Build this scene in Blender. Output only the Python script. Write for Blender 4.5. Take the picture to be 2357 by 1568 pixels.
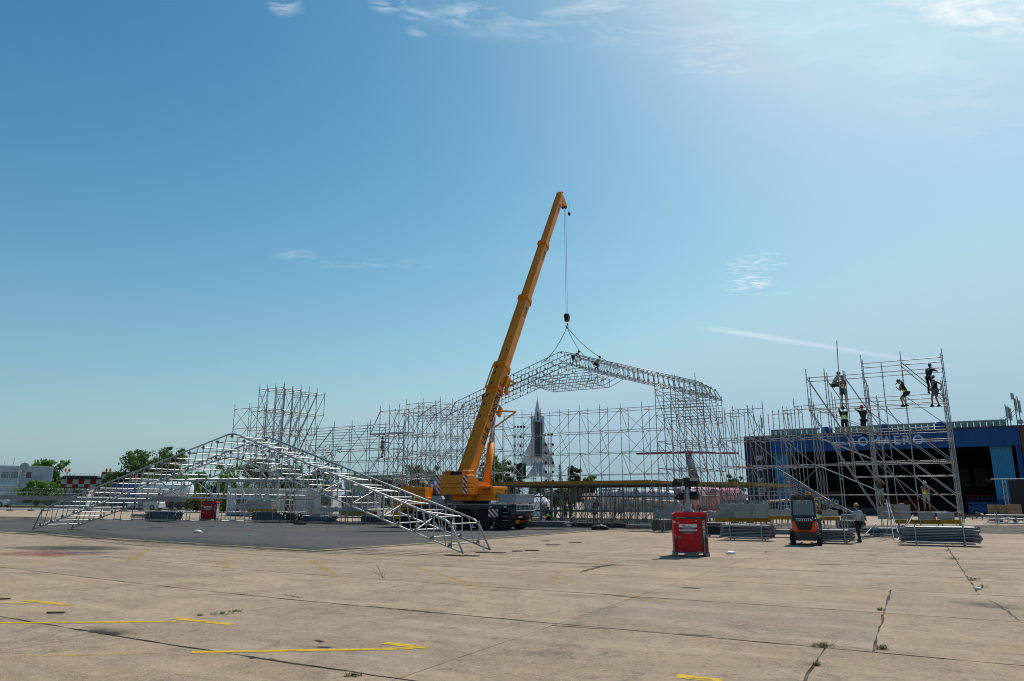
import bpy, bmesh, math, random
from mathutils import Vector, Matrix, Euler
random.seed(7)
R = math.radians
scene = bpy.context.scene
COL = scene.collection
for o in list(bpy.data.objects): bpy.data.objects.remove(o)

# ------------------------------------------------------------------ camera
HC = 1.93
TILT = math.atan(369.0 / 1637.0)
cam_d = bpy.data.cameras.new('camera'); cam = bpy.data.objects.new('camera', cam_d); COL.objects.link(cam)
cam_d.sensor_width = 36.0; cam_d.lens = 25.0; cam_d.clip_start = 0.1; cam_d.clip_end = 4000
cam.location = (0, 0, HC); cam.rotation_euler = (R(90) + TILT, 0, 0)
scene.camera = cam
scene.cycles.filter_width = 1.05; scene.cycles.max_bounces = 5; scene.cycles.diffuse_bounces = 2; scene.cycles.glossy_bounces = 2; scene.cycles.transparent_max_bounces = 6
scene.render.resolution_x = 1024; scene.render.resolution_y = 681

# ------------------------------------------------------------------ sky, sun, exposure
SUN_AZ, SUN_EL = 36.0, 52.0          # degrees right of the view direction (+Y), above the horizon
world = bpy.data.worlds.new('World'); scene.world = world; world.use_nodes = True
wn = world.node_tree.nodes; wl = world.node_tree.links
wn.clear()
w_out = wn.new('ShaderNodeOutputWorld'); w_bg = wn.new('ShaderNodeBackground'); w_bg.inputs[1].default_value = 0.085
sky = wn.new('ShaderNodeTexSky'); sky.sky_type = 'NISHITA'; sky.sun_disc = False
sky.sun_elevation = R(SUN_EL); sky.sun_rotation = R(SUN_AZ)
sky.altitude = 80; sky.air_density = 1.0; sky.dust_density = 0.9; sky.ozone_density = 1.6
w_tint = wn.new('ShaderNodeMixRGB'); w_tint.blend_type = 'MULTIPLY'; w_tint.inputs[0].default_value = 1
w_tint.inputs[2].default_value = (0.92, 1.14, 1.16, 1)
w_sp = wn.new('ShaderNodeSeparateColor'); w_cb = wn.new('ShaderNodeCombineColor'); wl.new(w_tint.outputs[0], w_sp.inputs[0])
w_hz = wn.new('ShaderNodeMixRGB'); w_hz.inputs[2].default_value = (3.4, 4.85, 5.95, 1)      # summer haze near the horizon, all the way round
wl.new(sky.outputs[0], w_tint.inputs[1])
# thin cirrus: noise on a plane high above, kept to where clouds stand
w_tc = wn.new('ShaderNodeTexCoord'); w_sep = wn.new('ShaderNodeSeparateXYZ'); wl.new(w_tc.outputs['Generated'], w_sep.inputs[0])
def wmath(op, a, b=None, c=None, clamp=False):
    n = wn.new('ShaderNodeMath'); n.operation = op; n.use_clamp = clamp
    for i, v in enumerate((a, b, c)):
        if v is None: continue
        if isinstance(v, (int, float)): n.inputs[i].default_value = v
        else: wl.new(v, n.inputs[i])
    return n.outputs[0]
zz = wmath('MAXIMUM', w_sep.outputs[2], 0.02)
cxn = wmath('DIVIDE', w_sep.outputs[0], zz); cyn = wmath('DIVIDE', w_sep.outputs[1], zz)
w_comb = wn.new('ShaderNodeCombineXYZ'); wl.new(cxn, w_comb.inputs[0]); wl.new(cyn, w_comb.inputs[1])
def wnoise(scale, detail, rough, sx=1, sy=1, rot=0, dist=0.0, loc=(0, 0, 0)):
    m = wn.new('ShaderNodeMapping'); m.inputs['Scale'].default_value = (sx, sy, 1); m.inputs['Rotation'].default_value = (0, 0, R(rot)); m.inputs['Location'].default_value = loc
    wl.new(w_comb.outputs[0], m.inputs[0])
    n = wn.new('ShaderNodeTexNoise'); n.inputs['Scale'].default_value = scale; n.inputs['Detail'].default_value = detail
    n.inputs['Roughness'].default_value = rough; n.inputs['Distortion'].default_value = dist
    wl.new(m.outputs[0], n.inputs['Vector']); return n.outputs[0]
wisp = wnoise(5.5, 8, 0.66, 1, 2.4, 25, 0.5); fine = wnoise(26, 6, 0.6, 1, 1.6, 10, 0.3, (3, 1, 0)); broad = wnoise(1.1, 5, 0.55, 1, 1.5, 40, 0.6, (5, 2, 0))
def ray(px, py):
    r = (px - 1178.5) / 1637.0; u = (784 - py) / 1637.0
    return Vector((r, math.cos(TILT) - u * math.sin(TILT), math.sin(TILT) + u * math.cos(TILT)))
def spot(px, py, rx, ry, rot, tex, lo, hi, gain):
    d = ray(px, py); x0, y0 = d.x / d.z, d.y / d.z
    c, s = math.cos(R(rot)), math.sin(R(rot))
    dx = wmath('SUBTRACT', cxn, x0); dy = wmath('SUBTRACT', cyn, y0)
    a = wmath('DIVIDE', wmath('ADD', wmath('MULTIPLY', dx, c), wmath('MULTIPLY', dy, s)), rx)
    b = wmath('DIVIDE', wmath('SUBTRACT', wmath('MULTIPLY', dy, c), wmath('MULTIPLY', dx, s)), ry)
    q = wmath('ADD', wmath('MULTIPLY', a, a), wmath('MULTIPLY', b, b))
    m = wmath('SUBTRACT', 1.0, q, clamp=True)
    t = wmath('DIVIDE', wmath('SUBTRACT', tex, lo), hi - lo, clamp=True)
    return wmath('MULTIPLY', wmath('MULTIPLY', m, t), gain)
soft = wnoise(14, 7, 0.62, 1, 2.0, 15, 0.6, (3, 1, 0))
spots = [spot(1290, 25, .34, .13, 0, wisp, .46, .80, .5), spot(1690, 60, .42, .22, 30, wisp, .44, .85, .30), spot(2290, 22, .30, .10, 12, wisp, .40, .66, .95),
         spot(2250, 10, .55, .28, 20, wisp, .25, .85, .30), spot(1095, 38, .09, .05, 0, soft, .47, .72, .5), spot(655, 14, .045, .04, 0, soft, .46, .68, .4),
         spot(908, 10, .06, .035, 0, soft, .46, .68, .4), spot(963, 36, .045, .02, 0, soft, .43, .66, .35), spot(966, 72, .035, .025, 0, soft, .43, .66, .35),
         spot(1738, 612, .14, .20, -12, soft, .47, .68, .7), spot(1722, 655, .14, .14, -12, soft, .46, .64, .8), spot(1780, 676, .12, .05, 0, soft, .45, .7, .4), spot(840, 608, .36, .10, 5, wisp, .47, .72, .22), spot(672, 586, .12, .10, 10, wisp, .44, .7, .22),
         spot(2200, 240, .5, .14, 35, wisp, .42, .8, .22), spot(230, 220, .3, .2, 0, broad, .5, .8, .08), spot(1200, 620, .6, .5, 0, broad, .5, .8, .10), spot(1650, 130, .12, .12, 40, soft, .45, .75, .3)]
tot = spots[0]
for s_ in spots[1:]: tot = wmath('ADD', tot, s_)
# one straight contrail, going away over the field
pa, pb = ray(1650, 758), ray(2240, 852)
ax_, ay_ = pa.x / pa.z, pa.y / pa.z; bx_, by_ = pb.x / pb.z, pb.y / pb.z
L_ = math.hypot(bx_ - ax_, by_ - ay_); ex, ey = (bx_ - ax_) / L_, (by_ - ay_) / L_
dx_ = wmath('SUBTRACT', cxn, ax_); dy_ = wmath('SUBTRACT', cyn, ay_)
al = wmath('DIVIDE', wmath('ADD', wmath('MULTIPLY', dx_, ex), wmath('MULTIPLY', dy_, ey)), L_)
ac = wmath('ADD', wmath('SUBTRACT', wmath('MULTIPLY', dy_, ex), wmath('MULTIPLY', dx_, ey)), wmath('MULTIPLY', wmath('SUBTRACT', wisp, .5), .13))
acm = wmath('SUBTRACT', 1.0, wmath('DIVIDE', wmath('ABSOLUTE', ac), .075), clamp=True)
alm = wmath('MULTIPLY', wmath('MULTIPLY', wmath('SUBTRACT', 1.0, al, clamp=True), wmath('MULTIPLY', wmath('ADD', al, .05), 9.0, clamp=True)), .7)
tot = wmath('ADD', tot, wmath('MULTIPLY', wmath('MULTIPLY', wmath('MULTIPLY', acm, alm), wmath('ADD', wisp, .25)), .8))
tot = wmath('MULTIPLY', tot, wmath('MULTIPLY', wmath('SUBTRACT', w_sep.outputs[2], .02), 20.0, clamp=True))
tot = wmath('MINIMUM', tot, 1.0)
w_mix = wn.new('ShaderNodeMixRGB'); wl.new(wmath('MULTIPLY', wmath('POWER', 2.718, wmath('MULTIPLY', wmath('MAXIMUM', w_sep.outputs[2], 0.0), -5.0)), .97), w_hz.inputs[0]); 
for i_, (o_, x_, p_, m_) in enumerate(((.376, .305, 2.1, 6.1), (.617, .474, 1.4, 8.9), (.791, .679, 1.1, 10.4))):   # deeper blue away from the sun
    wl.new(wmath('MINIMUM', wmath('MULTIPLY', wmath('POWER', wmath('MULTIPLY', w_sp.outputs[i_], .085 / x_), p_), o_ / .085), m_), w_cb.inputs[i_])
wl.new(w_cb.outputs[0], w_hz.inputs[1])
wl.new(tot, w_mix.inputs[0]); wl.new(w_hz.outputs[0], w_mix.inputs[1]); w_mix.inputs[2].default_value = (11.0, 11.5, 11.8, 1)
wl.new(w_mix.outputs[0], w_bg.inputs[0]); wl.new(w_bg.outputs[0], w_out.inputs[0])

sun_d = bpy.data.lights.new('sun', 'SUN'); sun_d.energy = 4.2; sun_d.angle = R(0.53); sun_d.color = (1.0, 0.955, 0.89)
sun = bpy.data.objects.new('sun', sun_d); COL.objects.link(sun)
sdir = Vector((math.sin(R(SUN_AZ)) * math.cos(R(SUN_EL)), math.cos(R(SUN_AZ)) * math.cos(R(SUN_EL)), math.sin(R(SUN_EL))))
sun.rotation_euler = sdir.to_track_quat('Z', 'Y').to_euler(); sun.location = sdir * 80
vs = scene.view_settings; vs.view_transform = 'Standard'; vs.look = 'None'; vs.exposure = 0.0; vs.gamma = 1.0; vs.use_curve_mapping = False

# ------------------------------------------------------------------ measuring helpers
def gz(x, y=0):                       # the apron falls gently from the left towards the middle, then runs level
    t = -6 - x
    if t < -3: return 0.0
    if t < 3: return .02 * (t + 3) ** 2 / 12
    return .02 * min(t, 90)
def P(px, py, Y):
    d = ray(px, py); t = Y / d.y
    return Vector((d.x * t, Y, HC + d.z * t))
def G(px, py):
    d = ray(px, py); h = 0.0
    for _ in range(30):
        t = (h - HC) / d.z; h = h * .3 + .7 * gz(d.x * t)
    return Vector((d.x * t, d.y * t, h))
def proj(p):
    z = p.z - HC; f = p.y * math.cos(TILT) + z * math.sin(TILT); u = -p.y * math.sin(TILT) + z * math.cos(TILT)
    return 1178.5 + 1637 * p.x / f, 784 - 1637 * u / f
def solve(fn, target, lo, hi, k=0):
    inc = proj(fn(hi))[k] > proj(fn(lo))[k]
    for _ in range(40):
        m_ = (lo + hi) / 2
        if (proj(fn(m_))[k] < target) == inc: lo = m_
        else: hi = m_
    return lo
ANG = R(-29); U = Vector((math.cos(ANG), math.sin(ANG), 0)); V = Vector((-math.sin(ANG), math.cos(ANG), 0)); Z = Vector((0, 0, 1))

# ------------------------------------------------------------------ materials
MATS = {}
class NT:
    def __init__(s, name, rough=.6, metal=0.0):
        m = bpy.data.materials.new(name); m.use_nodes = True; s.m = m; s.n = m.node_tree.nodes; s.l = m.node_tree.links
        s.b = s.n['Principled BSDF']; s.b.inputs['Roughness'].default_value = rough; s.b.inputs['Metallic'].default_value = metal; s.b.inputs['Specular IOR Level'].default_value = .28; MATS[name] = m
    def new(s, t): return s.n.new(t)
    def link(s, a, b): s.l.new(a, b)
    def coord(s, kind='Object'):
        return s.new('ShaderNodeTexCoord').outputs[kind]
    def pos(s): return s.new('ShaderNodeNewGeometry').outputs['Position']
    def noise(s, vec, scale, detail=4, rough=.55, dist=0, mscale=None):
        if mscale:
            mp = s.new('ShaderNodeMapping'); mp.inputs['Scale'].default_value = mscale; s.link(vec, mp.inputs[0]); vec = mp.outputs[0]
        n = s.new('ShaderNodeTexNoise'); n.inputs['Scale'].default_value = scale; n.inputs['Detail'].default_value = detail; n.inputs['Roughness'].default_value = rough; n.inputs['Distortion'].default_value = dist
        s.link(vec, n.inputs['Vector']); return n.outputs[0]
    def ramp(s, fac, stops):
        r = s.new('ShaderNodeValToRGB'); e = r.color_ramp.elements
        while len(e) < len(stops): e.new(.5)
        for i, (p, c) in enumerate(stops):
            e[i].position = p; e[i].color = (c, c, c, 1) if isinstance(c, (int, float)) else (*c, 1)
        s.link(fac, r.inputs[0]); return r.outputs[0]
    def mix(s, fac, a, b, mode='MIX'):
        n = s.new('ShaderNodeMixRGB'); n.blend_type = mode
        for i, v in enumerate((fac, a, b)):
            if isinstance(v, (int, float)): n.inputs[i].default_value = v if i == 0 else (v, v, v, 1)
            elif isinstance(v, tuple): n.inputs[i].default_value = (*v, 1)
            else: s.link(v, n.inputs[i])
        return n.outputs[0]
    def math(s, op, a, b=None, clamp=False):
        n = s.new('ShaderNodeMath'); n.operation = op; n.use_clamp = clamp
        for i, v in enumerate((a, b)):
            if v is None: continue
            if isinstance(v, (int, float)): n.inputs[i].default_value = v
            else: s.link(v, n.inputs[i])
        return n.outputs[0]
    def base(s, c):
        if isinstance(c, tuple): s.b.inputs['Base Color'].default_value = (*c, 1)
        else: s.link(c, s.b.inputs['Base Color'])
    def bump(s, h, strength=.3, dist=.01):
        n = s.new('ShaderNodeBump'); n.inputs['Strength'].default_value = strength; n.inputs['Distance'].default_value = dist
        s.link(h, n.inputs['Height']); s.link(n.outputs[0], s.b.inputs['Normal'])
    def rnd(s): return s.new('ShaderNodeObjectInfo').outputs['Random']
def paint(name, col, rough=.45, metal=0.0, dirt=.25, scale=3.0, dcol=None, bump=0.0, var=.12):
    t = NT(name, rough, metal)
    v = t.pos()
    n1 = t.noise(v, scale, 6, .62); n2 = t.noise(v, scale * 9, 4, .6)
    f = t.math('MULTIPLY', t.ramp(n1, [(.42, 0.0), (.75, 1.0)]), dirt)
    d = dcol or tuple(c * .55 + .03 for c in col)
    c = t.mix(f, col, d)
    c = t.mix(t.math('MULTIPLY', t.rnd(), var), c, tuple(x * .6 for x in col))
    c = t.mix(t.math('MULTIPLY', n2, .16), c, tuple(x * .7 for x in col))
    t.base(c)
    t.link(t.ramp(n1, [(.3, max(.05, rough - .1)), (.8, min(1, rough + .15))]), t.b.inputs['Roughness'])
    if bump: t.bump(n2, bump, .01)
    return t.m
def galv(name, col, rough=.42, metal=.75):
    t = NT(name, rough, metal)
    n = t.noise(t.coord(), 2.0, 5, .6, 0, (1, 1, 6)); r = t.rnd()
    c = t.mix(r, tuple(x * .62 for x in col), tuple(min(1, x * 1.18) for x in col))
    c = t.mix(t.ramp(n, [(.4, 0.0), (.8, .55)]), c, tuple(x * .5 for x in col))
    t.base(c); t.link(t.math('ADD', t.math('MULTIPLY', r, .2), rough - .08), t.b.inputs['Roughness'])
    return t.m
galv('galvanised', (.42, .43, .43), .46, .6)
galv('aluminium', (.47, .48, .495), .47, .78)
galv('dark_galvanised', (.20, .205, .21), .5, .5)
paint('red_tape', (.62, .045, .03), .5, dirt=.1)
paint('yellow_tape', (.75, .72, .04), .5, dirt=.1)
paint('crane_yellow', (.84, .245, .004), .34, dirt=.28, scale=.9, var=0.0)
paint('crane_grey', (.055, .062, .068), .45, dirt=.4, dcol=(.11, .10, .09), var=0)
paint('black_rubber', (.018, .018, .019), .8, dirt=.5, dcol=(.06, .055, .05))
paint('black', (.012, .012, .013), .5, dirt=.2)
paint('black_print', (.02, .02, .022), .6, dirt=.1)
paint('white_paint', (.74, .74, .72), .5, dirt=.2)
paint('white_panel', (.52, .545, .57), .5, dirt=.35, scale=.8, dcol=(.38, .37, .355))
paint('light_grey', (.42, .43, .44), .5, dirt=.3)
paint('mid_grey', (.20, .205, .21), .5, dirt=.3)
paint('generator_red', (.60, .005, .008), .5, dirt=.25, scale=2.2, dcol=(.25, .02, .02), var=.05)
paint('sticker_red', (.20, .012, .014), .5)
paint('forklift_orange', (.78, .085, .012), .36, dirt=.2)
paint('forklift_grey', (.045, .05, .056), .5, dirt=.3)
paint('amber', (.85, .22, .01), .25)
paint('lamp_red', (.55, .015, .012), .25)
paint('beam_yellow', (.44, .23, .010), .6, dirt=.55, scale=4, dcol=(.25, .14, .03), bump=.15)
paint('ply_brown', (.13, .085, .055), .75, dirt=.5, scale=5)
paint('pallet_wood', (.22, .15, .09), .85, dirt=.6, scale=6, bump=.3)
paint('wood_dark', (.085, .05, .035), .85, dirt=.5, scale=6)
paint('cardboard', (.36, .215, .13), .85, dirt=.3, scale=3)
paint('steel_bright', (.55, .57, .60), .2, .9, dirt=.1)
paint('steel_blue', (.13, .24, .34), .25, .6)
paint('red_gloss', (.50, .02, .015), .3, dirt=.15)
paint('blue_lift', (.02, .10, .28), .45, dirt=.3)
paint('blue_cab', (.015, .05, .19), .3, dirt=.2)
paint('pink_skin', (.56, .28, .36), .35, dirt=.7, scale=.35, dcol=(.42, .20, .12))
paint('magenta_skin', (.16, .018, .05), .35, dirt=.3, scale=.5)
paint('orange_skin', (.62, .34, .18), .4, dirt=.6, scale=.5, dcol=(.55, .18, .16))
paint('green_skin', (.05, .09, .08), .4, dirt=.6, scale=.7, dcol=(.35, .06, .12))
paint('jet_grey', (.60, .61, .65), .7, dirt=.45, scale=.5, dcol=(.36, .37, .41))
paint('jet_dark', (.055, .06, .072), .75, dirt=.3)
paint('tent_white', (.72, .73, .76), .7, dirt=.15)
paint('beige_wall', (.46, .41, .33), .8, dirt=.4, scale=.5)
paint('maroon', (.22, .02, .025), .6)
paint('roof_dark', (.05, .05, .055), .7)
paint('roof_tile', (.34, .20, .15), .8, dirt=.4)
paint('brown_frame', (.12, .045, .03), .6)
paint('navy_panel', (.018, .022, .045), .6, dirt=.3, scale=.6)
paint('glass_green', (.20, .27, .25), .35, dirt=.7, scale=1.5, dcol=(.40, .42, .36))
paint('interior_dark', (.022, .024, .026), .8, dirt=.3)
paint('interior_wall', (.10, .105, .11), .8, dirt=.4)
paint('screen_black', (.016, .016, .018), .6)
paint('red_blur', (.30, .02, .02), .5)
paint('sky_blue_print', (.08, .28, .45), .5)
paint('gold', (.6, .42, .02), .5)
paint('plastic_white', (.80, .82, .83), .3)
paint('rope_dark', (.03, .035, .04), .7)
paint('rope_green', (.045, .07, .055), .7)
paint('bark', (.085, .065, .05), .9, dirt=.5, scale=8, bump=.4)
paint('letter_blue', (.50, .60, .74), .6, dirt=.5, scale=.6)
paint('letter_white', (.46, .47, .52), .6, dirt=.4, scale=1)
def glassy(name, col, rough=.06):
    t = NT(name, rough); t.base(col); t.b.inputs['Specular IOR Level'].default_value = .8; return t.m
glassy('window_glass', (.022, .027, .03)); glassy('cab_glass', (.012, .016, .016), .05)
t = NT('clear_glass', .04); t.base((.55, .62, .62)); t.b.inputs['Transmission Weight'].default_value = 0.0; t.b.inputs['Alpha'].default_value = .32
t = NT('bottle_plastic', .08); t.base((.55, .75, .82)); t.b.inputs['Alpha'].default_value = .45
# concrete slabs of the apron: grain, stains, aggregate, per slab tone
t = NT('concrete', .9); v = t.pos(); rn = t.rnd()
rot = t.new('ShaderNodeMapping'); rot.inputs['Rotation'].default_value = (0, 0, R(29)); t.link(v, rot.inputs[0]); w = rot.outputs[0]
big = t.noise(v, .11, 6, .62, .5); mid = t.noise(v, .75, 9, .72, .5); streak = t.noise(w, .9, 8, .7, .4, (.22, 1.5, 1)); spk = t.noise(v, 30, 3, .75); gr = t.noise(v, 120, 2, .6); blot = t.noise(v, .42, 10, .76, 1.4); pit = t.noise(v, 9, 7, .78)
c = t.mix(t.ramp(big, [(.36, 0.0), (.64, 1.0)]), (.425, .277, .166), (.372, .274, .182))
c = t.mix(t.math('MULTIPLY', t.ramp(rn, [(.45, 0.0), (1.0, 1.0)]), .75), c, (.268, .218, .165))
c = t.mix(t.math('MULTIPLY', t.ramp(rn, [(0.0, 1.0), (.4, 0.0)]), .6), c, (.475, .352, .232))
c = t.mix(t.ramp(mid, [(.42, 0.0), (.60, .9)]), c, (.285, .198, .126))
c = t.mix(t.ramp(streak, [(.48, 0.0), (.64, .7)]), c, (.48, .355, .235))
worn_ = t.ramp(big, [(.42, .25), (.6, 1.0)])
c = t.mix(t.math('MULTIPLY', t.ramp(blot, [(.52, 0.0), (.62, .85)]), worn_), c, (.145, .112, .085))
c = t.mix(t.math('MULTIPLY', t.ramp(t.noise(v, 3.2, 9, .8, .6), [(.54, 0.0), (.62, .9)]), worn_), c, (.110, .086, .067))
c = t.mix(t.ramp(pit, [(.56, 0.0), (.64, .8)]), c, (.115, .09, .07))
c = t.mix(t.ramp(t.noise(v, 6, 6, .75, .8), [(.56, 0.0), (.64, .6)]), c, (.47, .375, .27))
c = t.mix(t.ramp(spk, [(.55, 0.0), (.64, .75)]), c, (.52, .44, .33))
c = t.mix(t.ramp(gr, [(.34, .75), (.48, 0.0)]), c, (.11, .087, .066))
t.base(c); t.bump(t.math('ADD', t.math('ADD', t.math('MULTIPLY', spk, .6), gr), t.math('MULTIPLY', pit, 1.2)), .7, .014)
t = NT('kerb_stone', .9); v = t.pos(); t.base(t.mix(t.ramp(t.noise(v, 1.6, 8, .75), [(.42, 0.0), (.62, 1.0)]), (.40, .31, .16), (.12, .095, .07)))
t = NT('joint_filler', .95); v = t.pos(); t.base(t.mix(t.ramp(t.noise(v, .9, 7, .7), [(.44, 0.0), (.60, 1.0)]), (.024, .020, .016), (.17, .13, .092)))
t = NT('asphalt', .9); v = t.pos()
c = t.mix(t.noise(v, .3, 6, .65), (.048, .046, .044), (.074, .070, .066)); c = t.mix(t.ramp(t.noise(v, 60, 3, .7), [(.56, 0.0), (.70, .5)]), c, (.17, .165, .16))
c = t.mix(t.ramp(t.noise(v, 1.1, 8, .7, .5, (.3, 1.4, 1)), [(.56, 0.0), (.72, .6)]), c, (.030, .029, .028)); c = t.mix(t.ramp(t.noise(v, .16, 8, .72, .8), [(.52, 0.0), (.68, .55)]), c, (.135, .115, .092)); t.base(c); t.bump(t.noise(v, 90, 3, .7), .5, .01)
def worn(name, col, lo, hi, scale=7, alpha=1.0, rough=.8, stretch=(1, 1, 1)):
    t = NT(name, rough); v = t.pos(); t.base(t.mix(t.noise(v, 12, 5), col, tuple(x * .72 for x in col)))
    a = t.math('MULTIPLY', t.ramp(t.math('ADD', t.math('MULTIPLY', t.noise(v, scale, 8, .75, 0, stretch), .6), t.math('MULTIPLY', t.noise(v, 90, 2, .7), .4)), [(lo, 0.0), (hi, 1.0)]), alpha)
    t.link(a, t.b.inputs['Alpha'])
    return t.m
worn('line_yellow', (.66, .42, .02), .41, .50, 5); worn('line_yellow_faded', (.58, .39, .05), .47, .58, 4, .8); worn('line_cream', (.46, .38, .22), .40, .55, 4, .8)
worn('line_pale', (.50, .44, .22), .46, .6, 5, .75); worn('line_white', (.62, .60, .55), .5, .6, 5, .7); worn('line_green', (.33, .40, .10), .46, .6, 5, .6)
worn('tar', (.035, .032, .03), .38, .46, 3, .9, .7)
worn('crack_dirt', (.045, .038, .03), .36, .50, 9, .95)
def stain(name, col, alpha, lo=.42, hi=.62):
    t = NT(name, .85); g = t.coord('Object'); t.base(col)
    ln = t.new('ShaderNodeVectorMath'); ln.operation = 'LENGTH'; t.link(g, ln.inputs[0])
    f = t.math('SUBTRACT', 1.0, ln.outputs['Value'], True)
    n = t.ramp(t.noise(t.pos(), 2.2, 8, .72), [(lo - .1, 0.0), (hi, 1.0)])
    t.link(t.math('MULTIPLY', t.math('MULTIPLY', t.math('POWER', f, .7), n), alpha), t.b.inputs['Alpha']); return t.m
stain('stain_green', (.045, .055, .035), .95, .36, .5); stain('stain_red', (.25, .045, .06), .85); stain('stain_blue', (.05, .16, .26), .75); stain('stain_dark', (.06, .052, .045), .75); stain('stain_white', (.52, .49, .44), .7); stain('stain_orange', (.42, .20, .10), .5)
t = NT('grass', .95); v = t.pos(); t.base(t.mix(t.noise(v, .5, 6, .6), (.06, .085, .028), (.14, .13, .055)))
t = NT('far_ground', .95); v = t.pos(); t.base(t.mix(t.noise(v, .12, 6, .6), (.30, .228, .155), (.37, .29, .205)))
t = NT('road_grey', .9); v = t.pos(); t.base(t.mix(t.noise(v, .4, 5, .6), (.26, .25, .24), (.34, .32, .30)))
t = NT('ballast_concrete', .92); v = t.pos(); c = t.mix(t.noise(v, 1.6, 7, .7), (.34, .31, .268), (.47, .43, .375)); c = t.mix(t.math('MULTIPLY', t.rnd(), .35), c, (.24, .225, .20)); t.base(c); t.bump(t.noise(v, 30, 4, .7), .4, .01)
t = NT('checker_wall', .7); v = t.coord(); ck = t.new('ShaderNodeTexChecker'); ck.inputs['Scale'].default_value = 1.0; ck.inputs[1].default_value = (.30, .035, .022, 1); ck.inputs[2].default_value = (.60, .57, .52, 1)
mp = t.new('ShaderNodeMapping'); mp.inputs['Scale'].default_value = (1.25, .001, 1.25); mp.inputs['Location'].default_value = (.013, .5, .013); t.link(v, mp.inputs[0]); t.link(mp.outputs[0], ck.inputs[0]); t.base(t.mix(t.ramp(t.noise(v, .8, 6, .7), [(.5, 0.0), (.8, .4)]), ck.outputs[0], (.2, .13, .1)))
t = NT('hangar_blue', .55); v = t.pos(); n = t.noise(v, .5, 6, .7, 0, (1, 1, .15)); c = t.mix(n, (.006, .060, .200), (.010, .072, .225)); c = t.mix(t.ramp(t.noise(v, 1.3, 7, .75, 0, (1, 1, .3)), [(.66, 0.0), (.72, .75)]), c, (.20, .21, .17)); t.base(c)
t = NT('door_blue', .5); v = t.pos(); n = t.noise(v, .9, 6, .7, 0, (1, 1, .06)); t.base(t.mix(n, (.02, .19, .42), (.07, .33, .56)))
t = NT('chevron', .5); v = t.coord(); sp = t.new('ShaderNodeSeparateXYZ'); t.link(v, sp.inputs[0])
w = t.math('FRACT', t.math('MULTIPLY', t.math('ADD', sp.outputs[0], sp.outputs[2]), 2.9)); t.base(t.mix(t.math('GREATER_THAN', w, .5), (.72, .70, .68), (.50, .02, .02)))
t = NT('chevron_orange', .5); v = t.coord(); sp = t.new('ShaderNodeSeparateXYZ'); t.link(v, sp.inputs[0])
w = t.math('FRACT', t.math('MULTIPLY', t.math('ADD', sp.outputs[1], sp.outputs[2]), 5.0)); t.base(t.mix(t.math('GREATER_THAN', w, .5), (.85, .45, .02), (.65, .05, .02)))
def leafy(name, a, b, c):
    t = NT(name, .55); v = t.pos(); col = t.mix(t.ramp(t.noise(v, .9, 4, .6), [(.35, 0.0), (.65, 1.0)]), a, b); col = t.mix(t.ramp(t.noise(v, 7, 2, .6), [(.5, 0.0), (.7, .8)]), col, c); t.base(col)
    tr = t.new('ShaderNodeBsdfTranslucent'); t.link(col, tr.inputs[0]); ms = t.new('ShaderNodeMixShader'); ms.inputs[0].default_value = .38
    t.link(t.b.outputs[0], ms.inputs[1]); t.link(tr.outputs[0], ms.inputs[2]); t.link(ms.outputs[0], t.n['Material Output'].inputs[0])
leafy('leaf_green', (0.065, 0.123, 0.026), (0.109, 0.181, 0.041), (0.174, 0.225, 0.058)); leafy('leaf_bright', (0.102, 0.203, 0.035), (0.145, 0.261, 0.049), (0.203, 0.290, 0.072)); leafy('leaf_olive', (0.080, 0.109, 0.041), (0.109, 0.138, 0.058), (0.145, 0.145, 0.072))
leafy('leaf_spruce', (0.026, 0.052, 0.029), (0.043, 0.072, 0.043), (0.065, 0.087, 0.051)); leafy('leaf_red', (0.102, 0.072, 0.058), (0.087, 0.087, 0.051), (0.145, 0.087, 0.072)); leafy('leaf_weed', (.14, .17, .05), (.22, .20, .08), (.26, .21, .10))
# clothes and skin
for nm, c in dict(skin=(.46, .26, .175), skin_tan=(.36, .185, .115), shirt_black=(.014, .014, .016), shirt_navy=(.018, .022, .04), shirt_grey=(.42, .43, .47), shirt_olive=(.06, .06, .035), shirt_tan=(.30, .22, .13), trousers_black=(.012, .012, .015),
                  trousers_navy=(.02, .025, .045), shorts_grey=(.10, .11, .13), shorts_light=(.40, .42, .40), helmet_blue=(.015, .13, .33), helmet_yellow=(.72, .42, .02), helmet_red=(.55, .03, .03), helmet_white=(.70, .70, .70), helmet_black=(.02, .022, .025), hair=(.018, .013, .010),
                  shoe_black=(.016, .016, .016), shoe_red=(.45, .05, .04), harness_blue=(.03, .09, .2), glove=(.02, .02, .022)).items():
    paint(nm, c, .35 if 'helmet' in nm else .75, dirt=.15, scale=8, var=0)
t = NT('hi_vis', .6); v = t.coord(); sp = t.new('ShaderNodeSeparateXYZ'); t.link(v, sp.inputs[0]); zf = sp.outputs[2]
band = t.math('ADD', t.math('LESS_THAN', t.math('ABSOLUTE', t.math('SUBTRACT', zf, 1.06)), .028), t.math('LESS_THAN', t.math('ABSOLUTE', t.math('SUBTRACT', zf, 1.20)), .028), True)
t.base(t.mix(band, t.mix(t.noise(v, 9, 4), (.72, .95, .03), (.82, 1.0, .06)), (.62, .64, .62)))
t = NT('camo', .8); v = t.coord(); t.base(t.mix(t.ramp(t.noise(v, 22, 3, .5), [(.46, 0.0), (.5, 1.0)]), (.05, .05, .055), (.42, .40, .37)))
M = MATS

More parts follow.
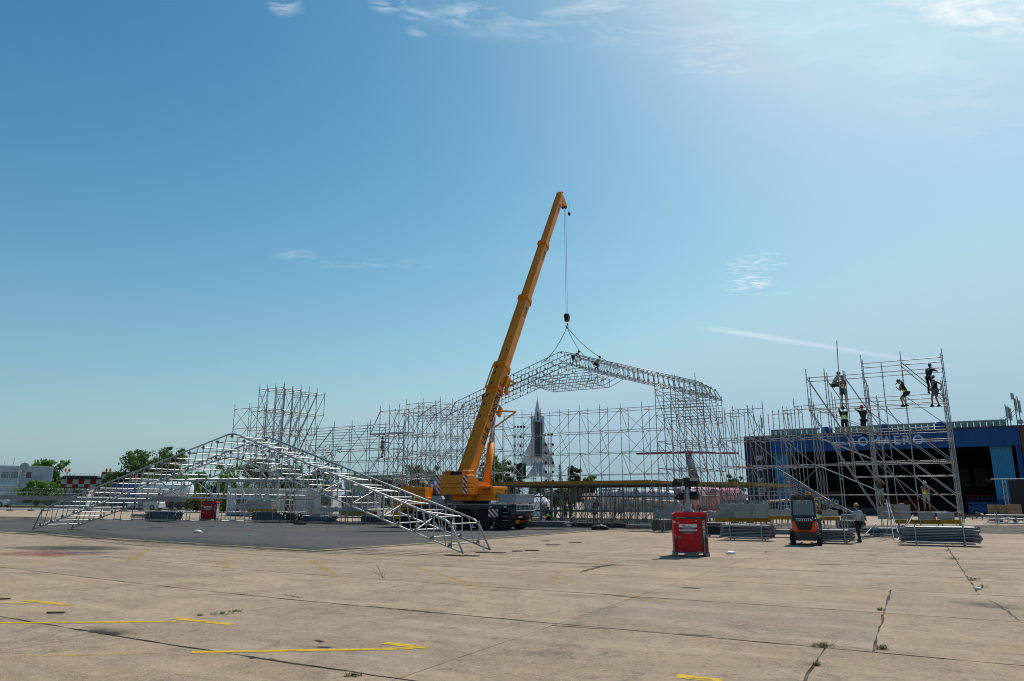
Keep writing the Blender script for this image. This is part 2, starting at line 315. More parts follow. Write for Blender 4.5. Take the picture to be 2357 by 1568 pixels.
# ------------------------------------------------------------------ mesh builder
class MB:
    def __init__(s): s.v = []; s.f = []; s.mi = []; s.cur = 0
    def add(s, vs, fs):
        b = len(s.v); s.v += [Vector(p) for p in vs]; s.f += [tuple(i + b for i in f) for f in fs]; s.mi += [s.cur] * len(fs); return s
    def box(s, c, d, rz=0, m=None):
        x, y, z = d[0] / 2, d[1] / 2, d[2] / 2
        q = [Vector(p) for p in ((-x, -y, -z), (x, -y, -z), (x, y, -z), (-x, y, -z), (-x, -y, z), (x, -y, z), (x, y, z), (-x, y, z))]
        if m is None: m = Matrix.Rotation(rz, 3, 'Z')
        return s.add([m @ p + Vector(c) for p in q], [(0, 3, 2, 1), (4, 5, 6, 7), (0, 1, 5, 4), (1, 2, 6, 5), (2, 3, 7, 6), (3, 0, 4, 7)])
    def bbox(s, a, b): return s.box(((a[0] + b[0]) / 2, (a[1] + b[1]) / 2, (a[2] + b[2]) / 2), (abs(b[0] - a[0]), abs(b[1] - a[1]), abs(b[2] - a[2])))
    def cbox(s, c, d, bev=.03, rz=0):        # box with chamfered upright edges and a chamfered top
        x, y, z = d[0] / 2, d[1] / 2, d[2] / 2; b = min(bev, x * .9, y * .9, z * .9)
        def ring(k, zz):
            X, Y = x - k, y - k; q = b if k == 0 else b
            return [(-X + q, -Y, zz), (X - q, -Y, zz), (X, -Y + q, zz), (X, Y - q, zz), (X - q, Y, zz), (-X + q, Y, zz), (-X, Y - q, zz), (-X, -Y + q, zz)]
        pts = ring(0, -z) + ring(0, z - b) + ring(b * .8, z); m = Matrix.Rotation(rz, 3, 'Z')
        fs = [tuple(range(7, -1, -1)), tuple(range(16, 24))]
        for r in (0, 8):
            for i in range(8): fs.append((r + i, r + (i + 1) % 8, r + 8 + (i + 1) % 8, r + 8 + i))
        return s.add([m @ Vector(p) + Vector(c) for p in pts], fs)
    def tube(s, a, b, r, n=6, r2=None, cap=True):
        a, b = Vector(a), Vector(b); d = b - a
        if d.length < 1e-6: return s
        q = d.to_track_quat('Z', 'Y').to_matrix(); r2 = r if r2 is None else r2
        pts = []
        for p, rr in ((a, r), (b, r2)):
            for i in range(n):
                t = 2 * math.pi * i / n; pts.append(p + q @ Vector((rr * math.cos(t), rr * math.sin(t), 0)))
        fs = [(i, (i + 1) % n, n + (i + 1) % n, n + i) for i in range(n)]
        if cap: fs += [tuple(range(n - 1, -1, -1)), tuple(range(n, 2 * n))]
        return s.add(pts, fs)
    def path(s, pts, r, n=6):
        pts = [Vector(p) for p in pts]; rings = []; k = len(pts)
        for i, p in enumerate(pts):
            d = (pts[min(i + 1, k - 1)] - pts[max(i - 1, 0)]).normalized(); q = d.to_track_quat('Z', 'Y').to_matrix()
            rr = r[i] if isinstance(r, (list, tuple)) else r
            rings.append([p + q @ Vector((rr * math.cos(2 * math.pi * j / n), rr * math.sin(2 * math.pi * j / n), 0)) for j in range(n)])
        vs = [x for g in rings for x in g]; fs = []
        for i in range(k - 1):
            for j in range(n): fs.append((i * n + j, i * n + (j + 1) % n, (i + 1) * n + (j + 1) % n, (i + 1) * n + j))
        fs += [tuple(range(n - 1, -1, -1)), tuple(range((k - 1) * n, k * n))]
        return s.add(vs, fs)
    def lathe(s, prof, n=20, m=None, closed=False):  # profile (r, z) spun round local Z
        m = m or Matrix.Identity(4); vs = []; fs = []; k = len(prof)
        for (r, z) in prof:
            for j in range(n): vs.append(m @ Vector((r * math.cos(2 * math.pi * j / n), r * math.sin(2 * math.pi * j / n), z)))
        for i in range(k - 1):
            for j in range(n): fs.append((i * n + j, i * n + (j + 1) % n, (i + 1) * n + (j + 1) % n, (i + 1) * n + j))
        fs += [tuple(range(n - 1, -1, -1)), tuple(range((k - 1) * n, k * n))]
        return s.add(vs, fs)
    def prism(s, poly, h, m=None):           # polygon in local XY, extruded to z = h
        m = m or Matrix.Identity(4); n = len(poly)
        vs = [m @ Vector((x, y, 0)) for x, y in poly] + [m @ Vector((x, y, h)) for x, y in poly]
        fs = [tuple(range(n - 1, -1, -1)), tuple(range(n, 2 * n))] + [(i, (i + 1) % n, n + (i + 1) % n, n + i) for i in range(n)]
        return s.add(vs, fs)
    def loft(s, rings, caps=True):
        n = len(rings[0]); vs = [p for g in rings for p in g]; fs = []
        for i in range(len(rings) - 1):
            for j in range(n): fs.append((i * n + j, i * n + (j + 1) % n, (i + 1) * n + (j + 1) % n, (i + 1) * n + j))
        if caps: fs += [tuple(range(n - 1, -1, -1)), tuple(range((len(rings) - 1) * n, len(rings) * n))]
        return s.add(vs, fs)
    def quad(s, a, b, c, d): return s.add([a, b, c, d], [(0, 1, 2, 3)])
    def mesh(s, name, mat, smooth=False, xf=None):
        me = bpy.data.meshes.new(name)
        vs = [xf @ p for p in s.v] if xf else s.v
        me.from_pydata([tuple(p) for p in vs], [], s.f)
        for m_ in (mat if isinstance(mat, (list, tuple)) else [mat]): me.materials.append(M[m_] if isinstance(m_, str) else m_)
        if isinstance(mat, (list, tuple)): me.polygons.foreach_set('material_index', s.mi)
        if smooth: me.polygons.foreach_set('use_smooth', [True] * len(me.polygons))
        me.update(); return me
    def build(s, name, mat, parent=None, smooth=False, loc=None, rz=0, xf=None, fix=False):
        me = s.mesh(name, mat, smooth, xf)
        if fix:
            bm = bmesh.new(); bm.from_mesh(me); bmesh.ops.recalc_face_normals(bm, faces=bm.faces); bm.to_mesh(me); bm.free()
        o = bpy.data.objects.new(name, me); COL.objects.link(o)
        if parent: o.parent = parent
        if loc is not None: o.location = loc
        o.rotation_euler = (0, 0, rz)
        return o
def tag(o, label=None, cat=None, group=None, kind=None):
    if label: o['label'] = label
    if cat: o['category'] = cat
    if group: o['group'] = group
    if kind: o['kind'] = kind
    return o
def empty(name, loc, rz=0, label=None, cat=None, group=None):
    o = bpy.data.objects.new(name, None); COL.objects.link(o); o.location = loc; o.rotation_euler = (0, 0, rz); o.empty_display_size = .3
    return tag(o, label, cat, group)
def copy_tree(o, parent=None):
    c = o.copy(); COL.objects.link(c); c.parent = parent
    for ch in o.children: copy_tree(ch, c)
    return c
_tube = {}
def tube_mesh(mat, n=6):
    k = (mat, n)
    if k not in _tube: _tube[k] = MB().tube((0, 0, 0), (0, 0, 1), 1.0, n).mesh('tube', mat, True)
    return _tube[k]
def tube(name, a, b, r, mat, parent, org=Vector((0, 0, 0)), n=6):
    a, b = Vector(a), Vector(b); d = b - a
    o = bpy.data.objects.new(name, tube_mesh(mat, n)); COL.objects.link(o); o.parent = parent
    o.location = a - org; o.rotation_mode = 'QUATERNION'; o.rotation_quaternion = d.to_track_quat('Z', 'Y'); o.scale = (r, r, d.length)
    return o
def text(name, s, size, mat, parent, m, ext=.004, align='CENTER', bold=.0, shear=0, sx=1.0, spacing=1.0):
    cu = bpy.data.curves.new(name, 'FONT'); cu.body = s; cu.size = size; cu.extrude = ext; cu.align_x = align; cu.align_y = 'CENTER'; cu.offset = bold; cu.shear = shear; cu.resolution_u = 3; cu.space_character = spacing
    tmp = bpy.data.objects.new('tmp', cu)
    me = bpy.data.meshes.new_from_object(tmp); bpy.data.objects.remove(tmp); bpy.data.curves.remove(cu)
    me.materials.clear(); me.materials.append(M[mat])
    o = bpy.data.objects.new(name, me); COL.objects.link(o); o.parent = parent; o.matrix_local = m @ Matrix.Diagonal((sx, 1, 1, 1)); return o
def frame(o, x, y, z):                       # 4x4 with given axes
    m = Matrix((x, y, z)).transposed().to_4x4(); m.translation = Vector(o); return m
# ================================================================== GROUND
CUTS = [-9, -8, -7, -6, -5, -4, -3]
def sheet(poly, dz, thick=0.0):
    bm = bmesh.new(); bm.faces.new([bm.verts.new((x, y, 0)) for x, y in poly]); 
    if sum(poly[i][0] * poly[(i + 1) % len(poly)][1] - poly[(i + 1) % len(poly)][0] * poly[i][1] for i in range(len(poly))) < 0: bmesh.ops.reverse_faces(bm, faces=bm.faces)
    xs = [p[0] for p in poly]
    for c in CUTS + [-96]:
        if min(xs) < c < max(xs): bmesh.ops.bisect_plane(bm, geom=bm.verts[:] + bm.edges[:] + bm.faces[:], plane_co=(c, 0, 0), plane_no=(1, 0, 0))
    if thick:
        top = bm.faces[:]; r = bmesh.ops.extrude_face_region(bm, geom=top)
        for v in r['geom']:
            if isinstance(v, bmesh.types.BMVert): v.co.z -= thick
        bmesh.ops.recalc_face_normals(bm, faces=bm.faces)
    for v in bm.verts: v.co.z += gz(v.co.x) + dz
    return bm
def sheet_obj(name, poly, dz, mat, parent=None, thick=0.0):
    bm = sheet(poly, dz, thick); me = bpy.data.meshes.new(name); bm.to_mesh(me); bm.free(); me.materials.append(M[mat])
    o = bpy.data.objects.new(name, me); COL.objects.link(o); o.parent = parent; return o
ground = tag(sheet_obj('ground', [(-900, -40), (900, -40), (900, 1500), (-900, 1500)], -.034, 'far_ground'), kind='structure')
apron = tag(sheet_obj('concrete_apron', [(-40, -2), (42, -2), (60, 60), (-60, 60)], -.022, 'joint_filler'), kind='structure')
def uv(u, v): return (U.x * u + V.x * v, U.y * u + V.y * v)
v_lines = [6.86 - 3.9 * 3, 6.86 - 3.9 * 2, 6.86 - 3.9, 6.86, 11.0] + [11.0 + 3.8 * k for k in range(1, 12)]
def jag(a, b, step=.32, amp=.011):
    L = math.dist(a, b); n = max(1, int(L / step)); out = []
    for i in range(n):
        t = i / n; j = 0 if i == 0 else random.gauss(0, amp); k = 0 if i == 0 else random.gauss(0, amp)
        out.append((a[0] + (b[0] - a[0]) * t + j, a[1] + (b[1] - a[1]) * t + k))
    return out
GAP = .022
for r in range(len(v_lines) - 1):
    v0, v1 = v_lines[r], v_lines[r + 1]
    mid_ = -1.28 if v1 < 11.5 else (-.7 if v1 < 19 else .95)
    cols = [-5.25 - 5.4 * k for k in range(9, -1, -1)] + [mid_ + 5.3 * k for k in range(0, 9)]
    for c in range(len(cols) - 1):
        u0, u1 = cols[c], cols[c + 1]
        cx, cy = uv((u0 + u1) / 2, (v0 + v1) / 2)
        if cy < 1.5 or cy > 52 or abs(cx) > .74 * cy + 5.5: continue
        ga, gb = (.014 if abs(u0 - mid_) < .01 else .006), (.014 if abs(u1 - mid_) < .01 else .006)
        q = [uv(u0 + ga, v0 + GAP), uv(u1 - gb, v0 + GAP), uv(u1 - gb, v1 - GAP), uv(u0 + ga, v1 - GAP)]
        poly = jag(q[0], q[1]) + jag(q[1], q[2], .32, .013 if gb > .01 else .005) + jag(q[2], q[3]) + jag(q[3], q[0], .32, .013 if ga > .01 else .005)
        sheet_obj('slab', poly, 0.0, 'concrete', apron, .03)
g2 = lambda px, py: G(px, py)[:2]
K = g2(720, 1268); Lp = g2(0, 1225); Rp = g2(1550, 1208); F1 = g2(0, 1197); F2 = g2(850, 1203)
def ext(a, b, t): return (a[0] + (b[0] - a[0]) * t, a[1] + (b[1] - a[1]) * t)
def jl(a, b, n, s=.07): return [(ext(a, b, i / n)[0] + random.gauss(0, s), ext(a, b, i / n)[1] + random.gauss(0, s)) for i in range(n)]
asphalt_poly = jl(ext(K, Lp, 1.9), K, 60) + jl(K, ext(K, Rp, 1.25), 60) + [ext(K, Rp, 1.25), (14, 74)] + jl(F2, ext(F2, F1, 1.25), 40, .15) + [ext(F2, F1, 1.25)]
road = tag(sheet_obj('asphalt_road', asphalt_poly, .008, 'asphalt'), kind='structure')
# raised, crumbling concrete lip along the asphalt
def strip(pts, w, side=0):
    out = []; 
    for i, p in enumerate(pts):
        a = pts[max(0, i - 1)]; b = pts[min(len(pts) - 1, i + 1)]; d = math.dist(a, b); nx, ny = -(b[1] - a[1]) / d, (b[0] - a[0]) / d
        out.append((p[0] + nx * w * (.5 + side), p[1] + ny * w * (.5 + side)))
    for i in range(len(pts) - 1, -1, -1):
        p = pts[i]; a = pts[max(0, i - 1)]; b = pts[min(len(pts) - 1, i + 1)]; d = math.dist(a, b); nx, ny = -(b[1] - a[1]) / d, (b[0] - a[0]) / d
        out.append((p[0] - nx * w * (.5 - side), p[1] - ny * w * (.5 - side)))
    return out
def line(a, b, w, mat='line_yellow', dz=.005, parent=None, name='painted_arrow'):
    a, b = g2(*a), g2(*b); pts = [ext(a, b, t / 6) for t in range(7)]; w = w * (1.35 if parent is None else 1)
    pts = [pts[0]] + [(p[0] + random.gauss(0, .006), p[1] + random.gauss(0, .006)) for p in pts[1:-1]] + [pts[-1]]
    return sheet_obj(name, strip(pts, w), dz, mat, parent or apron)
kerb_pts = [ext(K, Lp, 1.9), K, ext(K, Rp, 1.1)]
def jline(a, b, n): return [(ext(a, b, i / n)[0] + random.gauss(0, .03), ext(a, b, i / n)[1] + random.gauss(0, .03)) for i in range(n)]
kl = jline(kerb_pts[0], kerb_pts[1], 24) + jline(kerb_pts[1], kerb_pts[2], 24)
sheet_obj('kerb_strip', strip(kl, .34), .014, 'kerb_stone', road)
sheet_obj('crumbled_edge', strip(kl, .30, -1.1), .010, 'joint_filler', road); sheet_obj('crumbled_edge', strip(kl, .16, 1.7), .0125, 'joint_filler', road)
line((0, 1204.7), (575, 1218.5), .14, 'line_cream', .0125, road, 'lane_line'); line((575, 1218.5), (900, 1221), .14, 'line_cream', .0125, road, 'lane_line')
sheet_obj('lane_line', strip([ext(K, Lp, t * .2) for t in range(10)], .13, 5.5), .0125, 'line_cream', road)
for a, b, w in [((0, 1388.5), (62, 1388), .10), ((60, 1382.5), (160, 1393), .13), ((-60, 1435), (405, 1431), .10), ((400, 1424), (535, 1438), .12), ((440, 1502), (950, 1493.5), .10), ((885, 1481), (985, 1492), .12)]: line(a, b, w)
for a, b, w in [((30, 1512), (380, 1503.5), .08), ((342, 1263.5), (295, 1294.5), .14), ((262, 1292.5), (317, 1296), .12), ((520, 1287), (521, 1310.5), .16), ((507, 1311.5), (537, 1312.5), .12), ((717, 1290.5), (780, 1329.5), .14),
                ((740, 1328), (812, 1333), .13), ((945, 1301), (1105, 1352), .12), ((1065, 1353), (1150, 1358), .12), ((1558, 1557), (1663, 1568), .13), ((2001, 1414.5), (2096, 1416), .08)]:
    line(a, b, w, 'line_yellow' if a == (1558, 1557) else 'line_yellow_faded')
for a, b, w in [((1261, 1327), (1338, 1342), .12), ((1431, 1379.5), (1536, 1385.5), .10), ((1430, 1366), (1470, 1373), .1), ((2156, 1342), (2278, 1338.5), .08), ((715, 1278), (1178, 1283), .08), ((945, 1300), (1190, 1299), .08), ((2290, 1332), (2400, 1334), .08), ((1130, 1296), (1300, 1301), .06), ((1900, 1352), (2040, 1362), .05)]:
    line(a, b, w, 'line_yellow_faded')
for a, b, w, m_ in [((-10, 1306), (80, 1309.5), .16, 'line_green'), ((-10, 1322), (70, 1325), .12, 'line_pale'), ((75, 1328), (150, 1329.5), .12, 'line_pale'), ((-10, 1313), (45, 1314), .1, 'line_pale'), ((275, 1314), (305, 1312.5), .14, 'line_white')]: line(a, b, w, m_)
def smudge(px, py, rx, ry, mat, rot=0, dz=.006):
    c = G(px, py); mb = MB(); n = 28; mb.add([(math.cos(2 * math.pi * i / n), math.sin(2 * math.pi * i / n), 0) for i in range(n)], [tuple(range(n))])
    o = mb.build('paint_stain', mat, apron); o.location = (c.x, c.y, c.z + dz)
    o.rotation_euler = (0, math.atan(.02) if c.x < -9 else 0, R(rot)); o.scale = (rx, ry, 1)
smudge(165, 1262, 2.3, 1.5, 'stain_green'); smudge(125, 1274, 1.9, 1.3, 'stain_red', 0, .007); smudge(187, 1272, 1.2, .5, 'stain_blue', 20, .008); smudge(60, 1278, 2.4, .5, 'stain_orange', -10, .005)
smudge(245, 1452, .75, .22, 'stain_dark', -30); smudge(1900, 1299, 1.0, .18, 'stain_dark', 0); smudge(1385, 1304, 1.4, .25, 'stain_dark', 20); smudge(1590, 1354, .45, .16, 'stain_dark'); smudge(735, 1475.5, .12, .05, 'stain_dark', -30, .005); smudge(745, 1490.5, .16, .06, 'stain_dark', 0, .005)
smudge(1730, 1238, 2.4, .35, 'stain_dark', 5); smudge(2030, 1328, 1.1, .18, 'stain_white', -8);  smudge(2290, 1395, .5, .9, 'stain_dark', 40); smudge(1300, 1296, 2.2, .35, 'stain_dark', -25); 
# crumbled cracks and spalls along the joints
for pts, w0 in ([(1335, 1318), (1375, 1306), (1420, 1298)], .22), ([(850, 1396), (900, 1401), (960, 1407), (1020, 1413)], .10), ([(205, 1451), (235, 1456), (275, 1462)], .22), ([(640, 1368), (700, 1377)], .06), ([(1405, 1371), (1460, 1376), (1500, 1378)], .08), ([(2270, 1380), (2310, 1400), (2350, 1430)], .05), ([(1270, 1440), (1400, 1449)], .07), ([(560, 1510), (640, 1522), (720, 1535)], .06), ([(1560, 1459), (1640, 1465)], .06):
    q = [g2(*p) for p in pts]; out = []
    for i in range(len(q) - 1):
        for k in range(8): p = ext(q[i], q[i + 1], k / 8); out.append((p[0] + random.gauss(0, .02), p[1] + random.gauss(0, .02)))
    out.append(q[-1]); L_, R_s = [], []
    for i, p in enumerate(out):
        a_ = out[max(0, i - 1)]; b_ = out[min(len(out) - 1, i + 1)]; d_ = max(1e-3, math.dist(a_, b_)); nx, ny = -(b_[1] - a_[1]) / d_, (b_[0] - a_[0]) / d_; tp_e = math.sin(math.pi * (i + .4) / len(out)) ** .5
        L_.append((p[0] + nx * w0 * tp_e * random.uniform(.2, .6), p[1] + ny * w0 * tp_e * random.uniform(.2, .6))); R_s.append((p[0] - nx * w0 * tp_e * random.uniform(.2, .6), p[1] - ny * w0 * tp_e * random.uniform(.2, .6)))
    mb = MB()
    for i in range(len(out) - 1): mb.add([(*L_[i], gz(L_[i][0]) + .0055), (*R_s[i], gz(R_s[i][0]) + .0055), (*R_s[i + 1], gz(R_s[i + 1][0]) + .0055), (*L_[i + 1], gz(L_[i + 1][0]) + .0055)], [(0, 1, 2, 3)])
    mb.build('crack', 'crack_dirt', apron)
# tyre marks and tar patches
def mark(pts, w, mat, name, dz=.0045):
    q = [Vector((*g2(*p), 0)) for p in pts]; out = []
    for i in range(len(q) - 1):
        p0, p1, p2, p3 = q[max(0, i - 1)], q[i], q[i + 1], q[min(len(q) - 1, i + 2)]
        for k in range(10):
            t_ = k / 10; out.append(.5 * ((2 * p1) + (p2 - p0) * t_ + (2 * p0 - 5 * p1 + 4 * p2 - p3) * t_ ** 2 + (3 * p1 - p0 - 3 * p2 + p3) * t_ ** 3))
    out.append(q[-1]); mb = MB()
    for s_ in ((-.85, .85) if name == 'tyre_mark' else (0,)):
        pr = None
        for i, p in enumerate(out):
            d_ = (out[min(i + 1, len(out) - 1)] - out[max(0, i - 1)]).normalized(); n_ = Vector((-d_.y, d_.x, 0)); a_, b_ = p + n_ * (s_ - w / 2), p + n_ * (s_ + w / 2); a_.z = gz(a_.x) + dz; b_.z = gz(b_.x) + dz
            if pr: mb.add([pr[0], a_, b_, pr[1]], [(0, 1, 2, 3)])
            pr = (a_, b_)
    mb.build(name, mat, apron)
mark([(728, 1474), (742, 1479)], .07, 'tar', 'tar_patch', .0062); mark([(732, 1490), (760, 1491)], .06, 'tar', 'tar_patch', .0062); mark([(1880, 1299), (1935, 1301)], .16, 'tar', 'tar_patch', .0062); mark([(1570, 1353), (1610, 1355)], .16, 'tar', 'tar_patch', .0062)
# ground behind the fence on the left: verge and service road
tag(sheet_obj('grass_verge', [(-130, 74), (-26, 98), (-22, 200), (-130, 200)], .004, 'grass'), kind='structure')
tag(sheet_obj('service_road', [(-130, 66), (-40, 84), (-30, 90), (-32, 100), (-45, 93), (-130, 76)], .012, 'road_grey'), kind='structure')

# ================================================================== SCAFFOLDS
RT = .0265
class Scaf:
    """tubes of one scaffold, in metres along U and V from its origin"""
    def __init__(s, name, org, label, cat='scaffold'):
        s.org = Vector((org[0], org[1], 0)); s.o = empty(name, s.org, 0, label, cat); s.t = {}; s.posts = {}; s.tape = MB(); s.clamp = MB()
    def W(s, u, v, z): return s.org + U * u + V * v + Z * z
    def t_(s, kind, a, b, r=RT, mat='galvanised', tape=.5):
        s.t.setdefault(kind, []).append((Vector(a), Vector(b), r, mat))
        if tape and random.random() < tape * .62:
            d = (b - a); L = d.length; e = d / L
            for f in ((.12, .86) if random.random() < .4 else (random.choice((.1, .5, .86)),)):
                c = a + d * f; h = random.uniform(.04, .075); s.tape.tube(c - e * h, c + e * h, r * 1.18, 6, cap=False)
    def post(s, i, u, v, z0, z1, r=RT):
        s.posts[i] = (u, v, z0, z1); a, b = s.W(u, v, z0), s.W(u, v, z1); s.t_('standard', a, b, r, tape=.9)
        z = .5
        while z < z1 - .05:
            if z > z0: s.clamp.tube(s.W(u, v, z - .012), s.W(u, v, z + .012), .058, 6)
            z += .5
    def link(s, i, j, z, kind='ledger', tape=.6):
        if i not in s.posts or j not in s.posts: return
        a, b = s.posts[i], s.posts[j]
        if min(a[3], b[3]) + .02 < z or max(a[2], b[2]) - .02 > z: return
        s.t_(kind, s.W(a[0], a[1], z), s.W(b[0], b[1], z), RT * .95, tape=tape)
    def brace(s, i, j, z0, z1, tape=.7):
        if i not in s.posts or j not in s.posts: return
        a, b = s.posts[i], s.posts[j]
        if a[2] - .3 > z0 or b[3] + .1 < z1 or a[3] + .1 < z0 or b[2] - .3 > z1: return
        off = V * -.05; z0 += random.uniform(-.05, .05); z1 += random.uniform(-.06, .04)
        s.t_('brace', s.W(a[0], a[1], z0) + off, s.W(b[0], b[1], z1) + off, RT * .9, tape=tape)
    def finish(s):
        for kind, L in s.t.items():
            L.sort(key=lambda q: -(q[1] - q[0]).length * q[2])
            for (a, b, r, m_) in L[:290]: tube(kind, a, b, r, m_, s.o, s.org)
            if L[290:]:
                mb = MB()
                for (a, b, r, m_) in L[290:]: mb.tube(a - s.org, b - s.org, r, 5)
                tag(mb.build(kind, 'galvanised', s.o, True), kind='stuff')
        if s.tape.v: tag(s.tape.build('tape_band', 'red_tape', s.o, True, -s.org), kind='stuff')
        if s.clamp.v: tag(s.clamp.build('rosette', 'dark_galvanised', s.o, False, -s.org), kind='stuff')
        return s.o
def grid(name, org, us, vs, lifts, label, top=None, base=None, bu=lambda i, j, k: (i + k) % 2 == 0, bv=lambda i, j, k: (j + k) % 2 == 0, over=.5, extra=None, skip=None, bdir=1, tape=.5, foot=True):
    s = Scaf(name, org, label)
    for i, u in enumerate(us):
        for j, v in enumerate(vs):
            if skip and skip(i, j): continue
            z1 = (top(i, j) if top else lifts[-1]) + over * random.choice((.6, 1, 1, 1.1)); w = s.W(u, v, 0); z0 = base(i, j) if base else gz(w.x) + .02
            s.post((i, j), u, v, z0, z1)
            if foot and not base:
                s.t_('base_plate', s.W(u, v, z0 - .01), s.W(u, v, z0 + .02), .09, 'dark_galvanised', 0)
    for k, z in enumerate(lifts):
        for i in range(len(us)):
            for j in range(len(vs)):
                s.link((i, j), (i + 1, j), z, tape=tape); s.link((i, j), (i, j + 1), z, 'transom', tape=tape)
                if k + 1 < len(lifts):
                    z2 = lifts[k + 1]
                    if bu(i, j, k): s.brace(*(((i, j), (i + 1, j)) if bdir > 0 else ((i + 1, j), (i, j))), z, z2)
                    if bv(i, j, k): s.brace((i, j + 1), (i, j), z, z2)
    if extra: extra(s)
    return s
A = [.3, 2.3, 4.3, 6.3, 8.3, 10.3, 12.3]
B207 = lambda n, st=0.0: [st + 2.07 * k for k in range(n)]
B104 = lambda n, st=0.0: [st + 1.04 * k for k in range(n)]
def plank(s, u0, u1, v0, v1, z, name='deck_board', mat='aluminium', n=1):
    for k in range(n):
        va = v0 + (v1 - v0) * k / n; vb = v0 + (v1 - v0) * (k + 1) / n - .02
        mb = MB(); q = [s.W(u0, va, z), s.W(u1, va, z), s.W(u1, vb, z), s.W(u0, vb, z)]; q2 = [p + Z * .06 for p in q]
        mb.add(q + q2, [(3, 2, 1, 0), (4, 5, 6, 7), (0, 1, 5, 4), (1, 2, 6, 5), (2, 3, 7, 6), (3, 0, 4, 7)]); mb.build(name, mat, s.o, False, -s.org)

# --- right tower (workers climb it): front rows lean out to the left in steps, rear rows stand square
Bz = [1.3, 3.3, 5.3, 7.3, 9.3]
O1 = P(1856, 870, 43.2)
def base1(i, j):
    if j >= 2: return .02
    return max(.02 if i < 5 else .74, 7.3 - 2.0 * i)
def top1(i, j):
    if j == 0: return [9.3, 9.3, 9.3, 9.9, 9.3, 9.9, 9.3, 9.9][i]
    return [9.3, 9.3, 9.3, 9.9, 8.6, 9.9, 9.9, 9.9][i] if j == 1 else (8.3 if i < 3 else 8.9)
def extra1(s):
    for j in (0, 1):
        for i in range(7):
            for k, z in enumerate(Bz[:-1]):
                if i + k >= 3 and (i, j) in s.posts and (i + 1, j) in s.posts: pass
        # stepped left edge and its parallel raking tubes
        for i in range(0, 3):
            if (i + 1, j) not in s.posts or (i, j) not in s.posts: continue
            z = 7.3 - 2 * i; a = s.posts[(i, j)]; b = s.posts[(i + 1, j)]
            s.t_('raker', s.W(a[0], a[1], z), s.W(b[0], b[1], z - 2), RT); s.t_('raker', s.W(a[0], a[1], z + 2), s.W(b[0], b[1], z), RT)
        for i in range(1, 7):
            for z in ((9.3, 7.3), (7.3, 5.3), (5.3, 3.3), (3.3, 1.3)):
                i2 = i + 1 if (i + 1, j) in s.posts else i + 2
                if (i, j) not in s.posts or (i2, j) not in s.posts: continue
                a = s.posts[(i, j)]; b = s.posts[(i2, j)]
                if z[1] < 7.3 - 2 * (i + 1) or (i + int(z[0])) % 3 == 0 or (z[0] > 9 and i > 2): continue
                s.t_('raker', s.W(a[0], a[1], z[0]), s.W(b[0], b[1], z[1]), RT * .95)
        for i in (3, 5):
            a = s.posts[(i, j)]; b = s.posts[(i + 2, j)]; s.t_('ledger', s.W(a[0], a[1], 9.9), s.W(b[0], b[1], 9.9), RT * .95)
        a = s.posts[(5, j)]; b = s.posts[(7, j)]; s.t_('raker', s.W(a[0], a[1], 9.8), s.W(b[0], b[1], 7.4), RT)
    for (px, py, Yb, px2, py2, Y2) in [(2058, 1244, 34.2, 2040, 1150, 36), (2072, 1240, 34.5, 2046, 1160, 36.5), (2040, 1232, 35.5, 2046, 1178, 36.2), (1990, 1232, 35.5, 2016, 1206, 36), (2085, 1215, 36.5, 2102, 1186, 37), (2066, 1245, 33.6, 2090, 1196, 36.5)]:
        a, b = P(px, py, Yb), P(px2, py2, Y2); a.z = max(a.z, .03); s.t_('prop', a, b, RT)
s1 = grid('scaffold_tower', (O1.x, O1.y), B104(8), [0, 1.57, 3.6, 5.7], Bz, 'tall galvanised scaffold tower with stepped left edge and workers climbing it', top=top1, base=base1,
          bu=lambda i, j, k: False, bv=lambda i, j, k: i in (3, 7) and j == 2, extra=extra1, bdir=-1, tape=.7, skip=lambda i, j: (j >= 2 and i not in (1, 3, 5, 7)) or (j == 1 and i in (4, 6)) or (j == 0 and i == 6))
for j in (2, 3):
    for i in (1, 3, 5):
        for z in (2.3, 4.3, 6.3, 8.3): s1.link((i, j), (i + 2, j), z)
    for i in (3, 5):
        for z in ((.3, 2.3, 4.3, 6.3) if j == 2 else (2.3, 4.3)): s1.brace((i + 2, j), (i, j), z, z + 2)
for j in (0, 1):
    for i in range(0, 6):
        if (i + 1, j) not in s1.posts:
            for z in Bz: s1.link((i, j), (i + 2, j), z)
for i in range(8):
    for j in range(3):
        for z in (2.3, 6.3): s1.link((i, j), (i, j + 1), z, 'transom')
a = P(1935, 935, 42); b = P(1926, 784, 42); s1.t_('standard', a, b, RT)
s1.finish()
O1v = O1
# --- lower scaffold between the tower and the stage
O2 = P(1652, 940, 51.5)
s2 = grid('scaffold_wing', (O2.x, O2.y), B104(7), [0, 2.07, 4.14, 6.2], A[:5], 'long low scaffold wing between the stage and the right tower', top=lambda i, j: 8.3 if (i + j) % 4 else 7.6,
          bu=lambda i, j, k: j in (0, 3) and (i + 2 * k) % 4 == 0, bv=lambda i, j, k: i % 2 == 0, bdir=-1, skip=lambda i, j: (i % 2 == 1 and j == 3))
for i in (0, 2, 4): s2.brace((i + 2, 0), (i, 0), 4.3, 6.3); s2.brace((i, 1), (i + 2, 1), 2.3, 4.3)
for j_, dv_ in ((0, 0), (1, 2.07)):
    for z_ in (2.3, 4.3, 6.3, 8.3):
        a_ = s2.W(6.24, dv_, z_); s2.t_('ledger', a_, a_ + U * 4.1); s2.t_('ledger', a_ + U * 4.1, a_ + U * 8.0)
    for z_ in (2.3, 4.3, 6.3): s2.t_('brace', s2.W(6.24, dv_, z_ + 2), s2.W(6.24, dv_, z_) + U * 4.1)
    for f_ in (4.1, 8.0): s2.post((90 + int(f_), j_), 6.24 + f_, dv_, .02, 8.7)
s2.finish()
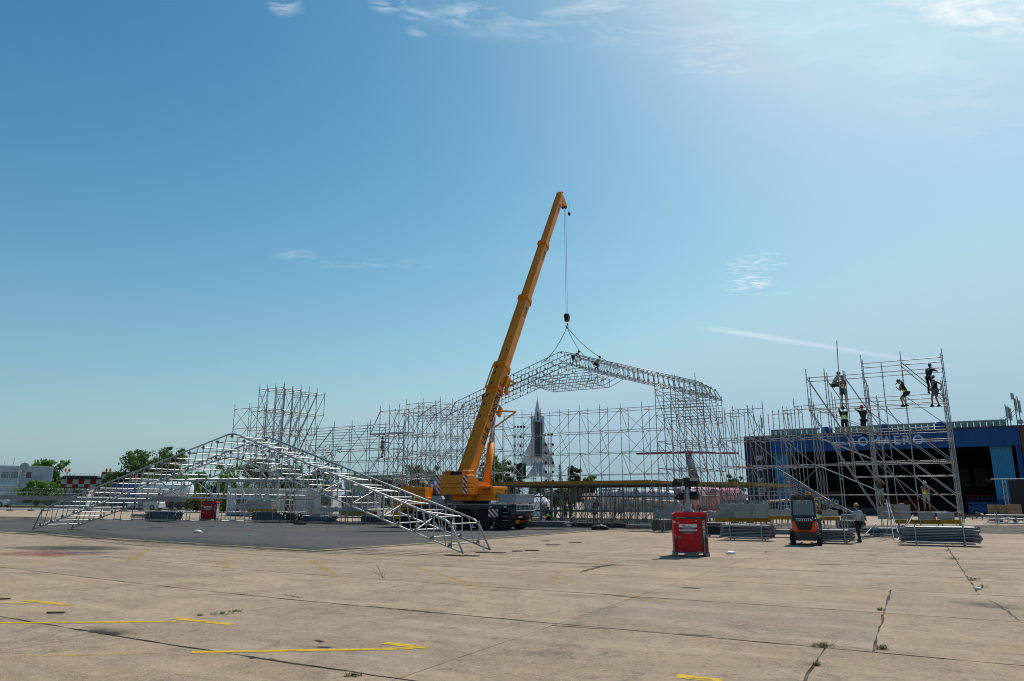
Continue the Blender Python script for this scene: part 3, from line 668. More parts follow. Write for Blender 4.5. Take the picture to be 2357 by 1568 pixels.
# --- stage right leg: deep dense block under the right eave
O3 = P(1512, 1000, 54.2)
s3 = grid('stage_leg_scaffold', (O3.x, O3.y), [0, 1.57, 3.14], B207(5), A[:6], 'dense block of scaffold carrying the right eave of the roof truss', top=lambda i, j: [10.3, 10.3, 10.3][i] + (.5 if j == 0 else 0),
          bu=lambda i, j, k: True, bv=lambda i, j, k: (i + j + k) % 2 == 0 or i == 2, bdir=-1)
for j in range(0, 5, 1):
    for z in (8.8, 9.3, 9.8): 
        s3.link((0, j), (1, j), z); s3.link((1, j), (2, j), z)
for j in range(4):
    for i in (0, 1, 2): s3.brace((i, j), (i, j + 1), 6.3, 8.3)
s3.finish()
# --- back wall behind the stage: open square bays
O4 = P(1160, 960, 71.8)
def extra4(s):
    for i in range(8):
        for k, z in enumerate((4.3, 6.3, 8.3)):
            if i % 2 == 0: s.brace((i + 1, 0), (i, 0), z, z + 2); s.brace((i, 1), (i + 1, 1), z, z + 2)
            else: s.brace((i, 0), (i + 1, 0), z, z + 2)
s4 = grid('back_wall_scaffold', (O4.x, O4.y), B207(9), [0, 2.07], A[:6], 'open two-row scaffold wall of square bays behind the stage', top=lambda i, j: 10.3, bu=lambda i, j, k: False, bv=lambda i, j, k: k % 2 == i % 2, extra=extra4)
s4.finish()
# --- stage left leg and the stepped scaffolds to its left
O5 = P(935, 930, 70.5)
s5 = grid('stage_leg_scaffold', (O5.x, O5.y), [0, 2.07, 4.14], B207(6), A[:6] + [11.3], 'dense block of scaffold carrying the left eave of the roof truss', top=lambda i, j: 11.3 if j < 4 else 10.3,
          bu=lambda i, j, k: True, bv=lambda i, j, k: (i + j + k) % 2 == 0, bdir=1)
for j in range(6):
    for z in (9.8, 10.8): s5.link((0, j), (1, j), z); s5.link((1, j), (2, j), z)
s5.finish()
O6 = P(852, 1000, 63.0)
s6 = grid('scaffold_bay', (O6.x, O6.y), B104(5), [0, 2.07, 4.14], [.3, 2.3, 3.8, 5.6, 7.6, 9.6], 'narrow scaffold bay with a worker standing on its platform', top=lambda i, j: 9.6 if i > 0 else 7.6,
          bu=lambda i, j, k: (i + k + j) % 2 == 0, bv=lambda i, j, k: i % 2 == k % 2)
s6.t_('brace', s6.W(0, 0, 7.6), s6.W(1.04, 0, 9.6)); plank(s6, -1.0, 4.3, .1, .75, 3.83, n=2); plank(s6, 0, 4.2, .1, .75, 7.63, n=2); s6.finish()
O7 = P(690, 1000, 65.5)
s7 = grid('scaffold_wall', (O7.x, O7.y), B207(6), [0, 2.07], [.6, 2.3, 4.3, 6.3, 8.3], 'low two-row scaffold wall beside the left tower', bu=lambda i, j, k: (i + k) % 2 == 0 or j == 1, bv=lambda i, j, k: i % 3 == 0)
for i in range(5):
    for z in (5.3, 6.8, 7.3, 7.8): s7.link((i, 0), (i + 1, 0), z); s7.link((i, 1), (i + 1, 1), z)
s7.finish()
# low scaffold run under and behind the crane cab
O10 = P(905, 1080, 66.0)
s10 = grid('scaffold_run', (O10.x, O10.y), B207(6), [0, 2.07, 4.14], [.3, 2.3, 4.3, 6.3, 8.3], 'scaffold run linking the left stage leg and the back wall behind the crane', top=lambda i, j: 8.3 if i > 2 else 6.3, bu=lambda i, j, k: (i + k) % 2 == 0, bv=lambda i, j, k: i % 2 == k % 2)
s10.finish()
# --- left tower with its cantilevered head
O8 = P(597, 900, 65.0)
z8 = [2.0, 3.9, 5.9, 7.9, 9.9, 11.9]
def base8(i, j):
    return .35 if j < 3 else [5.9, 7.9, 9.9][min(j - 3, 2)]
def top8(i, j): return 11.9
def extra8(s):
    for i in range(4):
        for j, z in ((2, 5.9), (3, 7.9), (4, 9.9)):
            if (i, j) in s.posts and (i, j + 1) in s.posts:
                a, b = s.posts[(i, j)], s.posts[(i, j + 1)]; s.t_('raker', s.W(a[0], a[1], z - 2), s.W(b[0], b[1], z)); s.t_('raker', s.W(a[0], a[1], z), s.W(b[0], b[1], z + 2))
                if j < 4: s.t_('raker', s.W(a[0], a[1], z + 2), s.W(b[0], b[1], min(z + 4, 11.9)))
    for i in (0, 2):
        for z in (11.3, 9.3): s.link((i, 0), (i + 1, 0), z); s.link((i, 2), (i + 1, 2), z)
s8 = grid('scaffold_tower', (O8.x, O8.y), B104(4), B104(6), z8, 'left scaffold tower with its head cantilevered out to the right', top=top8, base=base8, bu=lambda i, j, k: j in (0, 2, 4) and (i + k) % 2 == 0, bv=lambda i, j, k: i in (0, 3) and (j + k) % 2 == 0 and j < 3, extra=extra8)
s8.finish()
O9 = P(541, 932, 69.0)
s9 = grid('scaffold_annex', (O9.x, O9.y), B207(4), B207(3), [.9, 2.9, 4.8, 6.75, 8.7, 10.6], 'scaffold annex with crossed braces at the far left of the left tower', top=lambda i, j: 10.6 if i < 3 else 8.7,
          bu=lambda i, j, k: True, bv=lambda i, j, k: (j + k) % 2 == 0)
for i in range(3):
    for k in range(5): s9.brace((i + 1, 0), (i, 0), s9.posts[(0, 0)][2] + 0 if False else [.9, 2.9, 4.8, 6.75, 8.7, 10.6][k], [.9, 2.9, 4.8, 6.75, 8.7, 10.6][k + 1])
s9.finish()

# ================================================================== STAGE DECK
CR = P(1501, 1108, 54.2)            # right front corner of the deck
ds = Scaf('stage_deck', (CR.x, CR.y), 'raised stage deck on a forest of scaffold posts with yellow edge beam', 'stage')
nu, nv = 8, 6
for i in range(nu):
    for j in range(nv):
        ds.post((i, j), -2.07 * i, 2.07 * j, .02, 3.1, RT); ds.t_('base_plate', ds.W(-2.07 * i, 2.07 * j, .0), ds.W(-2.07 * i, 2.07 * j, .03), .09, 'dark_galvanised', 0)
for i in range(nu):
    for j in range(nv):
        for z in (.35, 1.1, 2.3):
            ds.link((i + 1, j), (i, j), z); ds.link((i, j), (i, j + 1), z, 'transom')
        if True:
            if (i + j) % 2 == 0: ds.brace((i + 1, j), (i, j), .35, 2.9)
            else: ds.brace((i, j), (i + 1, j), .35, 2.9)
        if i % 2 == 0: ds.brace((i, j), (i, j + 1), .35, 2.9)
for j in range(nv):
    for k in range(14): ds.t_('prop', ds.W(-2.07 * 7 + k * 1.04 + .5, 2.07 * j + .9, .02), ds.W(-2.07 * 7 + k * 1.04 + .5, 2.07 * j + .9, 3.05), RT)
def obox(o, org, c, du, dv, dz, name, mat):      # box aligned to U, V
    mb = MB(); mb.box((0, 0, 0), (du, dv, dz), ANG); ob = mb.build(name, mat, o); ob.location = Vector(c) - org; return ob
for j in range(nv): obox(ds.o, ds.org, ds.W(-7.25, 2.07 * j, 3.16), 15.0, .08, .12, 'joist', 'mid_grey')
for i in range(nu - 1):
    for j in range(nv - 1): obox(ds.o, ds.org, ds.W(-2.07 * i - 1.035, 2.07 * j + 1.035, 3.29), 2.05, 2.05, .10, 'deck_panel', 'ply_brown')
for k in range(6):
    b = obox(ds.o, ds.org, ds.W(-.08 - 2.45 * k - 1.2, -.12, 3.33), 2.44, .09, .24, 'edge_beam', 'beam_yellow')
    text('beam_mark', 'doka H20 eco  2,45m', .10, 'black_print', b, frame(U * .3 + V * -.05, U, Z, -V), .001)
for k in range(3): obox(ds.o, ds.org, ds.W(.06, 1.2 + 2.45 * k, 3.33), .09, 2.44, .24, 'edge_beam', 'beam_yellow')
ds.finish()
# second deck, bending away on the right
W1, W2, W3 = P(1602, 1109, 57), P(1735, 1111, 58.5), P(1822, 1119, 66)
wd = Scaf('stage_wing_deck', (W1.x, W1.y), 'low curved wing deck with yellow edge beam right of the stage', 'stage')
def runbeam(a, b, n, h=.26):
    for k in range(n):
        p, q = a.lerp(b, k / n), a.lerp(b, (k + 1) / n); c = (p + q) / 2; d = q - p; L = d.length
        mb = MB(); mb.box((0, 0, 0), (L - .03, .09, h), math.atan2(d.y, d.x)); ob = mb.build('edge_beam', 'beam_yellow', wd.o); ob.location = Vector((c.x, c.y, 3.25)) - wd.org
runbeam(W1, W2, 3); runbeam(W2, W3, 4)
for (a, b, n) in ((W1, W2, 4), (W2, W3, 6)):
    for k in range(n + 1):
        p = a.lerp(b, k / n)
        for off in (0, 1.5, 3.0):
            q = p + V * off; wd.t_('standard', Vector((q.x, q.y, .02)), Vector((q.x, q.y, 3.1)))
        if k < n:
            q = a.lerp(b, (k + 1) / n)
            for z in (.4, 1.5, 2.7): wd.t_('ledger', Vector((p.x, p.y, z)), Vector((q.x, q.y, z)))
            wd.t_('brace', Vector((p.x, p.y, .4)), Vector((q.x, q.y, 2.7)))
mb = MB(); pl = [W1, W2, W3, W3 + V * 4, W2 + V * 6, W1 + V * 6]; n = len(pl)
mb.add([Vector((p.x, p.y, 3.02)) - wd.org for p in pl] + [Vector((p.x, p.y, 3.12)) - wd.org for p in pl], [tuple(range(n - 1, -1, -1)), tuple(range(n, 2 * n))] + [(i, (i + 1) % n, n + (i + 1) % n, n + i) for i in range(n)]); mb.build('deck_panel', 'ply_brown', wd.o)
wd.finish()
# stair with raking rails leading down from the wing deck
st = Scaf('site_stair', tuple(P(1815, 1090, 50)[:2]), 'steep flight of scaffold stairs with raking rails beside the right tower', 'stair')
for k in range(9):
    a = P(1790 + 3 * k, 1078 + 7 * k, 50 - .15 * k); b = P(1905 + 9 * k, 1150 + 4.4 * k, 47 - .15 * k); b.z = max(b.z, .1 + .12 * (8 - k) * .5)
    st.t_('stair_rail', a, b, RT)
for k in range(10):
    t_ = k / 10; a = P(1812, 1110, 49.5).lerp(P(1960, 1186, 46), t_); st.t_('tread', a, a + V * 1.0, .04)
for px, Yb in ((1830, 49.5), (1880, 48), (1930, 46.8)):
    p = P(px, 1120, Yb); st.t_('standard', Vector((p.x, p.y, .02)), Vector((p.x, p.y, 2.6 - (px - 1830) * .018)))
st.finish()

# ================================================================== ROOF TRUSSES
def roof_truss(name, left, right, label, gird, sp, rise=4.6, eave=.95, panels=15, r=.031, peak_t=.5, z_add=(0, 0), tie_drop=1.75, depth=.95):
    Lf, Rt = Vector(left), Vector(right); org = Vector((Lf.lerp(Rt, .5).x, Lf.lerp(Rt, .5).y, min(Lf.z, Rt.z)))
    e = empty(name, org, 0, label, 'roof truss')
    d = (Rt - Lf); dh = Vector((d.x, d.y, 0)); pv = Vector((-dh.y, dh.x, 0)).normalized()
    if pv.y < 0: pv = -pv
    mat = 'aluminium'; tapes = MB(); clamps = MB(); span = dh.length
    hor = dh.normalized()
    def pt(t, h): b = Lf.lerp(Rt, t); return b + Z * h
    def top_h(t): 
        a = t / peak_t if t < peak_t else (1 - t) / (1 - peak_t)
        return eave + (rise - eave) * a
    def bot_h(t):
        a = t / peak_t if t < peak_t else (1 - t) / (1 - peak_t)
        return (rise - depth) * a
    inset = .022
    for g in range(gird):
        off = pv * (sp * g)
        # rounded top chord
        def arc(p0, p1, p2, n=5): return [p0.lerp(p1, i / n).lerp(p1.lerp(p2, i / n), i / n) for i in range(n + 1)]
        A0, A1, Am, B1, B0 = pt(.0, 0), pt(inset, top_h(inset) - .02), pt(peak_t, rise + .06), pt(1 - inset, top_h(1 - inset) - .02), pt(1, 0)
        c1 = arc(A0.lerp(A1, .72), A1, A1.lerp(Am, .025)); c2 = arc(Am.lerp(A1, .03), Am, Am.lerp(B1, .03)); c3 = arc(B1.lerp(Am, .025), B1, B1.lerp(B0, .28))
        for seg in ([A0] + c1, [c1[-1], c2[0]], c2, [c2[-1], c3[0]], c3 + [B0]):
            mb = MB(); mb.path([p + off - org for p in seg], r * 1.25, 8); mb.build('top_chord', mat, e, True)
        D0, Dm, D1 = pt(0, .02), pt(peak_t, rise - depth), pt(1, .02); c4 = arc(Dm.lerp(D0, .06), Dm, Dm.lerp(D1, .06))
        for seg in ([D0, c4[0]], c4, [c4[-1], D1]):
            mb = MB(); mb.path([p + off - org for p in seg], r, 8); mb.build('bottom_chord', mat, e, True)
        # webs: upright + raking tube in every panel
        for side in (0, 1):
            for k in range(panels):
                t0 = inset + (peak_t - inset) * k / panels; t1 = inset + (peak_t - inset) * (k + 1) / panels; tb = t0 + (t1 - t0) * .05; tm = t0 + (t1 - t0) * .62
                if side:
                    t0, t1, tb, tm = [1 - (x / peak_t) * (1 - peak_t) for x in (t0, t1, tb, tm)]
                a = pt(t0, top_h(t0)) + off; b = pt(tb, bot_h(tb)) + off; c = pt(tm, top_h(tm)) + off; b2 = pt(t0 + (t1 - t0) * .30, bot_h(t0 + (t1 - t0) * .30)) + off
                tube('web_upright', a, pt(t0, bot_h(t0)) + off, r * .72, mat, e, org)
                tube('web_brace', c, b2, r * .72, mat, e, org)
        # tie girder below the ridge
        ta, tb_ = peak_t - .115, peak_t + .115; hh = rise - depth - tie_drop + .55
        tA, tB = peak_t - .135, peak_t + .135
        x0, x1 = pt(tA, bot_h(tA) - .05) + off, pt(tB, bot_h(tB) - .05) + off
        hh = min(x0.z - pt(tA, 0).z, x1.z - pt(tB, 0).z)
        y0, y1 = pt(ta, hh - .78) + off, pt(tb_, hh - .78) + off; x0 = pt(ta, hh) + off; x1 = pt(tb_, hh) + off
        tube('tie_chord', x0, x1, r, mat, e, org); tube('tie_chord', y0, y1, r, mat, e, org); tube('tie_post', x0, y0, r, mat, e, org); tube('tie_post', x1, y1, r, mat, e, org)
        la, lb = pt(peak_t - .17, bot_h(peak_t - .17)) + off, pt(peak_t + .17, bot_h(peak_t + .17)) + off
        tube('tie_strut', la, y0, r * .9, mat, e, org); tube('tie_strut', lb, y1, r * .9, mat, e, org)
        for k in range(8):
            p, q = x0.lerp(x1, (k + .1) / 8), y0.lerp(y1, (k + .35) / 8); tube('tie_web', p, q, r * .6, mat, e, org); tube('tie_web', x0.lerp(x1, (k + .9) / 8), y0.lerp(y1, (k + .6) / 8), r * .6, mat, e, org)
    # cross tubes between neighbouring girders
    for g in range(gird - 1):
        off = pv * (sp * g); on = pv * (sp * (g + 1))
        for k in range(2 * panels + 1):
            t0 = inset + (1 - 2 * inset) * k / (2 * panels) if peak_t == .5 else (inset + (peak_t - inset) * k / panels if k <= panels else peak_t + (1 - inset - peak_t) * (k - panels) / panels)
            for h in ((top_h(t0) - .1, bot_h(t0) + .12) if gird == 2 else ((top_h(t0) - .1, bot_h(t0) + .12) if g != 1 else ()) if k % 2 == 0 else (bot_h(t0) + .12,)):
                a = pt(t0, h) + off - pv * .12; b = pt(t0, h) + on + pv * .12
                tube('purlin', a, b, .027, mat, e, org)
                if random.random() < .35: c_ = a.lerp(b, random.choice((.2, .5, .8))); f_ = (b - a).normalized(); tapes.tube(c_ - f_ * .07, c_ + f_ * .07, .032, 6, cap=False)
                for c_ in (pt(t0, h) + off, pt(t0, h) + on): clamps.box(c_, (.11, .11, .11), .4)
            if k % 2 == 0 and k < 2 * panels and not (gird > 2 and (g == 1 or k % 4)):
                t1 = min(1 - inset, t0 + .5 / panels); tube('cross_brace', pt(t0, bot_h(t0) + .1) + off, pt(t0, top_h(t0) - .1) + on, .024, mat, e, org); tube('cross_brace', pt(t0, top_h(t0) - .1) + off, pt(t1, top_h(t1) - .1) + on, .024, mat, e, org)
        for k in range(5):
            t0 = peak_t - .1 + .05 * k; hh = bot_h(peak_t - .135) - .1
            for h in (hh, hh - .7): tube('purlin', pt(t0, h) + off, pt(t0, h) + on, .025, mat, e, org)
    if tapes.v: tag(tapes.build('tape_band', 'yellow_tape', e, True, -org), kind='stuff')
    tag(clamps.build('clamp', 'dark_galvanised', e, False, -org), kind='stuff')
    return e
Lg, Rg = G(75, 1222), G(1066, 1278); Lg.z = gz(Lg.x) + .05; Rg.z = .05
roof_truss('roof_truss', Lg, Rg, 'pitched aluminium roof truss lying on the asphalt in front of the crane', 2, 2.07, rise=4.66, peak_t=.535)
Lr, Rr = P(1036, 945, 68.8), P(1634, 926, 56.2); zz_ = (Lr.z + Rr.z) / 2 + .6; Lr.z = Rr.z = zz_ - .5
roof_truss('roof_truss', Lr, Rr, 'pitched aluminium roof truss hanging from the crane above the stage', 4, 1.38, rise=4.9, peak_t=.48, panels=14)
# ================================================================== MOBILE CRANE
CO = Vector((-2.55, 52.2, 0)); CO.z = gz(CO.x)
crane = empty('mobile_crane', CO, ANG, 'yellow telescopic mobile crane with its boom raised over the stage', 'crane')
# carrier: local +X = rear (towards the right), -Y = near side
def part(name, mat, fn, parent=crane, smooth=False, xf=None, fix=False):
    mb = MB(); fn(mb); return mb.build(name, mat, parent, smooth, xf=xf, fix=fix)
def chassis(mb):
    mb.prism([(-6.1, .95), (-5.9, .78), (3.5, .78), (3.75, 1.0), (3.75, 1.62), (-6.1, 1.62)], 1.7, frame((0, .85, 0), Vector((1, 0, 0)), Z, Vector((0, -1, 0))))
    mb.bbox((-3.4, -1.34, 1.42), (3.4, 1.34, 1.66)); mb.bbox((-2.2, -1.3, .85), (-1.35, -.86, 1.42)); mb.bbox((-2.2, .86, .85), (-1.35, 1.3, 1.42))
part('chassis', 'crane_grey', chassis)
part('deck_edge', 'light_grey', lambda mb: (mb.bbox((-3.45, -1.37, 1.665), (3.45, -1.20, 1.72)), mb.bbox((-3.45, 1.20, 1.665), (3.45, 1.37, 1.72))))
def wheel(x, y, sgn):
    w = empty('wheel', (x, y, .68)); w.parent = crane
    m_ = Matrix.Rotation(R(90) * sgn, 4, 'X')
    prof = [(.36, -.22), (.56, -.24), (.655, -.20), (.68, -.12), (.68, .12), (.655, .20), (.56, .24), (.36, .22)]
    mb = MB(); mb.lathe(prof, 28, m_)
    for k in range(40):
        a = 2 * math.pi * k / 40; mb.box(m_ @ Vector((.685 * math.cos(a), .685 * math.sin(a), .1 * (1 if k % 2 else -1))), (.05, .16, .035), m=(m_.to_3x3() @ Matrix.Rotation(a, 3, 'Z') @ Matrix.Rotation(R(90), 3, 'Y')))
    mb.build('tyre', 'black_rubber', w, True)
    mb = MB(); mb.lathe([(.38, .12), (.40, .19), (.34, .18), (.28, .08), (.16, .07), (.15, .17), (.10, .19), (.0, .19)], 22, m_)
    for k in range(10):
        a = 2 * math.pi * k / 10; mb.tube(m_ @ Vector((.21 * math.cos(a), .21 * math.sin(a), .06)), m_ @ Vector((.21 * math.cos(a), .21 * math.sin(a), .12)), .02, 6)
    mb.build('rim', 'mid_grey', w, True)
for x in (2.95, 1.3, -.35, -3.5, -5.15):
    wheel(x, -1.08, 1); wheel(x, 1.08, -1)
def fender(mb):
    for x0, x1 in ((-1.25, 3.6), (-6.0, -2.6)):
        for y in (-1.36, .96): mb.bbox((x0, y, 1.40), (x1, y + .4, 1.47))
part('mudguard', 'crane_grey', fender)
# outriggers: box, jack and striped plate
for x, y in ((2.55, -1), (2.55, 1), (-2.45, -1), (-2.45, 1)):
    o = part('outrigger', 'crane_grey', lambda mb: mb.bbox((x - .22, y * 1.28, .95), (x + .22, y * 1.95, 1.38)))
    part('jack', 'steel_bright', lambda mb: mb.tube((x, y * 1.85, .12), (x, y * 1.85, 1.0), .075, 10), o, True)
    part('jack_housing', 'crane_grey', lambda mb: mb.tube((x, y * 1.85, .55), (x, y * 1.85, 1.45), .12, 10), o, True)
    part('foot_plate', 'black', lambda mb: mb.lathe([(.34, .02), (.34, .09), (.12, .13)], 14, Matrix.Translation((x, y * 1.85, 0))), o)
    part('warning_plate', 'chevron', lambda mb: mb.bbox((x - .38, y * 1.965 - .01, .86), (x + .38, y * 1.965 + .01, 1.38)), o)
# cab
def cabf(mb):
    prof = [(-6.35, .62), (-4.75, .62), (-4.75, 2.95), (-6.05, 2.95), (-6.32, 2.70), (-6.52, 1.75)]
    mb.prism(prof, 2.5, frame((0, 1.25, 0), Vector((1, 0, 0)), Z, Vector((0, -1, 0))))
cab = part('cab', 'crane_yellow', cabf)
part('windscreen', 'cab_glass', lambda mb: mb.add([(-6.545, -1.1, 1.72), (-6.545, 1.1, 1.72), (-6.33, 1.1, 2.66), (-6.33, -1.1, 2.66)], [(0, 1, 2, 3)]), cab)
part('side_window', 'cab_glass', lambda mb: mb.prism([(-6.28, 1.72), (-5.0, 1.72), (-5.0, 2.66), (-6.12, 2.66)], .012, frame((0, -1.252, 0), Vector((1, 0, 0)), Z, Vector((0, -1, 0)))), cab)
part('door', 'crane_yellow', lambda mb: mb.prism([(-6.33, .8), (-4.92, .8), (-4.92, 1.66), (-6.36, 1.66)], .015, frame((0, -1.252, 0), Vector((1, 0, 0)), Z, Vector((0, -1, 0)))), cab)
part('bumper', 'crane_grey', lambda mb: mb.cbox((-6.4, 0, .62), (.45, 2.5, .5), .08), cab)
part('mirror', 'black', lambda mb: (mb.cbox((-6.5, -1.42, 2.2), (.1, .2, .45), .03), mb.tube((-6.4, -1.25, 2.5), (-6.5, -1.42, 2.45), .02)), cab)
part('beacon', 'amber', lambda mb: mb.lathe([(.08, 2.95), (.08, 3.07), (.05, 3.14)], 10, Matrix.Translation((-5.6, -.7, 0))), cab, True)
body = part('engine_cover', 'crane_yellow', lambda mb: (mb.prism([(-4.70, 1.70), (-3.15, 1.70), (-3.15, 2.12), (-3.55, 2.18), (-3.62, 2.88), (-4.70, 2.92)], 1.0, frame((0, -.28, 0), Vector((1, 0, 0)), Z, Vector((0, -1, 0))))))
part('engine_block', 'crane_grey', lambda mb: (mb.bbox((-4.55, -.2, 1.67), (-2.6, 1.1, 2.75)), mb.bbox((-3.1, -1.2, 1.72), (-1.75, .9, 2.05)), mb.cbox((-2.9, .3, 2.75), (.8, .8, .4), .1)))
part('locker', 'light_grey', lambda mb: mb.prism([(-2.95, 1.75), (-1.85, 1.75), (-2.2, 2.28), (-2.98, 2.28)], .3, frame((0, -.95, 0), Vector((1, 0, 0)), Z, Vector((0, -1, 0)))))
part('exhaust', 'steel_bright', lambda mb: (mb.tube((-4.0, .35, 2.7), (-4.0, .35, 3.35), .22, 12), mb.path([(-4.5, .3, 3.0), (-4.6, .3, 3.25), (-4.85, .25, 3.4), (-5.1, .2, 3.38)], .09, 8)), smooth=True)
for s_, x, z, sz, p_ in (('LAUR CONSTRUCT', -4.17, 2.66, .17, body), ('office@laurconstruct.ro', -4.17, 2.44, .10, body), ('www.laurconstruct.ro', -4.17, 2.26, .10, body)):
    text('lettering', s_, sz, 'brown_frame' if sz < .15 else 'black_print', p_, frame((x, -1.285, z), Vector((1, 0, 0)), Z, Vector((0, -1, 0))), .003)
text('lettering', 'LIEBHERR', .19, 'black_print', body, frame((-4.15, -1.285, 1.80), Vector((1, 0, 0)), Z, Vector((0, -1, 0))), .003, bold=.004)
# rear end: lamps, bumper bar, mudflaps, tray with ladder, silver tool box
part('rear_frame', 'crane_grey', lambda mb: (mb.bbox((3.45, -1.25, 1.05), (3.9, 1.25, 1.5)), mb.bbox((3.55, -1.25, .35), (3.6, -.7, 1.05)), mb.bbox((3.55, .7, .35), (3.6, 1.25, 1.05))))
for y in (-.95, .95): part('tail_lamp', 'lamp_red', lambda mb: mb.cbox((3.62, y, .92), (.08, .42, .18), .03))
bar = part('underrun_bar', 'red_gloss', lambda mb: mb.bbox((3.72, -1.0, .50), (3.80, 1.0, .62)))
for y in (-.85, .85): part('warning_board', 'chevron_orange', lambda mb: mb.bbox((3.805, y - .25, .44), (3.825, y + .25, .66)), bar)
part('number_plate', 'white_paint', lambda mb: mb.bbox((3.91, -.88, .80), (3.93, -.38, .90)))
part('ladder_tray', 'light_grey', lambda mb: [mb.tube((3.35 + .6 * k / 13 * 0 + 3.0 * 0, -1.3 + 2.6 * k / 13, 1.28), (3.35, -1.3 + 2.6 * k / 13, 1.66), .025, 5) for k in range(14)] + [mb.tube((3.98, -1.35, z), (3.98, 1.35, z), .03, 6) for z in (1.26, 1.66)] + [mb.tube((3.98, -1.3 + 2.6 * k / 14, 1.26), (3.98, -1.3 + 2.6 * k / 14, 1.66), .02, 5) for k in range(15)])
def toolbox(mb):
    mb.bbox((2.55, -1.35, 1.80), (3.95, 1.35, 2.38))
    for k in range(7): mb.bbox((2.53, -1.37, 1.84 + .08 * k), (3.97, 1.37, 1.875 + .08 * k))
part('aluminium_box', 'light_grey', toolbox)
part('side_ladder', 'light_grey', lambda mb: [mb.tube((-1.62 + dx, -1.42, .6), (-1.5 + dx, -1.40, 1.95), .022, 5) for dx in (0, .36)] + [mb.tube((-1.60 + .03 * k, -1.42, .7 + .26 * k), (-1.24 + .03 * k, -1.42, .7 + .26 * k), .018, 5) for k in range(5)])
part('step', 'light_grey', lambda mb: [mb.bbox((3.05, -1.55, .62 + .26 * k), (3.4, -1.36, .66 + .26 * k)) for k in range(3)])
part('decal', 'white_paint', lambda mb: [mb.bbox((x, -1.372, 1.48), (x + .18, -1.366, 1.58)) for x in (-1.0, 1.9, 3.05)] + [mb.bbox((x, -1.372, 1.30), (x + .09, -1.366, 1.40)) for x in (-1.0, 1.9)])
# ---- superstructure: turned towards the stage
F0 = Vector((-3.27, 50.9, 3.25)); T0 = P(1289, 458, 64.4)
hd = Vector((T0.x - F0.x, T0.y - F0.y, 0)).normalized(); rt = Vector((hd.y, -hd.x, 0))
to_local = crane.matrix_world.inverted() if False else (Matrix.Translation(CO) @ Matrix.Rotation(ANG, 4, 'Z')).inverted()
SS = to_local @ frame(CO, rt, hd, Z)         # superstructure axes: x right, y forward, z up
part('turntable', 'black', lambda mb: mb.lathe([(.95, 1.66), (.95, 1.86), (1.05, 1.9), (1.05, 1.98)], 26), smooth=False)
sup = part('superstructure', 'crane_yellow', lambda mb: (mb.prism([(-1.9, 1.95), (.9, 1.95), (1.3, 2.3), (.7, 2.7), (-.6, 3.0), (-1.2, 3.55), (-1.9, 3.55)], 1.5, frame((-.75, 0, 0), Vector((0, 1, 0)), Z, Vector((1, 0, 0))) ), mb.prism([(-2.3, 2.35), (-1.2, 1.98), (-1.2, 3.0), (-2.3, 3.0)], 1.2, frame((-.6, 0, 0), Vector((0, 1, 0)), Z, Vector((1, 0, 0))))), xf=SS)
cw = part('counterweight', 'crane_yellow', lambda mb: [mb.cbox((0, -2.62, z + h / 2), (2.56, .98, h), .05) for z, h in ((2.36, .44), (2.815, .27), (3.10, .56))], xf=SS)
for x in (-1.13, 1.08):
    o = part('warning_stripe', 'chevron', lambda mb: [mb.bbox((x - .16, -3.125, z0), (x + .20, -3.113, z1)) for z0, z1 in ((2.40, 2.77), (2.84, 3.05), (3.14, 3.6))], cw, xf=None); o.matrix_local = SS
part('panel_line', 'brown_frame', lambda mb: (mb.bbox((-.78, -3.118, 3.60), (.72, -3.112, 3.606)), mb.bbox((-.78, -3.118, 3.38), (-.60, -3.112, 3.386)), mb.bbox((.5, -3.118, 3.38), (.72, -3.112, 3.386)), mb.bbox((-.6, -3.118, 3.30), (.5, -3.112, 3.306))), cw, xf=SS)
part('handrail', 'crane_yellow', lambda mb: [mb.path([(1.3, -3.0 + .35 * k, 2.6 + .3 * q), (1.42, -3.0 + .35 * k, 2.6 + .3 * q), (1.42, -2.75 + .35 * k, 2.6 + .3 * q), (1.3, -2.75 + .35 * k, 2.6 + .3 * q)], .018, 5) for k in range(2) for q in range(3)], cw, xf=SS)
part('winch', 'black', lambda mb: mb.tube((-.55, -2.3, 3.72), (.55, -2.3, 3.72), .22, 14), sup, True, xf=SS)
part('winch_bracket', 'crane_yellow', lambda mb: [mb.cbox((x, -2.35, 3.75), (.16, .7, .5), .05) for x in (-.85, -.62, .62, .85, 1.05)], sup, xf=SS)
for x in (-1.0, 1.1): part('beacon', 'amber', lambda mb: mb.lathe([(.08, 3.72), (.09, 3.85), (.05, 3.93)], 10, Matrix.Translation((x, -2.7, 0))), sup, True, xf=SS)
box = part('side_cabinet', 'crane_yellow', lambda mb: (mb.cbox((1.55, -.45, 2.42), (1.5, 1.9, .98), .06), mb.prism([(-1.9, 2.3), (.4, 2.9), (-.1, 3.15), (-1.9, 3.3)], .35, frame((.8, 0, 0), Vector((0, 1, 0)), Z, Vector((1, 0, 0))))), sup, xf=SS)
bw = lambda x, z: SS @ frame((x, -1.408, z), Vector((1, 0, 0)), Z, Vector((0, -1, 0)))
bside = lambda y, z: SS @ frame((2.306, y, z), Vector((0, 1, 0)), Z, Vector((1, 0, 0)))
for s_, y, z, sz in (('Tel: 0727674137', -.62, 2.68, .15), ('office@laurconstruct.ro', -.62, 2.47, .105), ('www.laurconstruct.ro', -.62, 2.28, .105)):
    text('lettering', s_, sz, 'brown_frame', box, bside(y, z), .003)
text('lettering', 'LAUR', .17, 'black_print', box, bside(.25, 2.36), .003, bold=.004); text('lettering', 'LAUR', .26, 'black_print', box, bw(1.72, 2.70), .003, bold=.006)
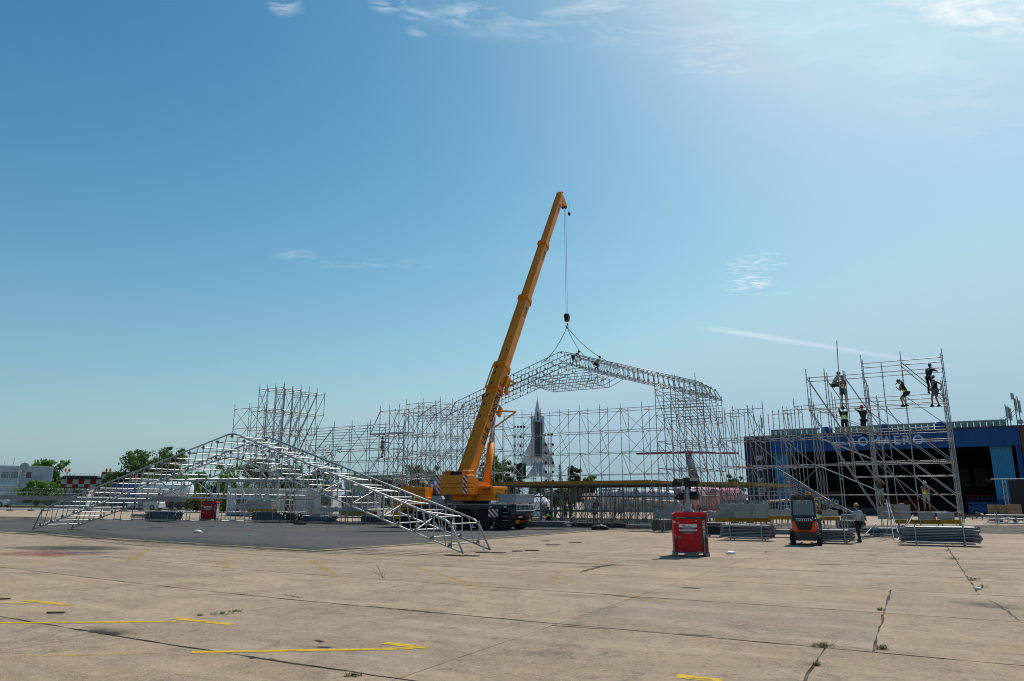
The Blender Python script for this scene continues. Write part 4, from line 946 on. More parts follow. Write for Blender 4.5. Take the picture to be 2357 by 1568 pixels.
text('lettering', 'CONSTRUCT', .12, 'brown_frame', box, bw(1.72, 2.50), .003); text('lettering', 'Tel: 0727674137', .10, 'brown_frame', box, bw(1.68, 2.36), .003)
part('emblem', 'black_print', lambda mb: (mb.lathe([(.13, 0), (.13, .004)], 7, bside(.25, 2.58)), mb.lathe([(.10, .005), (.10, .007)], 9, bside(.25, 2.60))), box)
part('cap', 'black', lambda mb: mb.lathe([(.07, 0), (.07, .03)], 12, bside(-.1, 2.06)), box)
# ---- boom
ax = (T0 - F0).normalized(); nrm = rt.cross(ax).normalized()
if nrm.z < 0: nrm = -nrm
BL = (T0 - F0).length
def proj_y(p):
    z = p.z - HC; f = p.y * math.cos(TILT) + z * math.sin(TILT); u = -p.y * math.sin(TILT) + z * math.cos(TILT); return 784 - 1637 * u / f
def find(py):
    lo, hi = 0.0, 1.0
    for _ in range(40):
        m_ = (lo + hi) / 2
        if proj_y(F0.lerp(T0, m_)) > py: lo = m_
        else: hi = m_
    return lo * BL
BMt = to_local @ frame(F0, rt, ax, nrm)       # boom axes: x right, y along, z top side
def sect(w, h, yo, y1, y0b=None):
    def ring(y): return [Vector((x * w / 2, y, z * h / 2)) for x, z in ((-1, 1), (1, 1), (1, -.30), (.62, -.82), (.25, -1), (-.25, -1), (-.62, -.82), (-1, -.30))]
    return [ring(yo), ring(y1)]
c1, c2, c3 = find(850), find(690), find(564)
dims = [(.98, 1.16, -.9, c1 + .2), (.84, 1.0, c1, c2), (.74, .88, c2, c3), (.65, .77, c3, BL)]
boom = part('boom', 'crane_yellow', lambda mb: (mb.loft(sect(*dims[0])),), xf=BMt, fix=True)
for k in (1, 2, 3): part('boom_section', 'crane_yellow', lambda mb: mb.loft(sect(*dims[k])), boom, xf=BMt, fix=True)
for k, (w, h, y0, y1) in enumerate(dims[:3]):
    part('collar', 'crane_yellow', lambda mb: (mb.loft(sect(w + .16, h + .18, y1 - .35, y1 - .05)), mb.bbox((-w / 2 - .02, y1 - .2, h / 2 + .09), (w / 2 + .02, y1 + .02, h / 2 + .17))), boom, xf=BMt, fix=True)
    part('slide_pad', 'black', lambda mb: mb.bbox((-w / 2 + .05, y1 - .06, h / 2 + .02), (w / 2 - .05, y1 + .06, h / 2 + .15)), boom, xf=BMt)
part('collar', 'crane_yellow', lambda mb: (mb.loft(sect(1.12, 1.32, c1 - 2.3, c1 - 2.1)), mb.bbox((-.56, c1 - 2.3, .62), (.56, c1 - 2.12, .72))), boom, xf=BMt, fix=True)
part('collar_rail', 'crane_yellow', lambda mb: [mb.tube((-.6, c1 - 2.2, .66 - dz), (-.6, c1, .66 - dz), .03, 6) for dz in (0, .1)], boom, xf=BMt)
part('jib_bracket', 'crane_yellow', lambda mb: (mb.cbox((.62, c1 - 1.2, -.25), (.22, 1.0, .5), .05), mb.tube((.6, c1 - 1.6, -.3), (1.15, c1 - 1.0, -.65), .07), mb.tube((.6, c1 - 1.0, -.3), (1.15, c1 - 1.0, -.65), .07), mb.cbox((.6, c1 - 1.9, -.5), (.25, .4, .4), .06)), boom, xf=BMt)
part('jib_bracket', 'crane_yellow', lambda mb: (mb.cbox((.55, 6.4, -.55), (.25, .8, .35), .05), mb.tube((.5, 6.5, -.6), (1.45, 6.9, -1.35), .07), mb.tube((.5, 5.0, -.62), (1.45, 6.9, -1.35), .06)), boom, xf=BMt)
part('hose_reel', 'crane_yellow', lambda mb: mb.lathe([(.34, 0), (.36, .08), (.36, .28), (.2, .34)], 18, frame((-.5, 7.3, .1), Vector((0, 1, 0)), Z, Vector((-1, 0, 0)))), boom, True, xf=BMt)
part('reel_hose', 'black_rubber', lambda mb: mb.lathe([(.37, .10), (.385, .14), (.385, .20), (.37, .24)], 18, frame((-.5, 7.3, .1), Vector((0, 1, 0)), Z, Vector((-1, 0, 0)))), boom, True, xf=BMt)
part('slot', 'black', lambda mb: [mb.cbox((-.18, y, .582), (.12, .32, .006), .002) for y in (5.2, 6.4, 7.2, 8.4, 9.4, 10.0)] + [mb.cbox((.1, y, .503), (.10, .16, .006), .002) for y in (c1 + 1.6, c1 + 3.0)], boom, xf=BMt)
part('inspection_ring', 'brown_frame', lambda mb: mb.path([(.1 + .2 * math.cos(k * .5236), 1.9 + .32 * math.sin(k * .5236), .585) for k in range(13)], .008, 4), boom, xf=BMt)
bt = lambda y, w, z=0.1: BMt @ frame((w / 2 + .004, y, z), Vector((0, 1, 0)), Z, Vector((1, 0, 0)))
for s_, sz, pa_, pb_ in (('LAUR', .80, 1024, 986), ('CONSTRUCT', .76, 972, 886)):
    ya, yb = find(pa_), find(pb_); o = text('lettering', s_, sz, 'black_print', boom, bt((ya + yb) / 2, .98, .10), .003, bold=.016)
    xs = [v_.co.x for v_ in o.data.vertices]; k_ = (yb - ya) / (max(xs) - min(xs)); o.matrix_local = bt((ya + yb) / 2, .98, .10) @ Matrix.Diagonal((k_, 1, 1, 1))
for (w, h, y0, y1) in dims[1:]: text('lettering', 'LAUR', .46, 'brown_frame', boom, bt(y1 - 1.6, w, .08), .003, bold=.008)
part('boom_head', 'crane_yellow', lambda mb: (mb.cbox((0, BL + .2, .1), (.5, .6, .8), .06), mb.prism([(BL - .4, -.3), (BL + .5, -.3), (BL + .15, -1.05), (BL - .2, -.8)], .5, frame((-.25, 0, 0), Vector((0, 1, 0)), Z, Vector((1, 0, 0)))), mb.tube((-.4, BL + .45, .35), (.4, BL + .45, .35), .05), mb.tube((-.25, BL + .75, .3), (.25, BL + .75, .3), .03), mb.tube((-.25, BL + .75, .3), (-.25, BL + .45, .3), .03)), boom, xf=BMt)
part('head_sheave', 'black', lambda mb: [mb.lathe([(.26, -.05), (.30, -.05), (.30, .05), (.26, .05)], 16, frame((x, BL + .05, -.95), Vector((0, 1, 0)), Z, Vector((1, 0, 0)))) for x in (-.14, .14)], boom, xf=BMt)
part('luffing_cylinder', 'crane_yellow', lambda mb: (mb.tube(SS @ Vector((0, 1.2, 2.35)), (SS @ Vector((0, 1.2, 2.35))).lerp(BMt @ Vector((0, 6.6, -.62)), .60), .27, 14), mb.cbox(BMt @ Vector((0, 6.6, -.62)), (.35, .35, .35), .05)), boom, True)
part('cylinder_rod', 'steel_bright', lambda mb: mb.tube((SS @ Vector((0, 1.2, 2.35))).lerp(BMt @ Vector((0, 6.6, -.62)), .58), BMt @ Vector((0, 6.6, -.62)), .17, 14), boom, True)
tip_w = F0 + ax * (BL + .05) + nrm * -1.2
# the hook and rope
hk = tip_w.copy(); hk.z = P(1304, 733, tip_w.y).z
part('hoist_rope', 'rope_dark', lambda mb: [mb.tube(to_local @ (tip_w + rt * dx), to_local @ (hk + rt * dx * .8 + Z * .5), .013, 5) for dx in (-.08, .08)])
part('hoist_rope', 'rope_dark', lambda mb: mb.tube(SS @ Vector((0, -2.2, 3.95)), BMt @ Vector((-.1, BL + .2, .55)), .016, 5))
def hookf(mb):
    for x in (-.12, 0, .12): mb.lathe([(.30, -.045), (.33, -.045), (.33, .045), (.30, .045)], 16, frame(to_local @ hk + Vector((x, 0, .15)), Vector((0, 1, 0)), Z, Vector((1, 0, 0))))
    mb.cbox(to_local @ hk + Vector((0, 0, .1)), (.42, .5, .75), .1)
part('hook_block', 'black', hookf)
part('hook', 'black', lambda mb: mb.path([to_local @ hk + Vector((0, .22 * math.sin(a) , -.5 - .22 + .22 * math.cos(a))) for a in [0.0, .6, 1.3, 2.0, 2.7, 3.4, 4.1, 4.7]], [.05, .06, .07, .07, .07, .06, .05, .03], 8), smooth=True)
part('whip_ball', 'black', lambda mb: (mb.tube(to_local @ (tip_w + rt * .45 + Z * .7), to_local @ (tip_w + rt * .45 - Z * .6), .015, 5), mb.lathe([(.04, -.2), (.14, -.1), (.14, .1), (.04, .2)], 10, Matrix.Translation(to_local @ (tip_w + rt * .45 - Z * .7)))))
# slings: top-level, they hang from the hook and carry the truss
hk_b = hk - Z * .85
def sling(px, py, Y, sag, label):
    b = P(px, py, Y); mid = hk_b.lerp(b, .5) - Z * sag + Vector(((b.x - hk_b.x) * -.04, 0, 0))
    pts = [hk_b.lerp(mid, t / 8).lerp(mid.lerp(b, t / 8), t / 8) - hk_b for t in range(9)]
    mb = MB(); mb.path(pts, .028, 6); tag(mb.build('lifting_sling', 'rope_green', None, True, hk_b), label, 'sling', 'slings between hook and truss')
sling(1258, 828, 64.2, .5, 'straight near lifting sling running down left from the crane hook'); sling(1246, 836, 66.5, .9, 'second lifting sling running down left beside the straighter one'); sling(1366, 832, 61.5, 1.3, 'slack lifting sling running down right to the ridge of the truss'); sling(1434, 845, 61.5, 1.2, 'longest lifting sling running far right down the truss slope')

# ================================================================== LIGHT-TOWER GENERATORS
def generator(loc, rz, label, lamps=True):
    g = empty('light_tower', loc, rz, label, 'light tower', 'red mobile light towers')
    def p(name, mat, fn, parent=g, smooth=False): mb = MB(); fn(mb); return mb.build(name, mat, parent, smooth)
    W_, D_, H_ = 1.18, .86, 1.36
    p('base_frame', 'mid_grey', lambda mb: (mb.bbox((-.62, -.46, 0), (-.48, .46, .14)), mb.bbox((.48, -.46, 0), (.62, .46, .14)), mb.bbox((-.26, -.445, .01), (.24, -.38, .13)), mb.bbox((-.62, -.44, .10), (.62, .44, .14)), mb.bbox((-.45, -.45, .13), (-.30, -.40, .17)), mb.bbox((.20, -.45, .13), (.36, -.40, .17))))
    b = p('housing', 'generator_red', lambda mb: mb.cbox((0, 0, .14 + H_ / 2 - .02), (W_, D_, H_ - .05), .035))
    p('roof', 'generator_red', lambda mb: mb.prism([(-.61, 0), (.61, 0), (.61, .05), (.50, .13), (-.48, .13), (-.61, .05)], .90, frame((0, .45, 1.40), Vector((1, 0, 0)), Z, Vector((0, -1, 0)))))
    p('band', 'forklift_grey', lambda mb: mb.cbox((0, 0, 1.34), (1.21, .885, .10), .03))
    dr = p('door', 'generator_red', lambda mb: mb.bbox((-.44, -.447, .55), (.28, -.436, 1.26)))
    p('lower_panel', 'generator_red', lambda mb: mb.bbox((-.44, -.445, .17), (.28, -.436, .535)))
    for z in (.66, 1.17): p('hinge', 'cardboard', lambda mb: mb.prism([(-.46, z - .04), (-.41, z - .04), (-.35, z), (-.41, z + .04), (-.46, z + .04)], .012, frame((0, -.447, 0), Vector((1, 0, 0)), Z, Vector((0, -1, 0)))), dr); p('latch', 'black', lambda mb: mb.bbox((.14, -.462, z - .02), (.25, -.446, z + .03)), dr)
    p('corner_panel', 'forklift_grey', lambda mb: mb.bbox((.38, -.449, .16), (.56, -.434, 1.28)))
    p('side_grille', 'light_grey', lambda mb: [mb.bbox((.592, -.36, .18), (.603, .36, .62)), mb.bbox((.592, -.36, .64), (.603, .36, .9))] + [mb.bbox((.592, -.36, .92 + .045 * k), (.604, .36, .945 + .045 * k)) for k in range(8)])
    for x in (-.57, .50):
        p('reflector_strip', 'sticker_red', lambda mb: mb.bbox((x - .02, -.462, .2), (x + .05, -.448, .66)))
        p('stabiliser_handle', 'light_grey', lambda mb: mb.path([(x - .05, -.45, .12), (x - .05, -.50, .2), (x - .05, -.50, .72), (x + .02, -.50, .76), (x + .05, -.47, .6)], .012, 5))
    f = lambda x, z, y=-.452: frame((x, y, z), Vector((1, 0, 0)), Z, Vector((0, -1, 0)))
    stk = p('sticker', 'white_paint', lambda mb: (mb.bbox((-.41, -.452, 1.0), (.23, -.448, 1.11)), mb.bbox((-.41, -.452, .875), (.23, -.448, .925))))
    p('sticker_field', 'sticker_red', lambda mb: mb.bbox((-.40, -.450, .77), (.23, -.4475, 1.0)), stk)
    text('lettering', 'ALL', .075, 'sticker_red', stk, f(-.23, 1.075, -.454), .001, bold=.003, shear=.2); text('lettering', 'GENERATING', .045, 'black_print', stk, f(-.12, 1.025, -.454), .001, shear=.2)
    text('lettering', 'service • vânzare • închiriere', .042, 'steel_blue', stk, f(-.09, .90, -.454), .001); text('lettering', 'GRUPURI ELECTROGENE', .038, 'white_paint', stk, f(-.09, .975, -.452), .001)
    for z in (.945, .845, .815, .785): text('lettering', ('ECHIPAMENTE UPS', 'mail: office@all-generating.ro', 'vanzari si inchirieri', 'www.generatoareelectrice.ro')[(.945, .845, .815, .785).index(z)], .030, 'white_paint', stk, f(-.09, z, -.452), .001)
    text('lettering', 'HIMOINSA', .125, 'white_paint', g, frame((.47, -.452, .96), Z, Vector((-1, 0, 0)), Vector((0, -1, 0))), .001, bold=.002); text('lettering', 'POWER 4', .05, 'light_grey', g, f(-.25, 1.34), .001)
    p('badge', 'amber', lambda mb: mb.bbox((-.50, -.450, 1.31), (-.38, -.446, 1.375))); p('round_badge', 'white_paint', lambda mb: mb.lathe([(.045, 0), (.045, .005)], 16, f(-.56, 1.19, -.436)))
    text('lettering', '65', .06, 'sticker_red', g, f(-.44, 1.342, -.4515), .001)
    text('lettering', 'himoinsa', .035, 'white_paint', g, f(.30, 1.34), .001); p('warning_sticker', 'gold', lambda mb: mb.bbox((.18, -.4535, 1.17), (.235, -.447, 1.25)))
    p('exhaust_pipe', 'black', lambda mb: mb.path([(.40, .1, 1.5), (.40, .1, 1.62), (.43, .1, 1.68), (.54, .1, 1.69)], .022, 7), g, True)
    m = p('mast', 'light_grey', lambda mb: (mb.tube((0, 0, 1.5), (0, 0, 2.42), .085, 10), mb.tube((0, 0, 1.5), (0, 0, 1.85), .12, 10), mb.bbox((-.16, -.12, 1.52), (.16, .12, 1.62))), g, True)
    p('coiled_cable', 'black', lambda mb: mb.path([(-.12 + .035 * math.cos(a * .9), .035 * math.sin(a * .9), 1.85 + a * .0075) for a in range(0, 75)], .009, 4), m)
    for x in (-.28, .27): p('side_tube', 'light_grey', lambda mb: mb.tube((x, .05, 1.5), (x, .05, 2.05), .02, 6), m)
    hd_ = p('lamp_frame', 'black', lambda mb: (mb.cbox((0, 0, 2.56), (.26, .14, .42), .02), mb.tube((-.42, 0, 2.36), (.42, 0, 2.36), .02), mb.tube((-.3, 0, 2.36), (-.3, 0, 2.0), .022), mb.tube((.36, 0, 2.7), (.36, 0, 2.0), .022), mb.tube((.1, 0, 2.36), (.1, 0, 2.0), .018)), m)
    p('junction_box', 'plastic_white', lambda mb: mb.cbox((-.16, -.1, 2.4), (.13, .06, .13), .015), m)
    for x, z, tl, yw in ((-.33, 2.58, 35, 40), (.24, 2.58, 12, -8), (-.28, 2.08, 50, 70), (.24, 2.1, 14, -8)):
        mt = Matrix.Translation((x, -.06, z)) @ Matrix.Rotation(R(yw), 4, 'Z') @ Matrix.Rotation(R(tl), 4, 'X')
        mb = MB(); mb.loft([[Vector((sx * a, y, sz_ * b)) for sx, sz_ in ((-1, -1), (1, -1), (1, 1), (-1, 1))] for a, b, y in ((.17, .15, .10), (.18, .16, .04), (.13, .09, -.10), (.06, .05, -.14))]); o = mb.build('floodlight', 'black', hd_, fix=True); o.matrix_local = mt
        mb = MB(); mb.bbox((-.155, .101, -.135), (.155, .108, .135)); l_ = mb.build('lens', 'steel_bright', o); mb = MB(); mb.bbox((-.06, -.128, .03), (.05, -.118, .065)); l_ = mb.build('lamp_label', 'sky_blue_print', o)
    return g
g0 = G(1590, 1279); generator(g0, R(-8), 'red light tower generator with floodlights standing alone on the near concrete')
g1 = G(482, 1198); generator(g1, R(6), 'small distant red light tower behind the grounded truss')

# ================================================================== FORKLIFT
fl = empty('forklift', G(1856, 1256), R(-23), 'orange and grey forklift truck seen from behind beside the tube racks', 'forklift')
def fp(name, mat, fn, parent=fl, smooth=False, fix=False): mb = MB(); fn(mb); return mb.build(name, mat, parent, smooth, fix=fix)
# local: -Y is the rear, facing the camera
fp('chassis', 'forklift_grey', lambda mb: (mb.cbox((0, .9, .55), (.95, 1.9, .6), .06), mb.cbox((0, .15, .42), (.86, .5, .42), .1)))
def cwt(mb):
    rings = []
    for z, w, y in ((.34, .42, .02), (.50, .47, -.10), (.72, .50, -.16), (.98, .51, -.16), (1.08, .50, -.12)):
        rings.append([Vector((x * w, yy, z)) for x, yy in ((-1, .55), (-1, y + .22), (-.86, y + .06), (-.5, y), (.5, y), (.86, y + .06), (1, y + .22), (1, .55))])
    mb.loft(rings)
fp('counterweight', 'forklift_orange', cwt, fix=True)
fp('rear_grille', 'black', lambda mb: mb.prism([(-.36, 1.02), (.36, 1.02), (.26, .66), (-.26, .66)], .02, frame((0, -.168, 0), Vector((1, 0, 0)), Z, Vector((0, -1, 0)))))
fp('rear_skirt', 'forklift_grey', lambda mb: (mb.prism([(-.44, .56), (.44, .56), (.36, .22), (-.36, .22)], .10, frame((0, -.06, 0), Vector((1, 0, 0)), Z, Vector((0, -1, 0)))), mb.cbox((0, -.17, .40), (.14, .06, .2), .02)))
hood = fp('hood', 'forklift_grey', lambda mb: mb.loft([[Vector((x * w, y, z)) for x, y in ((-1, y0), (1, y0), (1, .9), (-1, .9))] for w, y0, z in ((.51, -.16, 1.04), (.50, -.12, 1.16), (.46, .0, 1.22))]), fix=True)
text('lettering', 'TOYOTA', .155, 'white_paint', hood, frame((0, -.168, 1.105), Vector((1, 0, 0)), Vector((0, .25, .97)), Vector((0, -.97, .25))), .004, bold=.004, spacing=1.1)
text('lettering', 'mateco', .09, 'black_print', fl, frame((.02, -.172, .60), Vector((1, 0, 0)), Z, Vector((0, -1, 0))), .003, bold=.002)
for x in (-.36, .36): fp('tail_lamp', 'lamp_red', lambda mb: mb.cbox((x, -.11, .58), (.08, .05, .05), .01))
gd = fp('overhead_guard', 'forklift_grey', lambda mb: ([mb.tube((x, .12, 1.15), (x * .93, .30, 2.08), .045, 8) for x in (-.48, .48)] + [mb.tube((x, 1.55, 1.0), (x * .93, 1.25, 2.08), .045, 8) for x in (-.48, .48)] + [mb.cbox((0, .78, 2.10), (1.0, 1.1, .06), .03)] + [mb.bbox((-.46, .26, 1.96), (.46, .34, 2.06))] + [mb.bbox((-.46, .14, 1.18), (.46, .2, 1.3))]))
fp('rear_screen', 'clear_glass', lambda mb: mb.add([(-.43, .145, 1.28), (.43, .145, 1.28), (.41, .285, 1.95), (-.41, .285, 1.95)], [(0, 1, 2, 3)]), gd)
fp('roof_bar', 'black', lambda mb: [mb.bbox((-.42, .35 + .18 * k, 2.14), (.42, .40 + .18 * k, 2.17)) for k in range(5)], gd)
for x in (-.27, .20): fp('work_lamp', 'black', lambda mb: mb.cbox((x, .24, 2.04), (.2, .08, .07), .02), gd)
fp('beacon', 'amber', lambda mb: mb.lathe([(.07, 2.14), (.075, 2.2), (.06, 2.3), (.02, 2.31)], 12, Matrix.Translation((.30, .45, 0))), gd, True)
seat = fp('seat', 'black', lambda mb: (mb.cbox((0, .75, 1.25), (.5, .5, .16), .05), mb.cbox((0, .50, 1.50), (.48, .14, .55), .06)))
fp('steering_wheel', 'black', lambda mb: mb.path([(.17 * math.cos(a * .5236), 1.12 + .12 * math.sin(a * .5236), 1.5 + .1 * math.sin(a * .5236)) for a in range(13)], .016, 6))
mast = fp('mast', 'forklift_grey', lambda mb: [mb.bbox((x - .05, 1.85, .1), (x + .05, 2.0, 2.15)) for x in (-.34, .34)] + [mb.bbox((-.34, 1.88, z), (.34, 1.96, z + .1)) for z in (.3, 1.2, 2.0)])
for x in (-.22, .22): fp('fork', 'black', lambda mb: (mb.bbox((x - .05, 2.02, .12), (x + .05, 3.1, .16)), mb.bbox((x - .05, 2.02, .12), (x + .05, 2.07, .7))), mast)
for x, y, r_, w_ in ((-.55, .25, .27, .21), (.55, .25, .27, .21), (-.58, 1.62, .33, .24), (.58, 1.62, .33, .24)):
    w = empty('wheel', (x, y, r_)); w.parent = fl; m_ = Matrix.Rotation(R(90), 4, 'Y')
    mb = MB(); mb.lathe([(r_ * .55, -w_ / 2), (r_ * .9, -w_ / 2), (r_, -w_ * .36), (r_, w_ * .36), (r_ * .9, w_ / 2), (r_ * .55, w_ / 2)], 22, m_)
    for k in range(22):
        a = 2 * math.pi * k / 22; mb.box(m_ @ Vector((r_ * math.cos(a), r_ * math.sin(a), w_ * .2 * (1 if k % 2 else -1))), (.03, .05, w_ * .55), m=m_.to_3x3() @ Matrix.Rotation(a, 3, 'Z'))
    mb.build('tyre', 'black_rubber', w, True); mb = MB(); mb.lathe([(r_ * .54, -w_ * .3), (r_ * .5, -w_ * .1), (r_ * .5, w_ * .1), (r_ * .54, w_ * .3)], 16, m_); mb.build('rim', 'mid_grey', w, True)
# ================================================================== TUBE RACKS, BALLAST, SMALL THINGS
def upx(x, Y): return 1637 * (U.x * Y - x * U.y) / Y ** 2
def rack(px0, px1, py0, py1, label, mat='galvanised', rows=8, cols=9, r=.027, ends=True, frame_=True, vert=False, lean=0.0, jit=.12, depth=None, heads=True, posts_only=False):
    b = G((px0 + px1) / 2, py1); L = (px1 - px0) / upx(b.x, b.y); H = (py1 - py0) * b.y / 1740; L = max(L, .5)
    e = empty('tube_rack', b, ANG + lean, label, 'tube rack', 'racks of scaffold tubes'); D_ = depth or .8
    z0 = .16; n_h = max(1, int((H - z0) / (2.5 * r))) if not posts_only else 0; n_h = min(n_h, rows)
    if frame_:
        for x in (-L * .32, L * .32):
            for y in (-D_ / 2 - .04, D_ / 2 + .04): tube('rack_post', (x, y, 0), (x, y, H + (.05 if not posts_only else 0)), .03, 'galvanised', e)
            tube('rack_foot', (x, -D_ / 2 - .04, .10), (x, D_ / 2 + .04, .10), .03, 'galvanised', e)
        for y in (-D_ / 2 - .04, D_ / 2 + .04): tube('rack_rail', (-L * .46, y, .10), (L * .46, y, .10), .025, 'galvanised', e)
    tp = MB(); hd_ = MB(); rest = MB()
    k_n = max(1, int(D_ / (2.1 * r))); count = 0
    for k in range(n_h):
        for c in range(k_n):
            y = -D_ / 2 + r + c * 2.1 * r; z = z0 + r + k * 2.5 * r + random.uniform(-.003, .003)
            o = random.uniform(-jit, jit); a = Vector((-L / 2 + o, y, z)); q = Vector((L / 2 + o * random.choice((1, 1, -.6)), y, z))
            outer = c in (0, k_n - 1) or k == n_h - 1
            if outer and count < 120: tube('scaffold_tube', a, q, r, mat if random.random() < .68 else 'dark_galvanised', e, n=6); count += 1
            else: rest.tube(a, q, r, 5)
            if random.random() < .25 and outer: x = random.uniform(-L * .4, L * .4); tp.tube((x, y, z), (x + random.uniform(.06, .14), y, z), r * 1.15, 6)
            if heads and random.random() < .8:
                for s_ in (a, q): hd_.box(s_ + Vector((random.uniform(-.03, .03), random.uniform(-.01, .01), random.uniform(-.02, .02))), (.09, .035, .06), random.random(), Matrix.Rotation(random.uniform(-1, 1), 3, 'Y'))
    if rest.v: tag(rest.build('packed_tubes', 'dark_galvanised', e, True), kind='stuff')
    if tp.v: tag(tp.build('tape_band', 'red_tape', e), kind='stuff')
    if hd_.v: tag(hd_.build('tube_head', 'dark_galvanised', e), kind='stuff')
    return e
rack(2082, 2248, 1211, 1256, 'big rack of long galvanised tubes in front of the right tower', rows=20)
rack(1884, 1960, 1218, 1251, 'tube rack just right of the forklift', rows=18)
rack(1668, 1776, 1205, 1244, 'tube rack between the red light tower and the forklift', rows=18)
rack(1775, 1832, 1218, 1237, 'low loose tube bundle just left of the forklift', rows=6, frame_=False, jit=.3)
rack(1932, 1985, 1196, 1222, 'tube rack behind the man in the grey shirt', rows=14)
rack(1940, 1976, 1167, 1184, 'far tube rack seen beyond the forklift beacon', rows=14); rack(1941, 1990, 1184, 1202, 'lower far tube rack right behind the stair foot', rows=12)
rack(2000, 2080, 1214, 1236, 'low tube rack between the tower props', rows=8, jit=.4)
rack(1980, 2040, 1165, 1182, 'distant tube rack at the mouth of the hangar', rows=10); rack(2060, 2130, 1160, 1176, 'silver tube stack far behind the ballast blocks', rows=9, mat='aluminium')
rack(1448, 1507, 1205, 1223, 'flat stack of frames left of the bundle of tube ends', rows=7, frame_=False, jit=.05, heads=False)
rack(1508, 1546, 1194, 1226, 'bundle of tube ends packed tight beside the red light tower', 'dark_galvanised', rows=16, r=.022, lean=R(62))
rack(1205, 1300, 1199, 1219, 'flat pile of truss ladders right of the crane rear', 'aluminium', rows=8, frame_=False, jit=.35, heads=False)
rack(344, 408, 1176, 1201, 'dark tube rack left of the small distant light tower', 'dark_galvanised', rows=14); rack(312, 345, 1183, 1194, 'low stack of tubes at the left end of the dark rack', rows=6)
rack(589, 646, 1176, 1203, 'dark tube rack under the grounded truss ridge', 'dark_galvanised', rows=14); rack(646, 684, 1179, 1203, 'tube rack with blue strap in the middle of the left row', 'dark_galvanised', rows=12)
rack(676, 764, 1187, 1204, 'wide low pile of tubes at the right of the left row', rows=8, jit=.3); rack(840, 898, 1188, 1207, 'tube rack half hidden by the grounded truss', 'dark_galvanised', rows=10)
for px0, px1, py0, py1, lb in ((238, 300, 1172, 1199, 'empty rack frame near the left foot of the truss'), (408, 455, 1174, 1201, 'empty rack frame left of the small light tower'), (510, 560, 1176, 1202, 'empty rack frame right of the small light tower'), (745, 800, 1174, 1204, 'empty rack frame right of the wide low tube pile'), (795, 842, 1176, 1204, 'empty rack frame in front of the yellow ballast beam')):
    rack(px0, px1, py0, py1, lb, posts_only=True)
def block(px0, px1, py0, py1, Y, label, studs=2):
    c = P((px0 + px1) / 2, (py0 + py1) / 2, Y); L = (px1 - px0) / upx(c.x, Y); H = (py1 - py0) * Y / 1715; bz = c.z - H / 2
    o = empty('ballast_block', (c.x, c.y, bz), ANG, label, 'concrete block', 'concrete ballast blocks')
    mb = MB(); mb.cbox((0, 0, H / 2), (L - .01, .62, H - .006), .025); mb.build('block_body', 'ballast_concrete', o)
    n = max(1, int(L / .55))
    for k in range(n):
        mb = MB(); x = -L / 2 + (k + .5) * L / n; mb.loft([[Vector((x + sx * a, sy * a * .9, z)) for sx, sy in ((-1, -1), (1, -1), (1, 1), (-1, 1))] for a, z in ((.15, H - .004), (.13, H + .05), (.08, H + .085))]); mb.build('stud', 'ballast_concrete', o)
    return bz, c, L
def beam(px0, px1, py0, py1, Y, label, txt=None):
    c = P((px0 + px1) / 2, (py0 + py1) / 2, Y); L = (px1 - px0) / upx(c.x, Y); H = max(.18, (py1 - py0) * Y / 1715); z = c.z - H / 2
    o = empty('ballast_beam', (c.x, c.y, gz(c.x)), ANG, label, 'beam', 'yellow beams under the ballast'); z -= gz(c.x)
    for y in (-.22, .22):
        mb = MB(); mb.bbox((-L / 2, y - .04, z), (L / 2, y + .04, z + .04)); mb.bbox((-L / 2, y - .04, z + H - .04), (L / 2, y + .04, z + H)); mb.bbox((-L / 2, y - .015, z + .04), (L / 2, y + .015, z + H - .04)); b_ = mb.build('timber_girder', 'beam_yellow', o)
        for x in (-L * .42, L * .42): tube('leg', (x, y, 0), (x, y, z), .027, 'galvanised', o)
    if txt: text('beam_mark', txt, .10, 'black_print', o, frame((0, -.262, z + H / 2), Vector((1, 0, 0)), Z, Vector((0, -1, 0))), .002)
